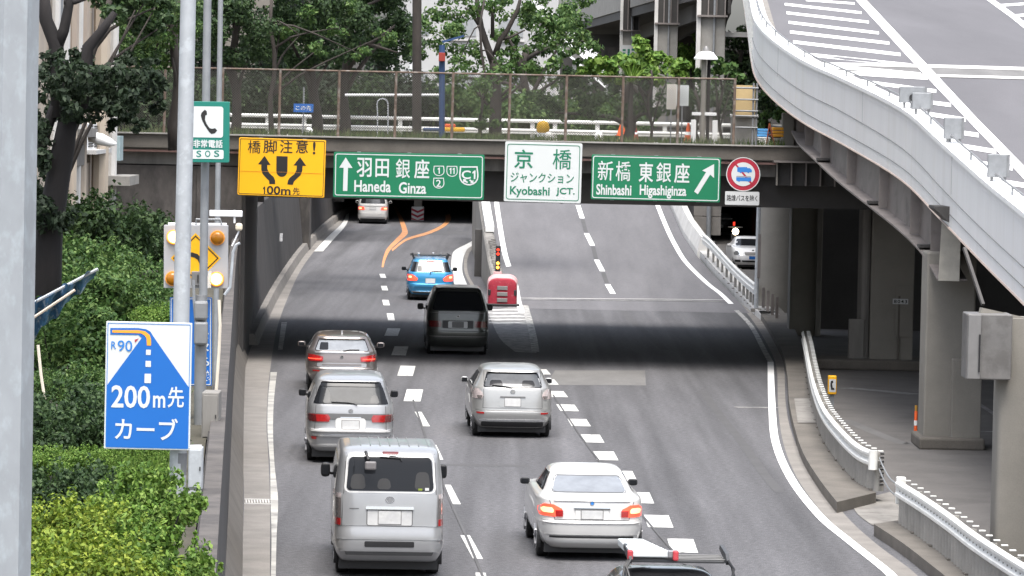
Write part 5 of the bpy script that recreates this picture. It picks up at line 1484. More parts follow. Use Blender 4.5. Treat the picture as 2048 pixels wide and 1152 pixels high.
c.pairs('window_edge', [(1.17, .60, .735), (1.50, .55, .62)], 'glass', .012, .02)
c.bar('spoiler', 1.595, 1.63, .56, 'car_silver', .06, rc=.015)
c.bar('tailgate_garnish', .865, .985, .76, 'trim_grey', .010, rc=.02)
c.pairs('tail_lamp', [(.825, .42, .84), (.90, .40, .855), (.965, .44, .85)], 'tail_red', .018)
c.pairs('lamp_outer', [(.835, .66, .85), (.955, .68, .855)], 'tail_dark', .022)
c.plate_(.69, .86, 0)
c.patch('plate_panel', [(.675, -.29, .29), (.90, -.30, .30)], 'car_white', .020, rc=.07)
c.plate_(.69, .85, 0, off=.03)
c.emblem(1.04, .036, 'chrome', 'car_silver', wide=1.3)
c.bar('bumper_step', .635, .675, .86, 'car_white', .045, rc=.02)
c.bar('bumper_band', .54, .575, .80, 'chrome', .035, rc=.015)
c.pairs('reflector', [(.475, .66, .76), (.53, .66, .77)], 'tail_red', .03, .02)
c.bar('bumper_lower', .33, .37, .78, 'car_white', .03, rc=.02)
c.wiper([(.12, 1.15), (.08, 1.18), (-.05, 1.20), (-.38, 1.21)])
c.side_glass([(1.15, .7, 3.6), (1.50, .9, 3.05)])
c.mirrors(3.35, 1.16, .85, 'trim_black', (.16, .12, .15))
c.wheels((.95, 3.78), .32, .885); c.under(.11, .36, w=.74)
c.patch('licence_lamp', [(.905, -.2, .2), (.92, -.2, .2)], 'chrome', .02)

seams(c, .655, 1.58, .70, .66)
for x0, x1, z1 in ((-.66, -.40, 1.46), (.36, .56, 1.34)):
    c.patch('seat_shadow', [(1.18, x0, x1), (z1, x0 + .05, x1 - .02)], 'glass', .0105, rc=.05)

# ---- graphite hatchback
COMP = [(.22, .16, 4.12, .76), (.32, .05, 4.24, .83), (.46, .0, 4.31, .875), (.58, .0, 4.32, .882), (.62, .025, 4.31, .882), (.78, .05, 4.2, .88), (.90, .08, 3.9, .865), (.98, .10, 3.5, .84), (1.02, .13, 3.35, .815), (1.10, .23, 3.1, .76),
        (1.24, .42, 2.7, .69), (1.30, .48, 2.55, .655), (1.335, .53, 2.45, .62), (1.375, .80, 2.2, .56), (1.405, 1.15, 2.0, .42), (1.415, 1.4, 1.8, .22)]
c = Car('hatchback_car', 'dark grey hatchback with wide red tail lamps half in the bridge shade', COMP, 'car_graphite', ground_pos(686, 102.4), R(2.8), n=6)
c.patch('rear_window', [(1.015, -.64, .64), (1.255, -.545, .545)], 'glass_sky', .008, rc=.04, nx=18)
c.patch('window_surround', [(1.005, -.66, .66), (1.275, -.565, .565)], 'glass', .003, rc=.05, nx=18)
c.bar('spoiler', 1.285, 1.315, .57, 'car_graphite', .06, rc=.015)
c.patch('tailgate_ledge', [(.955, -.66, .66), (.99, -.66, .66)], 'car_silver', .012, rc=.015, nx=16)
c.pairs('tail_lamp', [(.755, .47, .84), (.80, .45, .865), (.87, .45, .87), (.915, .70, .85)], 'tail_red', .018)
c.pairs('lamp_bar', [(.80, .50, .80), (.825, .50, .82)], 'brake_lit', .024, .008)
c.patch('tailgate_band', [(.63, -.60, .60), (.72, -.60, .60)], 'car_silver', .012, rc=.03)
c.patch('tailgate_band', [(.655, -.48, .48), (.70, -.48, .48)], 'car_graphite', .02, rc=.02)
c.emblem(.86, .042, 'chrome', 'trim_grey')
c.plate_(.44, .585, .02)
c.patch('plate_recess', [(.425, -.28, .30), (.60, -.28, .30)], 'car_silver', .010, rc=.03)
c.pairs('reflector', [(.515, .53, .70), (.545, .53, .71)], 'tail_red', .012, .008)
c.wiper([(.02, 1.01), (.2, 1.04), (.42, 1.04)])
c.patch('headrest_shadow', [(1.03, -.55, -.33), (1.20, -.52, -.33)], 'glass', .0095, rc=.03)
MB().prism([(0, 0), (.14, .0), (.05, .07), (.02, .07)], -.012, .012, lambda u, v, d: Vector((d, .95 + u, 1.385 + v))).build('roof_fin', 'car_silver', c.th, local=True)
c.side_glass([(1.0, .75, 3.15), (1.22, .95, 2.65)])
c.mirrors(3.0, 1.0, .88, 'car_graphite', (.20, .12, .13))
c.wheels((.80, 3.49), .315, .87); c.under(.11, .34, w=.72)

# ---- dark minivan in the shade
VAN2 = [(.26, .14, 4.5, .80), (.40, .03, 4.62, .86), (.56, .0, 4.68, .885), (.68, .0, 4.69, .89), (.72, .03, 4.68, .89), (1.0, .06, 4.4, .885), (1.20, .10, 4.0, .87), (1.27, .12, 3.85, .855), (1.45, .19, 3.55, .80), (1.72, .32, 3.1, .70),
        (1.80, .37, 2.95, .665), (1.835, .42, 2.85, .64), (1.865, .65, 2.7, .58), (1.885, 1.0, 2.4, .46), (1.895, 1.3, 2.2, .25)]
c = Car('minivan', 'dark green grey minivan with unlit lamps in the deep bridge shade', VAN2, 'car_dark', ground_pos(917, 118.0), R(2.3), n=7, cat='minivan')
c.patch('rear_window', [(1.26, -.735, .735), (1.78, -.575, .575)], 'glass', .008, rc=.08, nx=18)
c.bar('spoiler', 1.80, 1.835, .56, 'car_dark', .05, rc=.015)
c.pairs('tail_lamp', [(.80, .46, .85), (.97, .46, .86)], 'tail_dark', .014, .02)
c.patch('plate_panel', [(.775, -.27, .27), (.96, -.27, .27)], 'sign_pale', .012, rc=.03)
c.patch('plate_recess', [(.765, -.43, .43), (.985, -.43, .43)], 'trim_black', .006, rc=.03)
c.plate_(.785, .95, 0, m='trim_grey')
c.bar('bumper', .60, .66, .86, 'car_dark', .04, rc=.02); c.bar('bumper_strip', .53, .55, .80, 'steel_grey', .03, rc=.008)
c.bar('bumper_lower', .40, .50, .85, 'car_dark', .03, rc=.03)
c.bar('tailgate_crease', 1.19, 1.205, .78, 'steel_grey', .012)
c.emblem(1.10, .035, 'chrome', 'car_dark', wide=1.2)
c.side_glass([(1.25, .7, 3.7), (1.70, .9, 3.1)])
c.mirrors(3.4, 1.20, .90, 'trim_black', (.18, .12, .18))
c.wheels((.95, 3.7), .33, .88); c.under(.12, .40, w=.74)

# ---- blue hatchback with roof rack
MINI = [(.22, .14, 3.80, .74), (.34, .04, 3.9, .80), (.50, .0, 3.97, .838), (.585, .0, 3.98, .845), (.61, .03, 3.97, .845), (.80, .05, 3.8, .842), (.94, .08, 3.4, .825), (1.0, .10, 3.2, .80), (1.10, .16, 3.0, .745), (1.30, .30, 2.65, .665),
        (1.40, .38, 2.45, .62), (1.44, .43, 2.35, .585), (1.48, .7, 2.1, .52), (1.505, 1.0, 1.9, .40), (1.515, 1.2, 1.7, .22)]
c = Car('hatchback_car', 'bright blue hatchback with a black roof rack and lit brake lamps past the bridge', MINI, 'car_blue', ground_pos(860, 149.5), R(2.0), n=6)
c.patch('rear_window', [(1.015, -.635, .635), (1.36, -.545, .545)], 'glass_pale', .008, rc=.05, nx=18)
c.pairs('window_edge', [(1.02, .55, .72), (1.36, .49, .62)], 'glass', .012, .02)
c.patch('stop_lamp', [(1.385, -.16, .16), (1.42, -.16, .16)], 'brake_lit', .03, rc=.01)
c.pairs('tail_lamp', [(.70, .48, .80), (.78, .44, .825), (.88, .56, .82), (.92, .66, .80)], 'brake_lit', .016)
c.pairs('lamp_glow', [(.80, .66, .77), (.87, .66, .77)], 'brake_hot', .022, .02)
c.plate_(.625, .785, 0, m='plate')
c.bar('bumper', .50, .595, .82, 'car_blue', .04, rc=.03); c.bar('diffuser', .25, .33, .60, 'trim_black', .01, rc=.03)
c.bar('bumper_lower', .30, .335, .66, 'chrome', .014, rc=.01)
c.emblem(.96, .03, 'chrome', 'car_blue')
c.wiper([(-.02, .99), (.02, 1.03), (.2, 1.045), (.42, 1.045)])
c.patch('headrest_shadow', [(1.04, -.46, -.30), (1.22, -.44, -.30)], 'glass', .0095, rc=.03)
for y in (.85, 1.7):
    MB().tube([(-.72, y, 1.585), (.72, y, 1.585)], .028, 6).build('roof_bar', 'trim_black', c.th, local=True)
    for sx in (-1, 1):
        MB().beam((sx * .58, y, 1.44), (sx * .64, y, 1.62), .10, .07).build('rack_foot', 'trim_black', c.th, local=True)
for x, y in ((-.42, .8), (.36, .8), (.1, 1.2)):
    MB().box((x, y, 1.62), (.10, .3, .09)).build('rack_clamp', 'trim_grey' if x > .3 else 'chrome', c.th, local=True, bevel=.02)
c.side_glass([(1.0, .6, 2.9), (1.32, .8, 2.5)])
c.mirrors(2.75, 1.02, .83, 'trim_black', (.17, .11, .14))
c.wheels((.70, 3.2), .30, .835); c.under(.11, .34, w=.70)

# ---- white van far ahead at the tunnel mouth
FARV = [(.22, .12, 4.3, .78), (.34, .03, 4.4, .83), (.55, .0, 4.45, .845), (.75, .01, 4.45, .85), (1.0, .04, 4.2, .848), (1.13, .07, 3.95, .835), (1.4, .17, 3.5, .765), (1.66, .28, 3.1, .69), (1.72, .34, 3.0, .65), (1.755, .6, 2.8, .58), (1.775, 1.0, 2.5, .40), (1.78, 1.3, 2.2, .2)]
c = Car('minivan', 'white minivan with lit orange red brake lamps at the tunnel mouth', FARV, 'car_white', ground_pos(742, 237.5), R(1.0), n=7, cat='minivan')
c.patch('rear_window', [(1.14, -.66, .66), (1.62, -.56, .56)], 'glass_pale', .008, rc=.05, nx=14)
c.pairs('window_edge', [(1.15, .42, .70), (1.6, .36, .60)], 'glass', .012, .02)
c.pairs('tail_lamp', [(.79, .45, .82), (.95, .48, .83)], 'brake_lit', .014, .02)
c.pairs('lamp_glow', [(.83, .62, .78), (.91, .62, .78)], 'brake_hot', .022, .02)
c.plate_(.80, .93, 0); c.bar('tailgate_line', .985, 1.01, .7, 'steel_grey', .01)
c.bar('bumper', .40, .60, .83, 'car_white', .03, rc=.05); c.bar('diffuser', .22, .30, .7, 'trim_black', .01, rc=.03)
c.mirrors(3.4, 1.15, .85, 'car_white', (.18, .12, .16))
c.side_glass([(1.12, .6, 3.6), (1.58, .8, 3.1)])
c.wheels((.85, 3.55), .31, .84); c.under(.11, .36, w=.72)

# ---- dark sports car with a loaded roof rack, cut by the lower edge
SPORT = [(.20, .16, 4.2, .78), (.34, .04, 4.32, .86), (.55, .0, 4.38, .89), (.80, .05, 4.2, .885), (.92, .12, 3.8, .86), (.97, .22, 3.5, .82), (1.05, .45, 3.2, .76), (1.16, .80, 2.85, .68), (1.26, 1.15, 2.55, .61), (1.32, 1.45, 2.35, .54), (1.35, 1.65, 2.15, .42), (1.36, 1.8, 2.0, .22)]
q = P(1332, 1110, 53.0)
c = Car('sports_car', 'dark car cut by the lower edge carrying a roof rack with a white board', [(z * 1.06, *r_) for z, *r_ in SPORT], 'car_black', (q.x + .06, 50.6, 0), R(3.4), n=5.5)
c.patch('rear_window', [(.985, -.62, .62), (1.27, -.52, .52)], 'glass_sky', .008, rc=.04, nx=18)
c.wheels((.8, 3.4), .32, .88); c.under(.11, .34); c.mirrors(2.95, 1.0, .87, 'car_black', (.18, .11, .12))
c.pairs('tail_lamp', [(.72, .5, .84), (.84, .5, .84)], 'tail_red', .012, .02)
c.plate_(.5, .66); c.side_glass([(1.0, 1.0, 3.0), (1.24, 1.35, 2.6)])
rk = MB()
MB().box((.14, 1.75, 1.55), (1.16, .62, .035)).build('rack_floor', mat('rack_grey', (.045, .046, .048), .5, var=.15).name, c.th, local=True, bevel=.01)
for sx, x in ((-1, -.46), (1, .74)):
    MB().prism([(-.40, 1.53), (.42, 1.64), (.36, 1.70), (-.30, 1.66), (-.46, 1.59)], x - .02, x + .02, lambda u, v, d: Vector((d, 1.72 + u, v))).build('rack_side', 'rack_grey', c.th, local=True)
    for k in range(3):
        MB().tube([(x + sx * .0, 1.45 - .10 * k, 1.59), (x + sx * .06, 1.38 - .12 * k, 1.50), (x + sx * .10 - sx * .05 * k, 1.26 - .12 * k, 1.30)], .016, 6).build('rack_leg', 'trim_black', c.th, local=True)
for k in range(4):
    MB().tube([(-.44, 1.46 + .16 * k, 1.575), (.72, 1.46 + .16 * k, 1.575)], .012, 6).build('rack_bar', 'trim_grey', c.th, local=True)
mb_ = MB()
# the white board lying on the rack (a thing of its own)
wb = thing('roof_board', 'white flat board with red end caps lying on the roof rack of dark car', 'board', (q.x + .0, 52.3, 1.60), rz=R(3.4))
MB().prism([(-.50, 0), (-.02, 0), (-.22, 1.35), (-.54, 1.35)], .0, .09, lambda u, v, d: Vector((u, v - .30, d))).build('board', 'sign_white', wb, local=True, bevel=.015)
for x in (-.50, .06):
    MB().box((x, -.33, .03), (.07, .07, .13)).build('end_cap', 'lamp_red_cap' if 'lamp_red_cap' in M else mat('lamp_red_cap', (.45, .05, .06), .4).name, wb, local=True, bevel=.02)
for k in range(5):
    MB().box((-.02 - .035 * k + .022, -.02 + .24 * k, .05), (.02, .05, .03)).build('slot', 'trim_black', wb, local=True)
MB().box((.01, -.28, .045), (.09, .07, .09)).build('bracket', 'wheel_alloy', wb, local=True, bevel=.01)

# ---- oncoming street cars seen between rail and post
c = Car('saloon_car', 'white oncoming saloon facing the camera partly hidden by the sign post', SALOON, mat('car_white_lit', (.80, .80, .80), .3, coat=.8, var=.02).name, ground_pos(1497, 183.5) + Vector((0, 4.45, 0)), R(180 + 2), n=6)  # brighter white makes up for the light this car lacks
c.patch('windscreen', [(1.0, -.66, .66), (1.28, -.56, .56)], 'glass', .01, 'front', .06, nx=16)
c.pairs('head_lamp', [(.62, .50, .80), (.72, .46, .82), (.80, .52, .74)], 'chrome', .014, .03, 'front')
c.patch('grille', [(.62, -.34, .34), (.76, -.38, .38)], 'steel_grey', .014, 'front', .04)
c.patch('lower_grille', [(.32, -.45, .45), (.40, -.5, .5)], 'trim_black', .02, 'front', .02)
c.pairs('air_intake', [(.32, .54, .76), (.42, .54, .78)], 'trim_black', .02, .02, 'front')
c.plate_(.46, .58, 0, 'front', 'sign_blue')
c.emblem(.82, .05, face='front')
c.mirrors(2.9, 1.0, .84, 'car_white', (.18, .11, .13)); c.wheels((.86, 3.58), .315, .865); c.under(.11, .34)
c = Car('hatchback_car', 'dark street car with a pale bonnet roof queued behind the oncoming white saloon', COMP, 'car_black', ground_pos(1437, 228), R(2), n=6)
c.patch('rear_window', [(1.02, -.62, .62), (1.25, -.54, .54)], 'glass_sky', .01, rc=.04, nx=12)
c.patch('tailgate_ledge', [(.93, -.66, .66), (1.0, -.66, .66)], 'car_white', .014, rc=.02)
c.pairs('tail_lamp', [(.6, .70, .84), (.80, .70, .85)], 'brake_lit', .016, .02)
c.plate_(.5, .62); c.wheels((.8, 3.5), .31, .87); c.under()
c = Car('minivan', 'white van roof beyond the dark street car under the bridge', FARV, 'car_white', ground_pos(1440, 262), R(2), n=7, cat='minivan')
c.patch('rear_window', [(1.2, -.64, .64), (1.6, -.56, .56)], 'glass_pale', .01, rc=.05, nx=12)
c.pairs('tail_lamp', [(.79, .6, .82), (.95, .6, .83)], 'tail_red', .014, .02); c.wheels((.85, 3.55), .31, .84); c.under()
# headlamp of a scooter-like light between them
g = P(1471, 463, 200)
o = thing('street_lamp_glow', 'single bright warm headlamp of a motorbike above the white oncoming saloon', 'headlamp', (g.x, 200, 0))
mat('head_lit', (1, .9, .7), .3, var=0, emit=(1, .82, .55), estr=9.0)
MB().tube([(g.x, 200, g.z), (g.x, 200.08, g.z)], .15, 16).build('lamp', 'head_lit', o)
MB().box((g.x, 200.6, g.z - .35), (.30, 1.0, .55)).build('body', 'car_black', o, bevel=.1)
for y in (200.1, 201.3):
    MB().tube([(g.x - .06, y, .30), (g.x + .06, y, .30)], .30, 20).build('wheel', 'rubber', o)
MB().tube([(g.x - .34, 200.2, g.z + .2), (g.x + .34, 200.2, g.z + .2)], .02, 6).build('handlebar', 'trim_black', o)
# ================================================================== PLANTS
NR = np.random.default_rng(5)

def leaf_mesh(name, lumps, size, m, droop=.25, upmix=.6, aspect=1.9, shell=.45):
    """many single leaves spread through lumps (centre, radii, count)"""
    P_, N_ = [], []
    for c, r, n in lumps:
        d = NR.normal(size=(n, 3)); d /= np.linalg.norm(d, axis=1)[:, None]
        q = shell + (1 - shell) * NR.random((n, 1)) ** .6
        q *= 1 + .16 * np.sin(d[:, :1] * 7 + c[0] * 3) + .12 * np.sin(d[:, 1:2] * 9 + d[:, 2:] * 8 + c[2])
        P_.append(np.array(c) + d * np.array(r) * q)
        nn = d + np.array([0, -.15, upmix]) + NR.normal(size=(n, 3)) * .55
        N_.append(nn / np.linalg.norm(nn, axis=1)[:, None])
    p = np.concatenate(P_); nrm = np.concatenate(N_); n = len(p)
    t = np.cross(nrm, NR.normal(size=(n, 3))); t /= np.linalg.norm(t, axis=1)[:, None]
    t[:, 2] -= droop; t /= np.linalg.norm(t, axis=1)[:, None]
    b = np.cross(nrm, t); b /= np.linalg.norm(b, axis=1)[:, None]
    L = size * (.65 + .7 * NR.random((n, 1))); W = L / aspect
    v = np.empty((n, 4, 3))
    v[:, 0] = p - t * L * .5; v[:, 2] = p + t * L * .5 - nrm * L * .10
    v[:, 1] = p + b * W * .5 + nrm * W * .12 - t * L * .04; v[:, 3] = p - b * W * .5 + nrm * W * .12 - t * L * .04
    return quad_mesh(name, v.reshape(-1, 3), n, m)

def quad_mesh(name, v, n, m):
    me = bpy.data.meshes.new(name)
    me.vertices.add(4 * n); me.vertices.foreach_set('co', v.astype(np.float32).ravel())
    me.loops.add(4 * n); me.loops.foreach_set('vertex_index', np.arange(4 * n, dtype=np.int32))
    me.polygons.add(n); me.polygons.foreach_set('loop_start', np.arange(0, 4 * n, 4, dtype=np.int32))
    me.update(); me.validate()
    me.materials.append(M[m])
    return me

def mesh_child(name, me, parent):
    o = bpy.data.objects.new(name, me); COL.objects.link(o); o.parent = parent
    ORIGIN[o.name] = Vector(); return o

def blob_lumps(R_, H, k, n, seed, flat=1.0):
    r = random.Random(seed); out = []
    for i in range(k):
        a = r.uniform(0, 2 * math.pi); q = R_ * math.sqrt(r.random()) * .72
        h = H * r.uniform(.32, .78)
        s = R_ * r.uniform(.30, .52)
        out.append(((q * math.cos(a), q * math.sin(a), h), (s, s, s * .8 * flat), n // k))
    for i in range(34):                                   # loose shoots that break the outline
        a = r.uniform(0, 2 * math.pi); el = r.uniform(.1, 1.5); t = r.uniform(.85, 1.15)
        c = Vector((math.cos(a) * math.cos(el) * R_ * t, math.sin(a) * math.cos(el) * R_ * t, H * (.45 + .55 * math.sin(el) * t)))
        s = R_ * r.uniform(.06, .13)
        out.append((tuple(c), (s, s, s * 2.0), max(12, n // 220)))
    return out

def limb(p, d, L, r, seed, n=6, wob=.16):
    rr = random.Random(seed); pts = [Vector(p)]; d = Vector(d).normalized(); rs = [r]
    for i in range(n):
        d = (d + Vector((rr.uniform(-wob, wob), rr.uniform(-wob, wob), rr.uniform(-wob * .5, wob)))).normalized()
        pts.append(pts[-1] + d * L / n); rs.append(r * (1 - .75 * (i + 1) / n))
    return pts, rs

# ---- shrub prototypes (one mesh each, shared by the copies)
def shrub_proto(name, R_, H, k, n, size, m, seed):
    me = leaf_mesh(name + '_foliage', blob_lumps(R_, H, k, n, seed), size, m)
    st = MB()
    for i in range(5):
        pts, rs = limb((0, 0, 0), (math.cos(i * 1.3) * .6, math.sin(i * 1.3) * .6, 1), H * .8, .02 + .01 * R_, seed + i)
        st.tube(pts, rs, 5)
    return me, st
PROTO = {}
def put_shrub(kind, label, pos, scale, group, cat='shrub', name='shrub', sz=None):
    me, stm = PROTO[kind]
    th = thing(name, label, cat, pos, group)
    th.rotation_euler = (0, 0, rng.uniform(0, 6.28))
    th.scale = (scale, scale, scale * (sz or 1))
    mesh_child('foliage', me, th)
    o = bpy.data.objects.new('stem', stm); COL.objects.link(o); o.parent = th
    return th
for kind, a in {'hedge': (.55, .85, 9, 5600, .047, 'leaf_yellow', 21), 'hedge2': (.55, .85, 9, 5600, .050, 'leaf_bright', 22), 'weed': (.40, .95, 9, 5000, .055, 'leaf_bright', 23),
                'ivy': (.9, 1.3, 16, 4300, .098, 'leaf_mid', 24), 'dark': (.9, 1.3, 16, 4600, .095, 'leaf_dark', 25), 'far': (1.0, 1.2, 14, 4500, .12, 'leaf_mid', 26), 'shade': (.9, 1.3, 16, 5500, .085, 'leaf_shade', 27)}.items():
    me, st = shrub_proto(kind, *a)
    o = st.build('stem', 'bark_dark'); sm = o.data; bpy.data.objects.remove(o)
    PROTO[kind] = (me, sm)
zg = ZT - .08
def bank(px, ytop, Y, H0):
    """ground position and scale of a plant on the left bank whose top reaches a height in the photograph"""
    p = P(px, ytop, Y); return Vector((p.x, Y, zg)), (p.z - zg) / H0
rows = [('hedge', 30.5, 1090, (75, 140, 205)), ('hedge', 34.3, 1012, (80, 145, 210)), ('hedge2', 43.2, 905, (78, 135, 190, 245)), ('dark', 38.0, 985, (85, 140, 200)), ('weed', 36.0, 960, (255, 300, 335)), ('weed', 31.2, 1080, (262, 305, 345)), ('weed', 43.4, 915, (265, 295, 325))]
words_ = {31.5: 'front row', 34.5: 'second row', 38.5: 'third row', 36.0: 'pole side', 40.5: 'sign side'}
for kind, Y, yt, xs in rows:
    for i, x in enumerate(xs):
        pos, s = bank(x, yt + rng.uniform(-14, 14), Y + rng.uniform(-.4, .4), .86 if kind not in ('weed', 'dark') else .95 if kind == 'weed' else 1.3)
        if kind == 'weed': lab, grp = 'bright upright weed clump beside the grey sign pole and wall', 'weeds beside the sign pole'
        elif kind == 'dark': lab, grp = 'bush with shadow put into its dark leaves squeezed between the yellow green and fresh green hedge rows', 'dark bushes standing in for hedge shadow'  # dark leaves stand in for the shadow gap between hedge rows
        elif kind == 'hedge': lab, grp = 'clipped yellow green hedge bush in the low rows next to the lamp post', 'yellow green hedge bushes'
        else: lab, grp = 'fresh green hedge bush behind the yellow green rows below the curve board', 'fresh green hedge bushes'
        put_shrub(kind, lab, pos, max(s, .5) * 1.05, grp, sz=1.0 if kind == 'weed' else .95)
for kind, Y, pts in (('dark', 46, ((85, 820), (140, 770), (195, 800), (255, 850), (320, 880))), ('ivy', 52, ((90, 740), (165, 730), (225, 760), (300, 830))),
                     ('ivy', 60, ((75, 640), (130, 600), (185, 640), (245, 700))), ('ivy', 70, ((150, 530), (215, 540), (270, 560), (330, 600))), ('ivy', 80, ((120, 470), (200, 480), (265, 510), (320, 560))),
                     ('dark', 92, ((110, 400), (150, 415), (205, 395), (262, 415), (318, 460), (350, 520))), ('ivy', 100, ((240, 430), (300, 470), (345, 520), (390, 590))), ('hedge2', 66, ((318, 610), (345, 650), (300, 640)))):  # brighter leaf kinds put the light on the bank into colour
    for x, yt in pts:
        pos, s = bank(x, yt, Y + rng.uniform(-2, 2), 1.32 if kind != 'hedge2' else .86)
        lab, grp = {'dark': ('dark leafy bush on the shaded bank behind the curve board', 'dark bushes on the bank'), 'ivy': ('mid green leafy bush on the bank between dark bushes', 'mid green bushes on the bank'),
                    'hedge2': ('small bright yellow green bush with light put into its leaves left of the flasher board', 'bright bushes near the flasher')}[kind]
        put_shrub(kind, lab, pos, max(s, .35) * (1.0 if s < 2 else .95), grp)

# ---- trees
def tree(name, label, base, trunk, limbs, lumps, size, m, bark, group=None, cat='tree', aspect=1.9, droop=.25, shell=.45):
    th = thing(name, label, cat, base, group)
    mb = MB()
    mb.tube(trunk[0], trunk[1], 10)
    for pts, rs in limbs: mb.tube(pts, rs, 7)
    mb.build('trunk', bark, th, smooth=True)
    b = Vector(base)
    me = leaf_mesh('crown', [((c[0] - b.x, c[1] - b.y, c[2] - b.z), r, n) for c, r, n in lumps], size, m, aspect=aspect, droop=droop, shell=shell)
    mesh_child('crown', me, th)
    return th
def lump_px(list_, Y, sd, dens):
    """crown lumps given as pixel centre and pixel radius"""
    out = []; r_ = random.Random(sd)
    for x, y, rp in list_:
        Yk = Y + r_.uniform(-1.2, 1.2); c = P(x, y, Yk); r = rp * Yk / F
        for k in range(5):
            o = Vector((r_.uniform(-.75, .75), r_.uniform(-.9, .9), r_.uniform(-.65, .65))) * r
            s = r * r_.uniform(.36, .66)
            out.append((tuple(c + o), (s, s, s * .75), max(30, int(7.0 * dens * s * s))))
    return out
def tpx(list_, Y):
    return [P(x, y, Y) for x, y in list_]

# near dark tree beside the lamp post
Yt = 62
base = P(88, 640, Yt); base.z = zg
tr0 = [base] + tpx([(98, 470), (112, 380), (126, 300), (138, 230)], Yt)
lm = [(tpx([(120, 235), (118, 150), (112, 90), (92, 40), (84, -40)], Yt), [.14, .12, .11, .10, .08]), (tpx([(112, 95), (128, 60), (138, 10), (142, -40)], Yt), [.10, .08, .07, .06]),
      (tpx([(140, 235), (165, 205), (172, 150), (176, 95), (205, 60), (230, 25)], Yt), [.12, .11, .09, .09, .07, .05]), (tpx([(82, 300), (100, 240), (118, 190)], Yt), [.07, .08, .08]),
      (tpx([(138, 232), (155, 215), (172, 218)], Yt), [.12, .10, .07]), (tpx([(128, 5), (150, 4), (172, -3)], Yt), [.05, .04, .03])]
tree('leaning_tree', 'dark leaning tree with bare forked trunk in front of the cream building', base, (tr0, [.24, .20, .18, .165, .14]), lm,
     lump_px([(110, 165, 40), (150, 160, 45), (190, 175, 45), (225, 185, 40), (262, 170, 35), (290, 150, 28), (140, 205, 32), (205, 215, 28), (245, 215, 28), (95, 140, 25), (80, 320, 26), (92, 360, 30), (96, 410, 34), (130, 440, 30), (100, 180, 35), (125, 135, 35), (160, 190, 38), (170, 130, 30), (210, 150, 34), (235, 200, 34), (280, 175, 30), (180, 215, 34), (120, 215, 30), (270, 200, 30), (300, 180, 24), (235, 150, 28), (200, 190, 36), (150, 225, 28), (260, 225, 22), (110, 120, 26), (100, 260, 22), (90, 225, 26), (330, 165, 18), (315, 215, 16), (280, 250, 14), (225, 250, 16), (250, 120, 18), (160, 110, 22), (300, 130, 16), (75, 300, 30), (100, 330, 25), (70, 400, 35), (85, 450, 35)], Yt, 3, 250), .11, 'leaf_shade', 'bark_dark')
def simple_tree(label, px, ybase, Y, tw, crown, m, seed, dens=300, size=.13, bark='bark', lean=0, zb=5.7, top=0, group=None, limbs=5, name='leafy_tree', aspect=1.9):
    b = P(px, ybase, Y); b.z = zb
    t = P(px + lean, top, Y)
    pts = [b + (t - b) * (k / 6) + Vector((.08 * math.sin(k * 1.7 + seed), 0, 0)) * (1 if k else 0) for k in range(7)]
    rs = [tw * (1.25 if k == 0 else 1) * (1 - .07 * k) for k in range(7)]
    ls = []
    rr = random.Random(seed)
    for k in range(limbs):
        i = 2 + k % 4; tgt = crown[rr.randrange(len(crown))]
        g = P(tgt[0], tgt[1], Y + rr.uniform(-.8, .8)); s0 = pts[i]
        mid = s0.lerp(g, .5) + Vector((0, 0, .15))
        ls.append(([s0, s0.lerp(mid, .5) + Vector((0, 0, .1)), mid, g], [tw * .5, tw * .4, tw * .3, tw * .12]))
    return tree(name, label, b, (pts, rs), ls, lump_px(crown, Y, seed, dens), size, m, bark, group, aspect=aspect)
simple_tree('mid green tree hanging over the fence left of the slim grey poles', 352, 300, 108, .16, [(240, 80, 46), (285, 60, 52), (330, 40, 55), (260, 30, 50), (310, 100, 42), (365, 70, 48), (345, 115, 36), (230, 130, 30), (300, 150, 28), (275, -10, 50), (350, -10, 50)], 'leaf_mid', 41, 210, .12)
simple_tree('dark drooping tree branch hanging above the bank behind the leaning tree', 62, 300, 84, .10, [(270, 20, 40), (310, 15, 40), (335, 45, 28), (290, 55, 25), (300, -15, 40), (240, 0, 36), (225, 30, 24), (215, -10, 30)], 'leaf_dark', 42, 260, .14, zb=zg, lean=150)
simple_tree('tall dark green tree behind the fence right of the slim poles', 470, 290, 122, .15, [(410, 50, 50), (450, 30, 55), (430, 95, 42), (480, 85, 48), (400, 0, 50), (470, -10, 55), (520, 20, 50), (500, 110, 36)], 'leaf_dark', 43, 190, .13)
simple_tree('broad dark tree with two trunks above the yellow board', 632, 285, 124, .17, [(560, 40, 60), (610, 20, 60), (570, 95, 46), (630, 80, 52), (540, 120, 34), (600, 125, 34), (660, 120, 34), (650, 30, 60), (600, -20, 60), (515, 70, 40)], 'leaf_dark', 44, 190, .13, lean=-10)
simple_tree('dense dark tree above the left end of the Haneda board', 688, 285, 126, .17, [(700, 30, 60), (750, 30, 58), (700, 95, 46), (750, 90, 44), (790, 50, 48), (795, 105, 34), (720, -20, 60), (780, -10, 56), (690, 125, 30), (825, 75, 26)], 'leaf_dark', 45, 190, .13, lean=8)
simple_tree('lit clumps of the shaded trees behind the fence, light put into leaf colour', 545, 285, 121.5, .08, [(600, 70, 24), (640, 95, 22), (680, 55, 24), (560, 60, 22), (725, 110, 20), (770, 70, 22), (620, 30, 22), (700, 20, 22)], 'leaf_mid', 46, 210, .12, limbs=8)  # brighter leaves stand in for sunlit clumps of the dark crowns
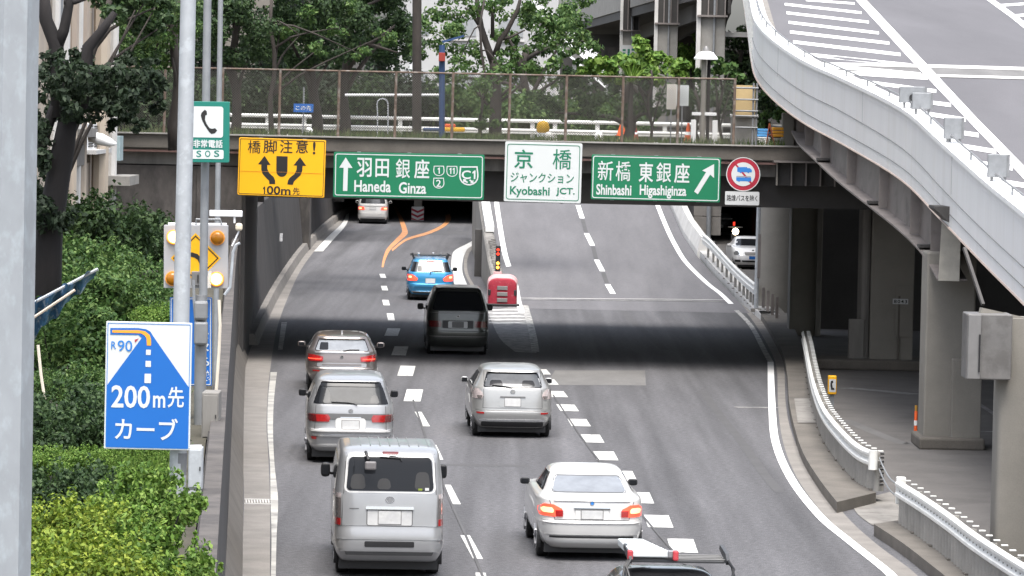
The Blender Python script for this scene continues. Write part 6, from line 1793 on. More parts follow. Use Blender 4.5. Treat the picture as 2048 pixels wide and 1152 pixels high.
# slim tree with open crown in the middle
Yt = 120; b = P(990, 285, Yt); b.z = 5.7
lm = [(tpx([(988, 130), (975, 95), (962, 55), (955, 10), (952, -30)], Yt), [.12, .10, .09, .07, .05]), (tpx([(990, 110), (1000, 80), (1015, 60), (1035, 20), (1045, -20)], Yt), [.09, .08, .07, .06, .04]),
      (tpx([(965, 60), (945, 30), (930, 15)], Yt), [.06, .05, .03]), (tpx([(985, 75), (985, 30), (980, -20)], Yt), [.06, .05, .04]), (tpx([(1002, 78), (1020, 75), (1050, 60)], Yt), [.05, .04, .02]),
      (tpx([(994, 200), (1015, 180), (1030, 168)], Yt), [.05, .04, .02]), (tpx([(1000, 205), (1030, 180), (1050, 160)], Yt), [.04, .03, .02]), (tpx([(975, 210), (950, 180), (935, 165)], Yt), [.04, .03, .02])]
tree('slim_tree', 'slim forked tree with an open crown between the Haneda and Kyobashi boards', b, ([b] + tpx([(991, 230), (992, 180), (990, 140), (988, 120)], Yt), [.20, .17, .16, .14, .13]), lm,
     lump_px([(870, 75, 30), (905, 50, 32), (930, 85, 30), (900, 110, 26), (950, 120, 26), (885, 15, 30), (940, 10, 34), (1000, 10, 34), (1050, 30, 34), (1080, 10, 34), (1110, 40, 32), (1150, 30, 34), (1130, 70, 30), (1165, 75, 26), (1090, 80, 26),
               (1040, 110, 22), (1010, 120, 22), (960, 150, 20), (1060, 130, 22), (1150, -10, 34), (1020, -10, 30), (840, 100, 20)], Yt, 9, 135), .13, 'leaf_mid', 'bark')
simple_tree('low leafy sapling in front of the slim forked tree behind the fence', 965, 275, 117.5, .05, [(930, 150, 26), (960, 175, 26), (945, 205, 24), (970, 235, 24), (985, 160, 24), (1010, 150, 22), (915, 130, 22), (1000, 250, 16), (960, 255, 16), (1050, 215, 18)], 'leaf_mid', 47, 130, .11, bark='bark')
simple_tree('thick trunked shrubby tree behind the fence left of the notice board', 1258, 285, 121, .17, [(1110, 190, 34), (1160, 175, 34), (1200, 190, 36), (1245, 180, 36), (1285, 190, 32), (1180, 220, 26), (1110, 225, 24), (1240, 225, 26), (1300, 225, 22), (1140, 150, 24), (1060, 200, 20), (1330, 180, 20)], 'leaf_dark', 48, 170, .12, top=150)
simple_tree('big leaved bright plant climbing above the fence below the viaduct', 1300, 285, 119, .05, [(1215, 130, 22), (1250, 120, 24), (1290, 110, 26), (1320, 125, 26), (1345, 135, 22), (1285, 90, 16), (1275, 140, 24), (1360, 140, 18), (1225, 150, 20), (1310, 150, 22), (1180, 130, 22)], 'leaf_bright', 49, 110, .19, top=140, aspect=1.3)
simple_tree('bright leafy shrub behind the shaded lamp near the curving parapet', 1440, 285, 119.5, .05, [(1440, 130, 18), (1460, 140, 18), (1430, 150, 16), (1475, 150, 14), (1400, 150, 14)], 'leaf_mid', 50, 130, .15, top=150, aspect=1.4)
simple_tree('dark hedge tree mass behind the fence under the viaduct', 1395, 285, 123, .08, [(1360, 185, 30), (1400, 190, 32), (1440, 185, 32), (1470, 200, 28), (1340, 215, 24), (1400, 225, 26), (1450, 230, 24), (1500, 190, 30), (1530, 215, 30)], 'leaf_dark', 51, 170, .12, top=180)
# yucca spikes above the fence
yb_ = P(1262, 165, 118); th = thing('yucca_plant', 'spiky yucca with narrow radiating leaves just above the fence top', 'plant', (yb_.x, 118, 5.7))
mb = MB().tube([(yb_.x, 118, 5.7), (yb_.x, 118, yb_.z)], .07, 8); mb.build('stem', 'bark', th)
lv = []
for k in range(70):
    a = NR.uniform(0, 2 * math.pi); el = NR.uniform(-.1, 1.4); d = np.array([math.cos(a) * math.cos(el), math.sin(a) * math.cos(el), math.sin(el)])
    s = np.cross(d, [0, 0, 1]); s /= np.linalg.norm(s) + 1e-6; L = NR.uniform(.45, .72); o = np.array([0, 0, yb_.z - 5.7])
    lv += [o + s * .015, o + d * L * .5 + s * .025, o + d * L, o + d * L * .5 - s * .025]
mesh_child('foliage', quad_mesh('foliage', np.array(lv), 70, 'leaf_bright'), th)
# distant trees under and beside the viaduct
simple_tree('bright green tree beyond the viaduct columns', 1380, 260, 300, .3, [(1365, 95, 30), (1390, 110, 30), (1380, 140, 30), (1345, 150, 30), (1400, 80, 20)], 'leaf_bright', 52, 60, .30, top=120)
simple_tree('dark green trees seen between last viaduct column and the curving parapet', 1480, 260, 250, .3, [(1465, 95, 34), (1495, 80, 34), (1480, 130, 36), (1510, 120, 34), (1455, 150, 30), (1500, 165, 34), (1540, 180, 34), (1470, 185, 30)], 'leaf_dark', 53, 60, .26, top=100)
simple_tree('pale green tree in front of the pale office block', 1050, 260, 160, .2, [(1030, 150, 46), (1075, 140, 46), (1110, 120, 40), (1085, 95, 36), (1130, 150, 36), (1160, 110, 26), (1190, 150, 24), (1020, 110, 24), (1060, 190, 30), (880, 150, 20), (905, 190, 24), (1120, 60, 40), (1150, 40, 36), (1080, 50, 36), (1175, 80, 26), (1010, 60, 30), (900, 60, 30), (860, 30, 30)], 'leaf_mid', 54, 75, .20, top=90)
simple_tree('green tree behind the steel bridge post and yellow stack', 1530, 285, 140, .15, [(1520, 190, 26), (1545, 210, 30), (1530, 235, 26), (1565, 235, 24)], 'leaf_mid', 55, 110, .16, top=180)
for i, (x, Yf, yy) in enumerate(((330, 150, 120), (420, 158, 130), (520, 150, 150), (600, 160, 160), (680, 155, 170), (760, 165, 175), (250, 145, 150), (180, 140, 170))):
    cr_ = [(x - 40, yy, 55), (x + 30, yy + 10, 55), (x, yy - 60, 60), (x - 30, yy + 60, 50), (x + 40, yy + 60, 50), (x + 10, yy - 120, 60)]
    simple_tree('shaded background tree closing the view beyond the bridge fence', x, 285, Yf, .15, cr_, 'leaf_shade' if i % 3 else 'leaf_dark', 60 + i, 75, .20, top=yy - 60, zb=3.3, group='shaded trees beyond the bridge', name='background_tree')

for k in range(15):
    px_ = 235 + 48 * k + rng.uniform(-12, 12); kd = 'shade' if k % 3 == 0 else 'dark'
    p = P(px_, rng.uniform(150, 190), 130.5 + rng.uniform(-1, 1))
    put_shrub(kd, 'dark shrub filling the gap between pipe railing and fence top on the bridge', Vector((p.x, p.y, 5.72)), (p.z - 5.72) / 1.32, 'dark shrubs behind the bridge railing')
for k in range(7):
    px_ = 905 + 52 * k + rng.uniform(-12, 12)
    p = P(px_, rng.uniform(165, 205), 131.5 + rng.uniform(-1, 1))
    put_shrub('far', 'mid green shrub behind the pipe railing below the pale office block', Vector((p.x, p.y, 5.72)), (p.z - 5.72) / 1.25, 'mid green shrubs behind the bridge railing')

# weeds along the bridge edge
def tufts(name, n, boxf, m, h, w, kind_label=None):
    v = np.empty((n, 4, 3))
    for i in range(n):
        x, y, z = boxf(); a = NR.uniform(0, 6.28); L = h * NR.uniform(.4, 1.2)
        s = np.array([math.cos(a), math.sin(a), 0]) * w; le = np.array([NR.normal() * .25, NR.normal() * .25, 1]) * L; o = np.array([x, y, z])
        v[i] = (o - s, o + s, o + s * .6 + le * .6, o + le)
    ob = bpy.data.objects.new(name, quad_mesh(name, v.reshape(-1, 3), n, m)); COL.objects.link(ob); ob['kind'] = 'stuff'
    return ob
tufts('weeds', 5200, lambda: (NR.uniform(-10.6, 7.2), 113.7 + abs(NR.normal()) * 1.6, 5.93), 'leaf_grass', .34 , .014)
tufts('weeds', 2200, lambda: (NR.uniform(-10.6, 7.2), 113.7 + abs(NR.normal()) * 1.2, 5.93), 'leaf_mid', .28, .02)
def _grass():
    y = NR.uniform(30, 60)
    return (-4.26 + (63 - y) * .0635 - .50 - abs(NR.normal()) * .35, y, zg)
tufts('grass', 9000, _grass, 'leaf_bright', .40, .010)
MB().box((-1.6, 115.9, 5.82), (17.5, 4.2, .24)).build('verge', 'soil')['kind'] = 'structure'

# ================================================================== FENCE ON THE BRIDGE
Yf = 113.22; zt, zb = 7.82, 6.085
fx = [(p - 1024) / (F / Yf) for p in (207, 322, 437, 551.5, 669.5, 783, 897, 1011, 1124, 1237, 1348, 1460)]
fe = thing('chain_link_fence', 'rusty chain link fence with brown posts along the road bridge edge', 'fence', (-1, Yf, zb))
for x in fx:
    MB().tube([(x, Yf, zb), (x + .012, Yf, zt + .03)], .038, 8).build('post', 'rust', fe, smooth='auto')
MB().tube([(fx[0], Yf, zt), (fx[-1], Yf, zt)], .026, 8).build('top_rail', 'rust', fe)
for xa_, xb_ in zip(fx, fx[1:]):
    w, h = xb_ - xa_, zt - zb; st = .066; mb = MB(); vs = []; fs = []
    k = -h
    while k < w:
        for sgn in (1, -1):
            u0, u1 = k, k + h; v0, v1 = 0, h
            if u0 < 0: v0 = -u0; u0 = 0
            if u1 > w: v1 = h - (u1 - w); u1 = w
            if v1 > v0:
                a = Vector((xa_ + (u0 if sgn > 0 else w - u0), Yf + .004 * sgn, zb + v0)); b = Vector((xa_ + (u1 if sgn > 0 else w - u1), Yf + .004 * sgn, zb + v1))
                d = Vector((.0029, 0, -.0029 * sgn)) if True else None
                o = len(vs); vs += [a - d, a + d, b + d, b - d, a + Vector((0, .004, 0)), b + Vector((0, .004, 0))]; fs += [(o, o + 1, o + 2, o + 3), (o, o + 4, o + 5, o + 3), (o + 1, o + 4, o + 5, o + 2)]
        k += st
    mb.add(vs, fs); mb.build('mesh_panel', 'fence_wire', fe, flip=False)

# ================================================================== THINGS ON THE BRIDGE BEHIND THE FENCE
Yg = 127.0
def zpx(y, x=1100, Y=Yg): return P(x, y, Y).z
gx0, gx1 = P(440, 240, Yg).x, P(1466, 240, Yg).x
gr = thing('pipe_railing', 'long white three rail pipe railing along the far kerb behind fence', 'railing', (0, Yg, 5.68))
for z, r in ((6.52, .055), (6.24, .05), (6.16, .03), (5.92, .045)):
    MB().tube([(gx0, Yg, z), (gx1, Yg, z)], r, 8).build('rail', 'rail_white', gr)
for px in (440, 535, 608, 695, 800, 1065, 1110, 1195, 1330, 1412, 1466):
    x = P(px, 250, Yg).x
    MB().box((x, Yg + .06, 6.1), (.13, .10, .86)).build('post', 'rail_white', gr, bevel=.01)
def bridge_post(name, label, cat, px, y0, y1, Y, r, m, n=10):
    a = P(px, y0, Y); b = P(px, y1, Y)
    th = thing(name, label, cat, (b.x, Y, 5.7))
    MB().tube([(b.x, Y, 5.7), (a.x, Y, a.z)], r, n).build('shaft', m, th, smooth='auto')
    return th, a
th, a = bridge_post('dark_pole', 'dark brown wooden pole beside the white arch behind fence', 'pole', 834, -20, 280, 119, .13, 'bark')
th, a = bridge_post('signal_pole', 'blue painted pole with a small red box near its top', 'pole', 884, 90, 280, 118.5, .085, mat('blue_paint', (.022, .055, .14), .5).name)
p = P(884, 114, 118.4); MB().box((p.x, 118.36, p.z), (.18, .16, .24)).build('red_box', mat('red_paint', (.26, .03, .02), .6).name, th, bevel=.01)
MB().beam((p.x, 118.5, p.z + .42), (p.x + .6, 118.5, p.z + .6), .05, .06).build('arm', 'blue_paint', th)
th, a = bridge_post('pale_pole', 'thin pale pole standing between the dark pole and the big tree', 'pole', 822, 120, 260, 132, .05, 'steel_white')
p0, p1 = P(690, 190, 119.4), P(880, 190, 119.4)
o = MB().tube([p0, p1], .035, 8).build('cross_bar', 'steel_white'); tag(o, 'white horizontal bar fixed between the trees and blue pole', 'bar')
pts = [P(755, 275, 119), P(755, 225, 119)] + [P(765 + 11 * math.cos(R(a)), 208 - 11 * math.sin(R(a)), 119) for a in range(180, -1, -30)] + [P(776, 225, 119), P(776, 275, 119)]
o = MB().tube(pts, .018, 6).build('hoop_barrier', 'galvanised'); tag(o, 'thin grey hoop shaped barrier standing behind the fence', 'barrier')
p = P(607, 216, 121); t = thing('street_sign', 'small blue street sign with white writing half hidden behind the fence', 'sign', (p.x, 121, 5.7))
fr = face_frame((p.x, 121, p.z), .56, .24)
MB().prism([(0, 0), (.56, 0), (.56, .24), (0, .24)], 0, -.03, fr).build('board', 'sign_blue', t)
letter('この先', fr, (.06, .05, .50, .19), 'sign_white', t, .016, .006)
MB().tube([(p.x, 121.06, 5.7), (p.x, 121.06, p.z + .6)], .025, 8).build('post', 'galvanised_dull', t)
# notices hung on the fence side
for lab, x0, y0, x1, y1, m, Y in (('white notice sheet tied behind the fence near the lamp', 1353, 170, 1377, 212, 'sign_white', 113.6), ('cream notice board behind the fence with rows of faint lines', 1334, 168, 1352, 219, mat('notice_cream', (.50, .47, .42), .7).name, 113.9)):
    a, b = P(x0, y0, Y), P(x1, y1, Y); w, h = b.x - a.x, a.z - b.z
    t = thing('notice_board', lab, 'notice', ((a.x + b.x) / 2, Y, b.z)); fr = face_frame((a + b) / 2, w, h)
    MB().prism([(0, 0), (w, 0), (w, h), (0, h)], 0, -.015, fr).build('board', m, t)
    for k in range(7):
        u = h * (.16 + .095 * k); flat(fr, [(w * .12, u), (w * (.78 + .1 * (k % 2)), u), (w * (.78 + .1 * (k % 2)), u + .012), (w * .12, u + .012)], .004, 'ink_grey', t, 'text_line')
    MB().tube([((a.x + b.x) / 2, Y + .05, 5.7), ((a.x + b.x) / 2, Y + .05, a.z)], .02, 6).build('stake', 'galvanised_dull', t)
# lantern with a white shade
p = P(1412, 112, 118); t = thing('park_lamp', 'park lamp with wide white conical shade on twin dark posts', 'lamp', (p.x, 118, 5.7))
N = 24
cone = lambda r, z: [Vector((p.x + r * math.cos(2 * math.pi * k / N), 118 + r * math.sin(2 * math.pi * k / N), p.z + z)) for k in range(N)]
MB().loft([cone(.33, -.10), cone(.335, -.06), cone(.20, .10), cone(.06, .14)]).build('shade', 'coping_white', t, smooth='auto')
MB().loft([cone(.09, .13), cone(.09, .18), cone(.03, .28)]).build('finial', 'steel_grey', t, smooth='auto')
MB().tube([(p.x - .05, 118, 5.7), (p.x - .05, 118, p.z - .08)], .075, 10).build('post', 'concrete_pier', t, smooth='auto')
MB().tube([(p.x + .09, 118.05, 5.7), (p.x + .09, 118.05, p.z - .08)], .05, 10).build('post', 'bark_dark', t, smooth='auto')
# pipe scaffold with board and concrete block
x0, x1 = P(1466, 200, 114).x, P(1513, 200, 114).x
t = thing('pipe_scaffold', 'grey pipe scaffold holding two tan boards at the right end of fence', 'scaffold', ((x0 + x1) / 2, 114, 6.08))
for x in (x0 + .03, x1 - .10, x1 - .01):
    MB().tube([(x, 113.7, 6.05), (x, 113.7, P(1490, 166, 114).z)], .028, 8).build('upright', 'galvanised_back', t, smooth='auto')
for y in (176, 199, 222, 232, 255):
    MB().tube([(x0 - .03, 113.66, P(1490, y, 113.7).z), (x1 + .03, 113.66, P(1490, y, 113.7).z)], .024, 8).build('ledger', 'galvanised_back', t, smooth='auto')
mat('ply', (.46, .34, .17), .7, var=.1, vscale=3)
for ya, yb2 in ((170, 198), (200, 231)):
    a, b = P(1468, ya, 113.9), P(1510, yb2, 113.9)
    MB().box(((a.x + b.x) / 2, 113.95, (a.z + b.z) / 2), (b.x - a.x, .04, a.z - b.z)).build('board', 'ply', t)
a, b = P(1464, 233, 114.2), P(1514, 294, 114.2)
t = thing('concrete_block', 'tall beige concrete block behind the scaffold pipes', 'block', ((a.x + b.x) / 2, 114.6, 5.9))
MB().box(((a.x + b.x) / 2, 114.6, (a.z + b.z) / 2 - .1), (b.x - a.x, .7, a.z - b.z + .2)).build('body', 'concrete', t, bevel=.03)
MB().box(((a.x + b.x) / 2, 114.6, a.z + .02), (b.x - a.x + .04, .76, .09)).build('cap', 'concrete_pale', t, bevel=.02)
def crate(name, label, cat, x0, y0, x1, y1, Y, m, n=3, group=None):
    a, b = P(x0, y0, Y), P(x1, y1, Y); t = thing(name, label, cat, ((a.x + b.x) / 2, Y, b.z), group); h = (a.z - b.z) / n
    for k in range(n):
        MB().box(((a.x + b.x) / 2 + .01 * (k % 2), Y + .25, b.z + h * (k + .5)), (b.x - a.x, .5, h * .86)).build('layer', m, t, bevel=.015)
    return t
crate('crate_stack', 'stack of blue plastic crates next to the concrete block', 'crates', 1515, 257, 1538, 274, 115.5, mat('crate_blue', (.08, .30, .60), .5).name)
crate('crate_stack', 'stack of white slatted crates in front of the blue ones', 'crates', 1514, 274, 1540, 291, 115, 'coping_white', 4)
crate('crate_stack', 'stack of yellow and orange crates right of a red trestle', 'crates', 1545, 254, 1567, 275, 115.5, mat('crate_yellow', (.60, .27, .01), .5).name)
crate('crate_stack', 'pale grey crates under the yellow ones', 'crates', 1546, 276, 1567, 291, 115.4, 'concrete', 2)
o = MB()
for q in ((1533, 288), (1549, 291)): o.tube([P(1539, 246, 114.9), P(*q, 114.9)], .02, 6)
o.tube([P(1536, 270, 114.9), P(1544, 270, 114.9)], .015, 6)
tag(o.build('trestle', mat('rust_red', (.30, .075, .03), .7).name), 'rusty red A shaped trestle among the crates', 'trestle')
def cone_(label, px, y0, y1, Y, m='orange_plastic'):
    a, b = P(px, y0, Y), P(px, y1, Y); t = thing('traffic_cone', label, 'traffic cone', (b.x, Y, b.z))
    h = a.z - b.z
    MB().tube([(b.x, Y, b.z), (b.x, Y, b.z + .03), (b.x, Y, b.z + .031), (b.x, Y, a.z)], [.19, .19, .14, .03], 14).build('cone', m, t, smooth='auto')
    MB().tube([(b.x, Y, b.z + h * .45), (b.x, Y, b.z + h * .65)], [.095, .07], 14).build('band', 'coping_white', t)
cone_('orange traffic cone by the railing left of the white gate frame', 1376, 246, 290, 124)
cone_('orange traffic cone leaning near the thick trunk behind fence', 1243, 244, 272, 124)
cone_('red traffic cone half hidden right of the thick trunk', 1269, 248, 285, 125.5, 'red_paint')
def dome(name, label, cat, px, py, rp, Y, m):
    c = P(px, py, Y); r = rp * Y / F; t = thing(name, label, cat, (c.x, Y, c.z - r))
    MB().tube([c + Vector((0, 0, z * r)) for z in (-.9, -.6, 0, .5, .8, .97)], [.75 * r, r, r, .86 * r, .58 * r, .15 * r], 16).build('body', m, t, smooth=True)
    MB().tube([c + Vector((0, 0, -.95 * r)), c + Vector((0, 0, -1.5 * r))], .9 * r, 14).build('foot', 'coping_white', t)
mat('bright_yellow', (.75, .42, .01), .45)
dome('lamp_dome', 'round yellow dome on a pale foot behind the railing', 'barrel', 1086, 254, 13, 122, 'bright_yellow')
dome('sand_bag', 'small yellow bag lying by the railing under the thick trunk', 'bag', 1240, 284, 9, 122, mat('bag_sand', (.60, .40, .16), .8).name)
dome('sand_bag', 'white bag lying by the railing right of yellow dome', 'bag', 1198, 272, 9, 123, 'coping_white')
dome('sand_bag', 'white bag in the weeds above the yellow warning board', 'bag', 618, 262, 8, 119, 'coping_white')
dome('sand_bag', 'grey white bag beneath the yellow dome in weeds', 'bag', 1098, 272, 9, 119, 'concrete_pale')
a, b = P(888, 254, 121), P(930, 264, 121)
t = thing('road_roller', 'low orange and yellow machine body seen through the railing', 'machine', ((a.x + b.x) / 2, 121, b.z))
MB().box(((a.x + b.x) / 2, 121, (a.z + b.z) / 2), (b.x - a.x, .4, a.z - b.z)).build('body', 'bright_yellow', t, bevel=.04)
MB().box(((a.x + b.x) / 2 - .15, 121, a.z + .04), (.35, .36, .10)).build('hood', 'orange_plastic', t, bevel=.03)
a, b = P(846, 255, 121.5), P(884, 263, 121.5)
o = MB().box(((a.x + b.x) / 2, 121.5, (a.z + b.z) / 2), (b.x - a.x, .3, a.z - b.z)).build('tarp_bundle', 'blue_paint', bevel=.04); tag(o, 'long blue bundle lying along the railing left of blue pole', 'bundle')
# white gate frame
t = thing('gate_frame', 'white rectangular gate frame with dark panel beside the orange cone', 'gate', (P(1403, 260, 118).x, 118, 5.7))
for px in (1387, 1430):
    x = P(px, 250, 118).x; MB().box((x, 118, 6.2), (.14, .10, 1.0)).build('upright', 'steel_white', t, bevel=.01)
xa, xb = P(1384, 230, 118).x, P(1433, 230, 118).x
MB().box(((xa + xb) / 2, 118, P(1410, 228, 118).z), (xb - xa, .10, .09)).build('head_bar', 'steel_white', t, bevel=.01)
MB().box(((xa + xb) / 2 + .05, 118.05, P(1410, 245, 118).z), (xb - xa - .3, .05, .42)).build('panel', 'girder_paint', t)

# ================================================================== BACKDROP
t = thing('office_block', 'pale grey office block with bands of windows behind the slim tree', 'building', (1, 262, 5.7))
mat('facade_pale', (.43, .43, .43), .7, var=.07, vscale=.3)
MB().box((-2.75, 272, 20), (10.5, 20, 30)).build('wall', 'facade_pale', t)
for fl in range(7):
    for k in range(3):
        wn = MB().box((-6.2 + 2.9 * k, 261.98, 8.2 + 3.3 * fl), (1.5, .10, 1.1)).build('window', mat('window_pale', (.30, .315, .325), .25, var=.1).name if 'window_pale' not in M else 'window_pale', t)
        MB().box((-6.2 + 2.9 * k, 261.9, 7.4 + 3.3 * fl), (1.7, .14, .08)).build('sill', 'concrete_pale', wn)
MB().box((-2.75, 261.9, 6.4), (10.5, .3, 1.2)).build('plinth', 'concrete', t)
t = thing('brown_block', 'shaded brown apartment block behind the trees at the left', 'building', (-22, 205, 5.7))
MB().box((-19, 215, 17), (22, 16, 26)).build('wall', mat('facade_brown', (.16, .145, .125), .8, var=.1).name, t)
for fl in range(6):
    for k in range(6):
        wn = MB().box((-28 + 3.4 * k, 206.98, 8.4 + 3.2 * fl), (1.6, .10, 1.3)).build('window', 'glass', t)
        MB().box((-28 + 3.4 * k, 206.9, 7.7 + 3.2 * fl), (1.8, .14, .08)).build('sill', 'concrete', wn)
# white sloping stair side
a, b = P(1062, 8, 200), P(1222, 148, 200)
t = thing('sloping_stair', 'white sloping stair flank descending through the trees to the viaduct foot', 'stair', (b.x, 200, 5.7))
MB().beam(a, b, .5, .62).build('flank', 'coping_white', t)
MB().beam(a + Vector((-.25, -.1, -.62)), b + Vector((-.25, -.1, -.62)), .3, .10).build('lower_rail', 'coping_white', t)
MB().beam(a + Vector((-.1, .1, -.42)), b + Vector((-.1, .1, -.42)), .25, .34).build('soffit', 'concrete', t)
for k in range(5):
    q = a.lerp(b, .15 + .2 * k); MB().beam((q.x, 200.4, 5.7), (q.x, 200.4, q.z - .3), .18, .18, Vector((0, 1, 0))).build('post', 'concrete_pale', t)
# viaduct with its columns
vf = lambda Y: 8.9 - .0425 * (Y - 260)
t = thing('viaduct', 'grey elevated expressway with ribbed steel brackets over the trees at the top', 'viaduct', (12, 250, 13.5))
Ys_ = [225 + 20 * k for k in range(11)]
vr = lambda Y: 11.4 + .045 * (Y - 225)
MB().loft([[Vector((vf(Y), Y, 13.5)), Vector((vf(Y), Y, 15.6)), Vector((vf(Y) + .4, Y, 15.6)), Vector((vf(Y) + .4, Y, 13.5))] for Y in Ys_]).build('parapet', 'concrete', t)
MB().loft([[Vector((vf(Y) + .1, Y, 12.9)), Vector((vf(Y) + .1, Y, 13.48)), Vector((vr(Y), Y, 13.48)), Vector((vr(Y), Y, 12.9))] for Y in Ys_]).build('deck', 'girder_dark', t)
for dx in (.35, .65, .95):
    gx_ = lambda Y: vf(Y) + (vr(Y) - vf(Y) - .4) * dx
    MB().loft([[Vector((gx_(Y), Y, 11.9)), Vector((gx_(Y), Y, 12.9)), Vector((gx_(Y) + .3, Y, 12.9)), Vector((gx_(Y) + .3, Y, 11.9))] for Y in Ys_]).build('girder', 'girder_dark', t)
for lab, px, wpx, Y, ycap in (('nearest thick viaduct column with a downpipe right of the park lamp', 1423, 54, 215, 33), ('middle viaduct column with a collar band', 1333, 44, 250, 48), ('far viaduct column carrying a white notice board', 1260, 36, 290, 62)):
    x = P(px, 100, Y).x; w = wpx * Y / F; zc = P(px, ycap, Y).z
    c = thing('viaduct_column', lab, 'column', (x, Y, 5.7))
    MB().box((x, Y + w / 2, (zc + 3) / 2), (w, w, zc - 3)).build('shaft', 'concrete', c, bevel=.05)
    MB().box((x + .02 * w, Y + w * .5, zc + 1.4), (w * .98, w * .8, 2.8)).build('bracket', 'girder_dark', c)
    for k in range(4):
        MB().box((x - w * .46 + k * w * .31, Y + w * .06, zc + 1.4), (.06, .25, 2.7)).build('rib', 'girder_paint', c)
    MB().box((x, Y + w * .3, zc + .02), (w * 1.12, w * 1.1, .10)).build('flange', 'girder_paint', c)
    MB().box((x - w * .5, Y - .05, zc / 2 + 5), (w * .16, .2, 16)).build('pale_strip', 'concrete_pale', c)  # paler strip down the left edge of the column
    MB().tube([(x + w * .08, Y - .1, 5), (x + w * .08, Y - .1, 15)], .06, 8).build('downpipe', 'galvanised_dull', c)
a, b = P(1242, 90, 288), P(1271, 126, 288); w, h = b.x - a.x, a.z - b.z
t = thing('notice_board', 'white public board with green characters on the far viaduct column', 'notice', ((a.x + b.x) / 2, 288, b.z)); fr = face_frame((a + b) / 2, w, h)
MB().prism([(0, 0), (w, 0), (w, h), (0, h)], 0, -.06, fr).build('board', 'sign_pale', t)
for k, (u, v, uu, vv) in enumerate(((.12, .1, .32, .85), (.45, .3, .6, .8), (.72, .08, .9, .9))):
    for j in range(4):
        y0 = v + (vv - v) * j / 4
        flat(fr, [(w * u, h * y0), (w * uu, h * y0), (w * uu, h * (y0 + .11)), (w * u, h * (y0 + .11))], .01, 'sign_ink_green', t, 'text_mark')
t = thing('viaduct_wall', 'brown concrete wall in the shadow under the far end of viaduct', 'wall', (7, 330, 5.7))
MB().box((P(1215, 100, 330).x + .3, 331, 8.5), (3.6, .6, 5.6)).build('wall', 'concrete_dark', t)
MB().box((14, 345, 9), (22, .6, 7)).build('back_wall', 'girder_dark', t)
MB().box((P(1480, 70, 240).x, 240, P(1480, 69, 240).z), (3.4, .6, .28)).build('white_beam', 'coping_white', t)

# ---- cream building at the left edge
p0, p1 = P(40, 300, 86), P(221, 300, 106)
d = Vector((p1.x - p0.x, p1.y - p0.y, 0)); Lb = d.length; u_ = d.normalized(); n_ = Vector((u_.y, -u_.x, 0))
bt = thing('cream_building', 'cream building with downpipes and an air conditioner behind the leaning tree', 'building', (p0.x, p0.y, 3.1))
mat('facade_cream', (.44, .375, .30), .75, var=.10, vscale=1.0, col2=(.36, .30, .25), mix_scale=1.2, stretch=(1, 1, .3))
def fp(px, py):
    """a point on the facade plane seen at a pixel"""
    r = ray(px, py); nn = n_; t = (Vector((p0.x, p0.y, 0)) - C0).dot(nn) / r.dot(nn); return C0 + r * t
def fbox(name, x0, y0, x1, y1, depth, m, parent=None, bevel=0):
    a, b = fp(x0, y0), fp(x1, y1); s0 = (a - p0).dot(u_); s1 = (b - p0).dot(u_)
    vs = []
    for s in (s0, s1):
        for dd in (-.02, depth):
            for z in (b.z, a.z):
                q = p0 + u_ * s + n_ * dd; vs.append((q.x, q.y, z))
    return MB().add(vs, [(0, 1, 3, 2), (4, 6, 7, 5), (0, 4, 5, 1), (2, 3, 7, 6), (0, 2, 6, 4), (1, 5, 7, 3)]).build(name, m, parent or bt, bevel=bevel)
q0 = Vector((p0.x, p0.y, 0)); q1 = Vector((p1.x, p1.y, 0))
MB().loft([[Vector((q.x, q.y, 3)), Vector((q.x, q.y, 22)), Vector((q.x, q.y, 22)) - n_ * 7, Vector((q.x, q.y, 3)) - n_ * 7] for q in (q0, q1)]).build('wall', 'facade_cream', bt)
for i, (x, m, w) in enumerate(((95, 'concrete_pale', .10), (104, 'galvanised_dull', .08), (112, 'concrete_pale', .12), (126, 'facade_cream', .14), (133, 'concrete_strip', .10), (142, 'concrete_pale', .10), (150, 'facade_cream', .12), (158, 'girder_paint', .05), (181, 'facade_cream', .2), (212, 'concrete_pale', .12))):
    a = fp(x, 200); s = (a - p0).dot(u_); q = p0 + u_ * s + n_ * (w + .05)
    MB().tube([(q.x, q.y, 3.2), (q.x, q.y, 12)], w, 8).build('downpipe', m, bt, smooth='auto')
for x0, y0, x1, y1 in ((164, -20, 174, 22), (198, -30, 203, 8), (104, 0, 110, 40)):
    w_ = fbox('window', x0, y0, x1, y1, .03, 'glass'); fbox('frame', x0 - 1, y1, x1 + 1, y1 + 2, .12, 'concrete_pale', w_)
ac = fbox('shutter', 158, 247, 186, 300, .18, 'coping_white', None, .01)
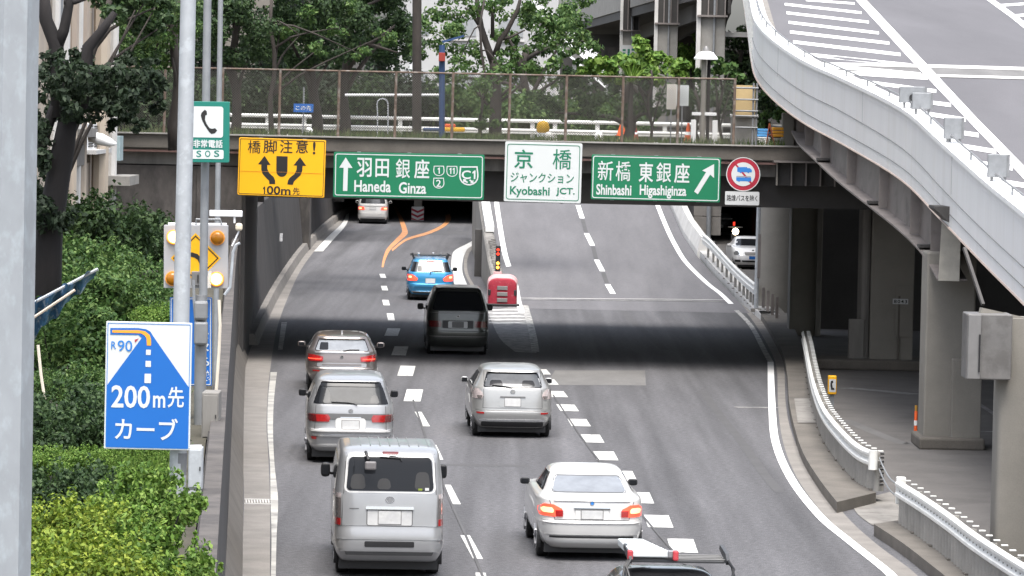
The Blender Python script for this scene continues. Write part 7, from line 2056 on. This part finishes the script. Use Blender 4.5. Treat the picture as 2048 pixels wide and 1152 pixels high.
for k in range(9):
    fbox('slat', 161, 251 + k * 5.0, 170, 253.2 + k * 5.0, .20, 'girder_dark', ac); fbox('slat', 173, 251 + k * 5.0, 183, 253.2 + k * 5.0, .20, 'girder_dark', ac)
fbox('ledge', 158, 300, 190, 304, .40, 'concrete_pale'); w_ = fbox('window', 163, 304, 175, 325, .05, 'glass')
fbox('awning', 130, 258, 152, 272, .5, 'concrete_stained'); fbox('meter_box', 128, 290, 150, 330, .25, 'concrete_strip', None, .02)
fbox('side_vent', 216, 272, 222, 320, .3, mat('vent_blue', (.34, .44, .46), .6).name); fbox('eave', 202, 352, 222, 366, .7, 'concrete')
c = fp(150, 282) + n_ * .6
MB().tube([c + Vector((-.25, 0, .12)), c + Vector((.0, -.1, .05)), c + Vector((.22, -.15, -.02)), c + Vector((.36, -.2, -.05))], [.12, .14, .10, .03], 12).build('vent_hood', 'coping_white', bt, smooth=True)

# blue tarpaulin slung on the bank
t = thing('blue_tarpaulin', 'blue tarpaulin sheet slung in folds on poles over the dark bushes', 'tarpaulin', P(130, 590, 57))
gv = []; nu, nv = 26, 7
for j in range(nv):
    for i in range(nu):
        a = i / (nu - 1); bq = j / (nv - 1)
        q = P(40 + 152 * a, 620 - 80 * a + (84 - 74 * a) * bq + 5 * math.sin(a * 19 + bq * 5) + 3 * math.sin(a * 41), 57 + .5 * bq + .16 * math.sin(a * 27 + 3 * bq))
        gv.append(q)
mat('tarp_blue', (.07, .19, .36), .5, var=.4, vscale=6, col2=(.40, .48, .56), mix_scale=8, mix_lo=.52, mix_hi=.60)
MB().add(gv, [(j * nu + i, j * nu + i + 1, (j + 1) * nu + i + 1, (j + 1) * nu + i) for j in range(nv - 1) for i in range(nu - 1)]).build('sheet', 'tarp_blue', t, smooth=True)
MB().tube([P(30, 625, 57), P(196, 538, 57)], .022, 6).build('pole', 'galvanised', t)
MB().tube([P(60, 640, 56.8), P(150, 580, 56.8)], .02, 6).build('rope', mat('rope_pale', (.5, .42, .34), .7).name, t)
o = MB().tube([P(76, 690, 48), P(82, 750, 48), P(92, 815, 48)], .018, 6).build('bent_stake', 'cable_cream'); tag(o, 'bent cream coloured stake leaning among the dark bushes', 'stake')
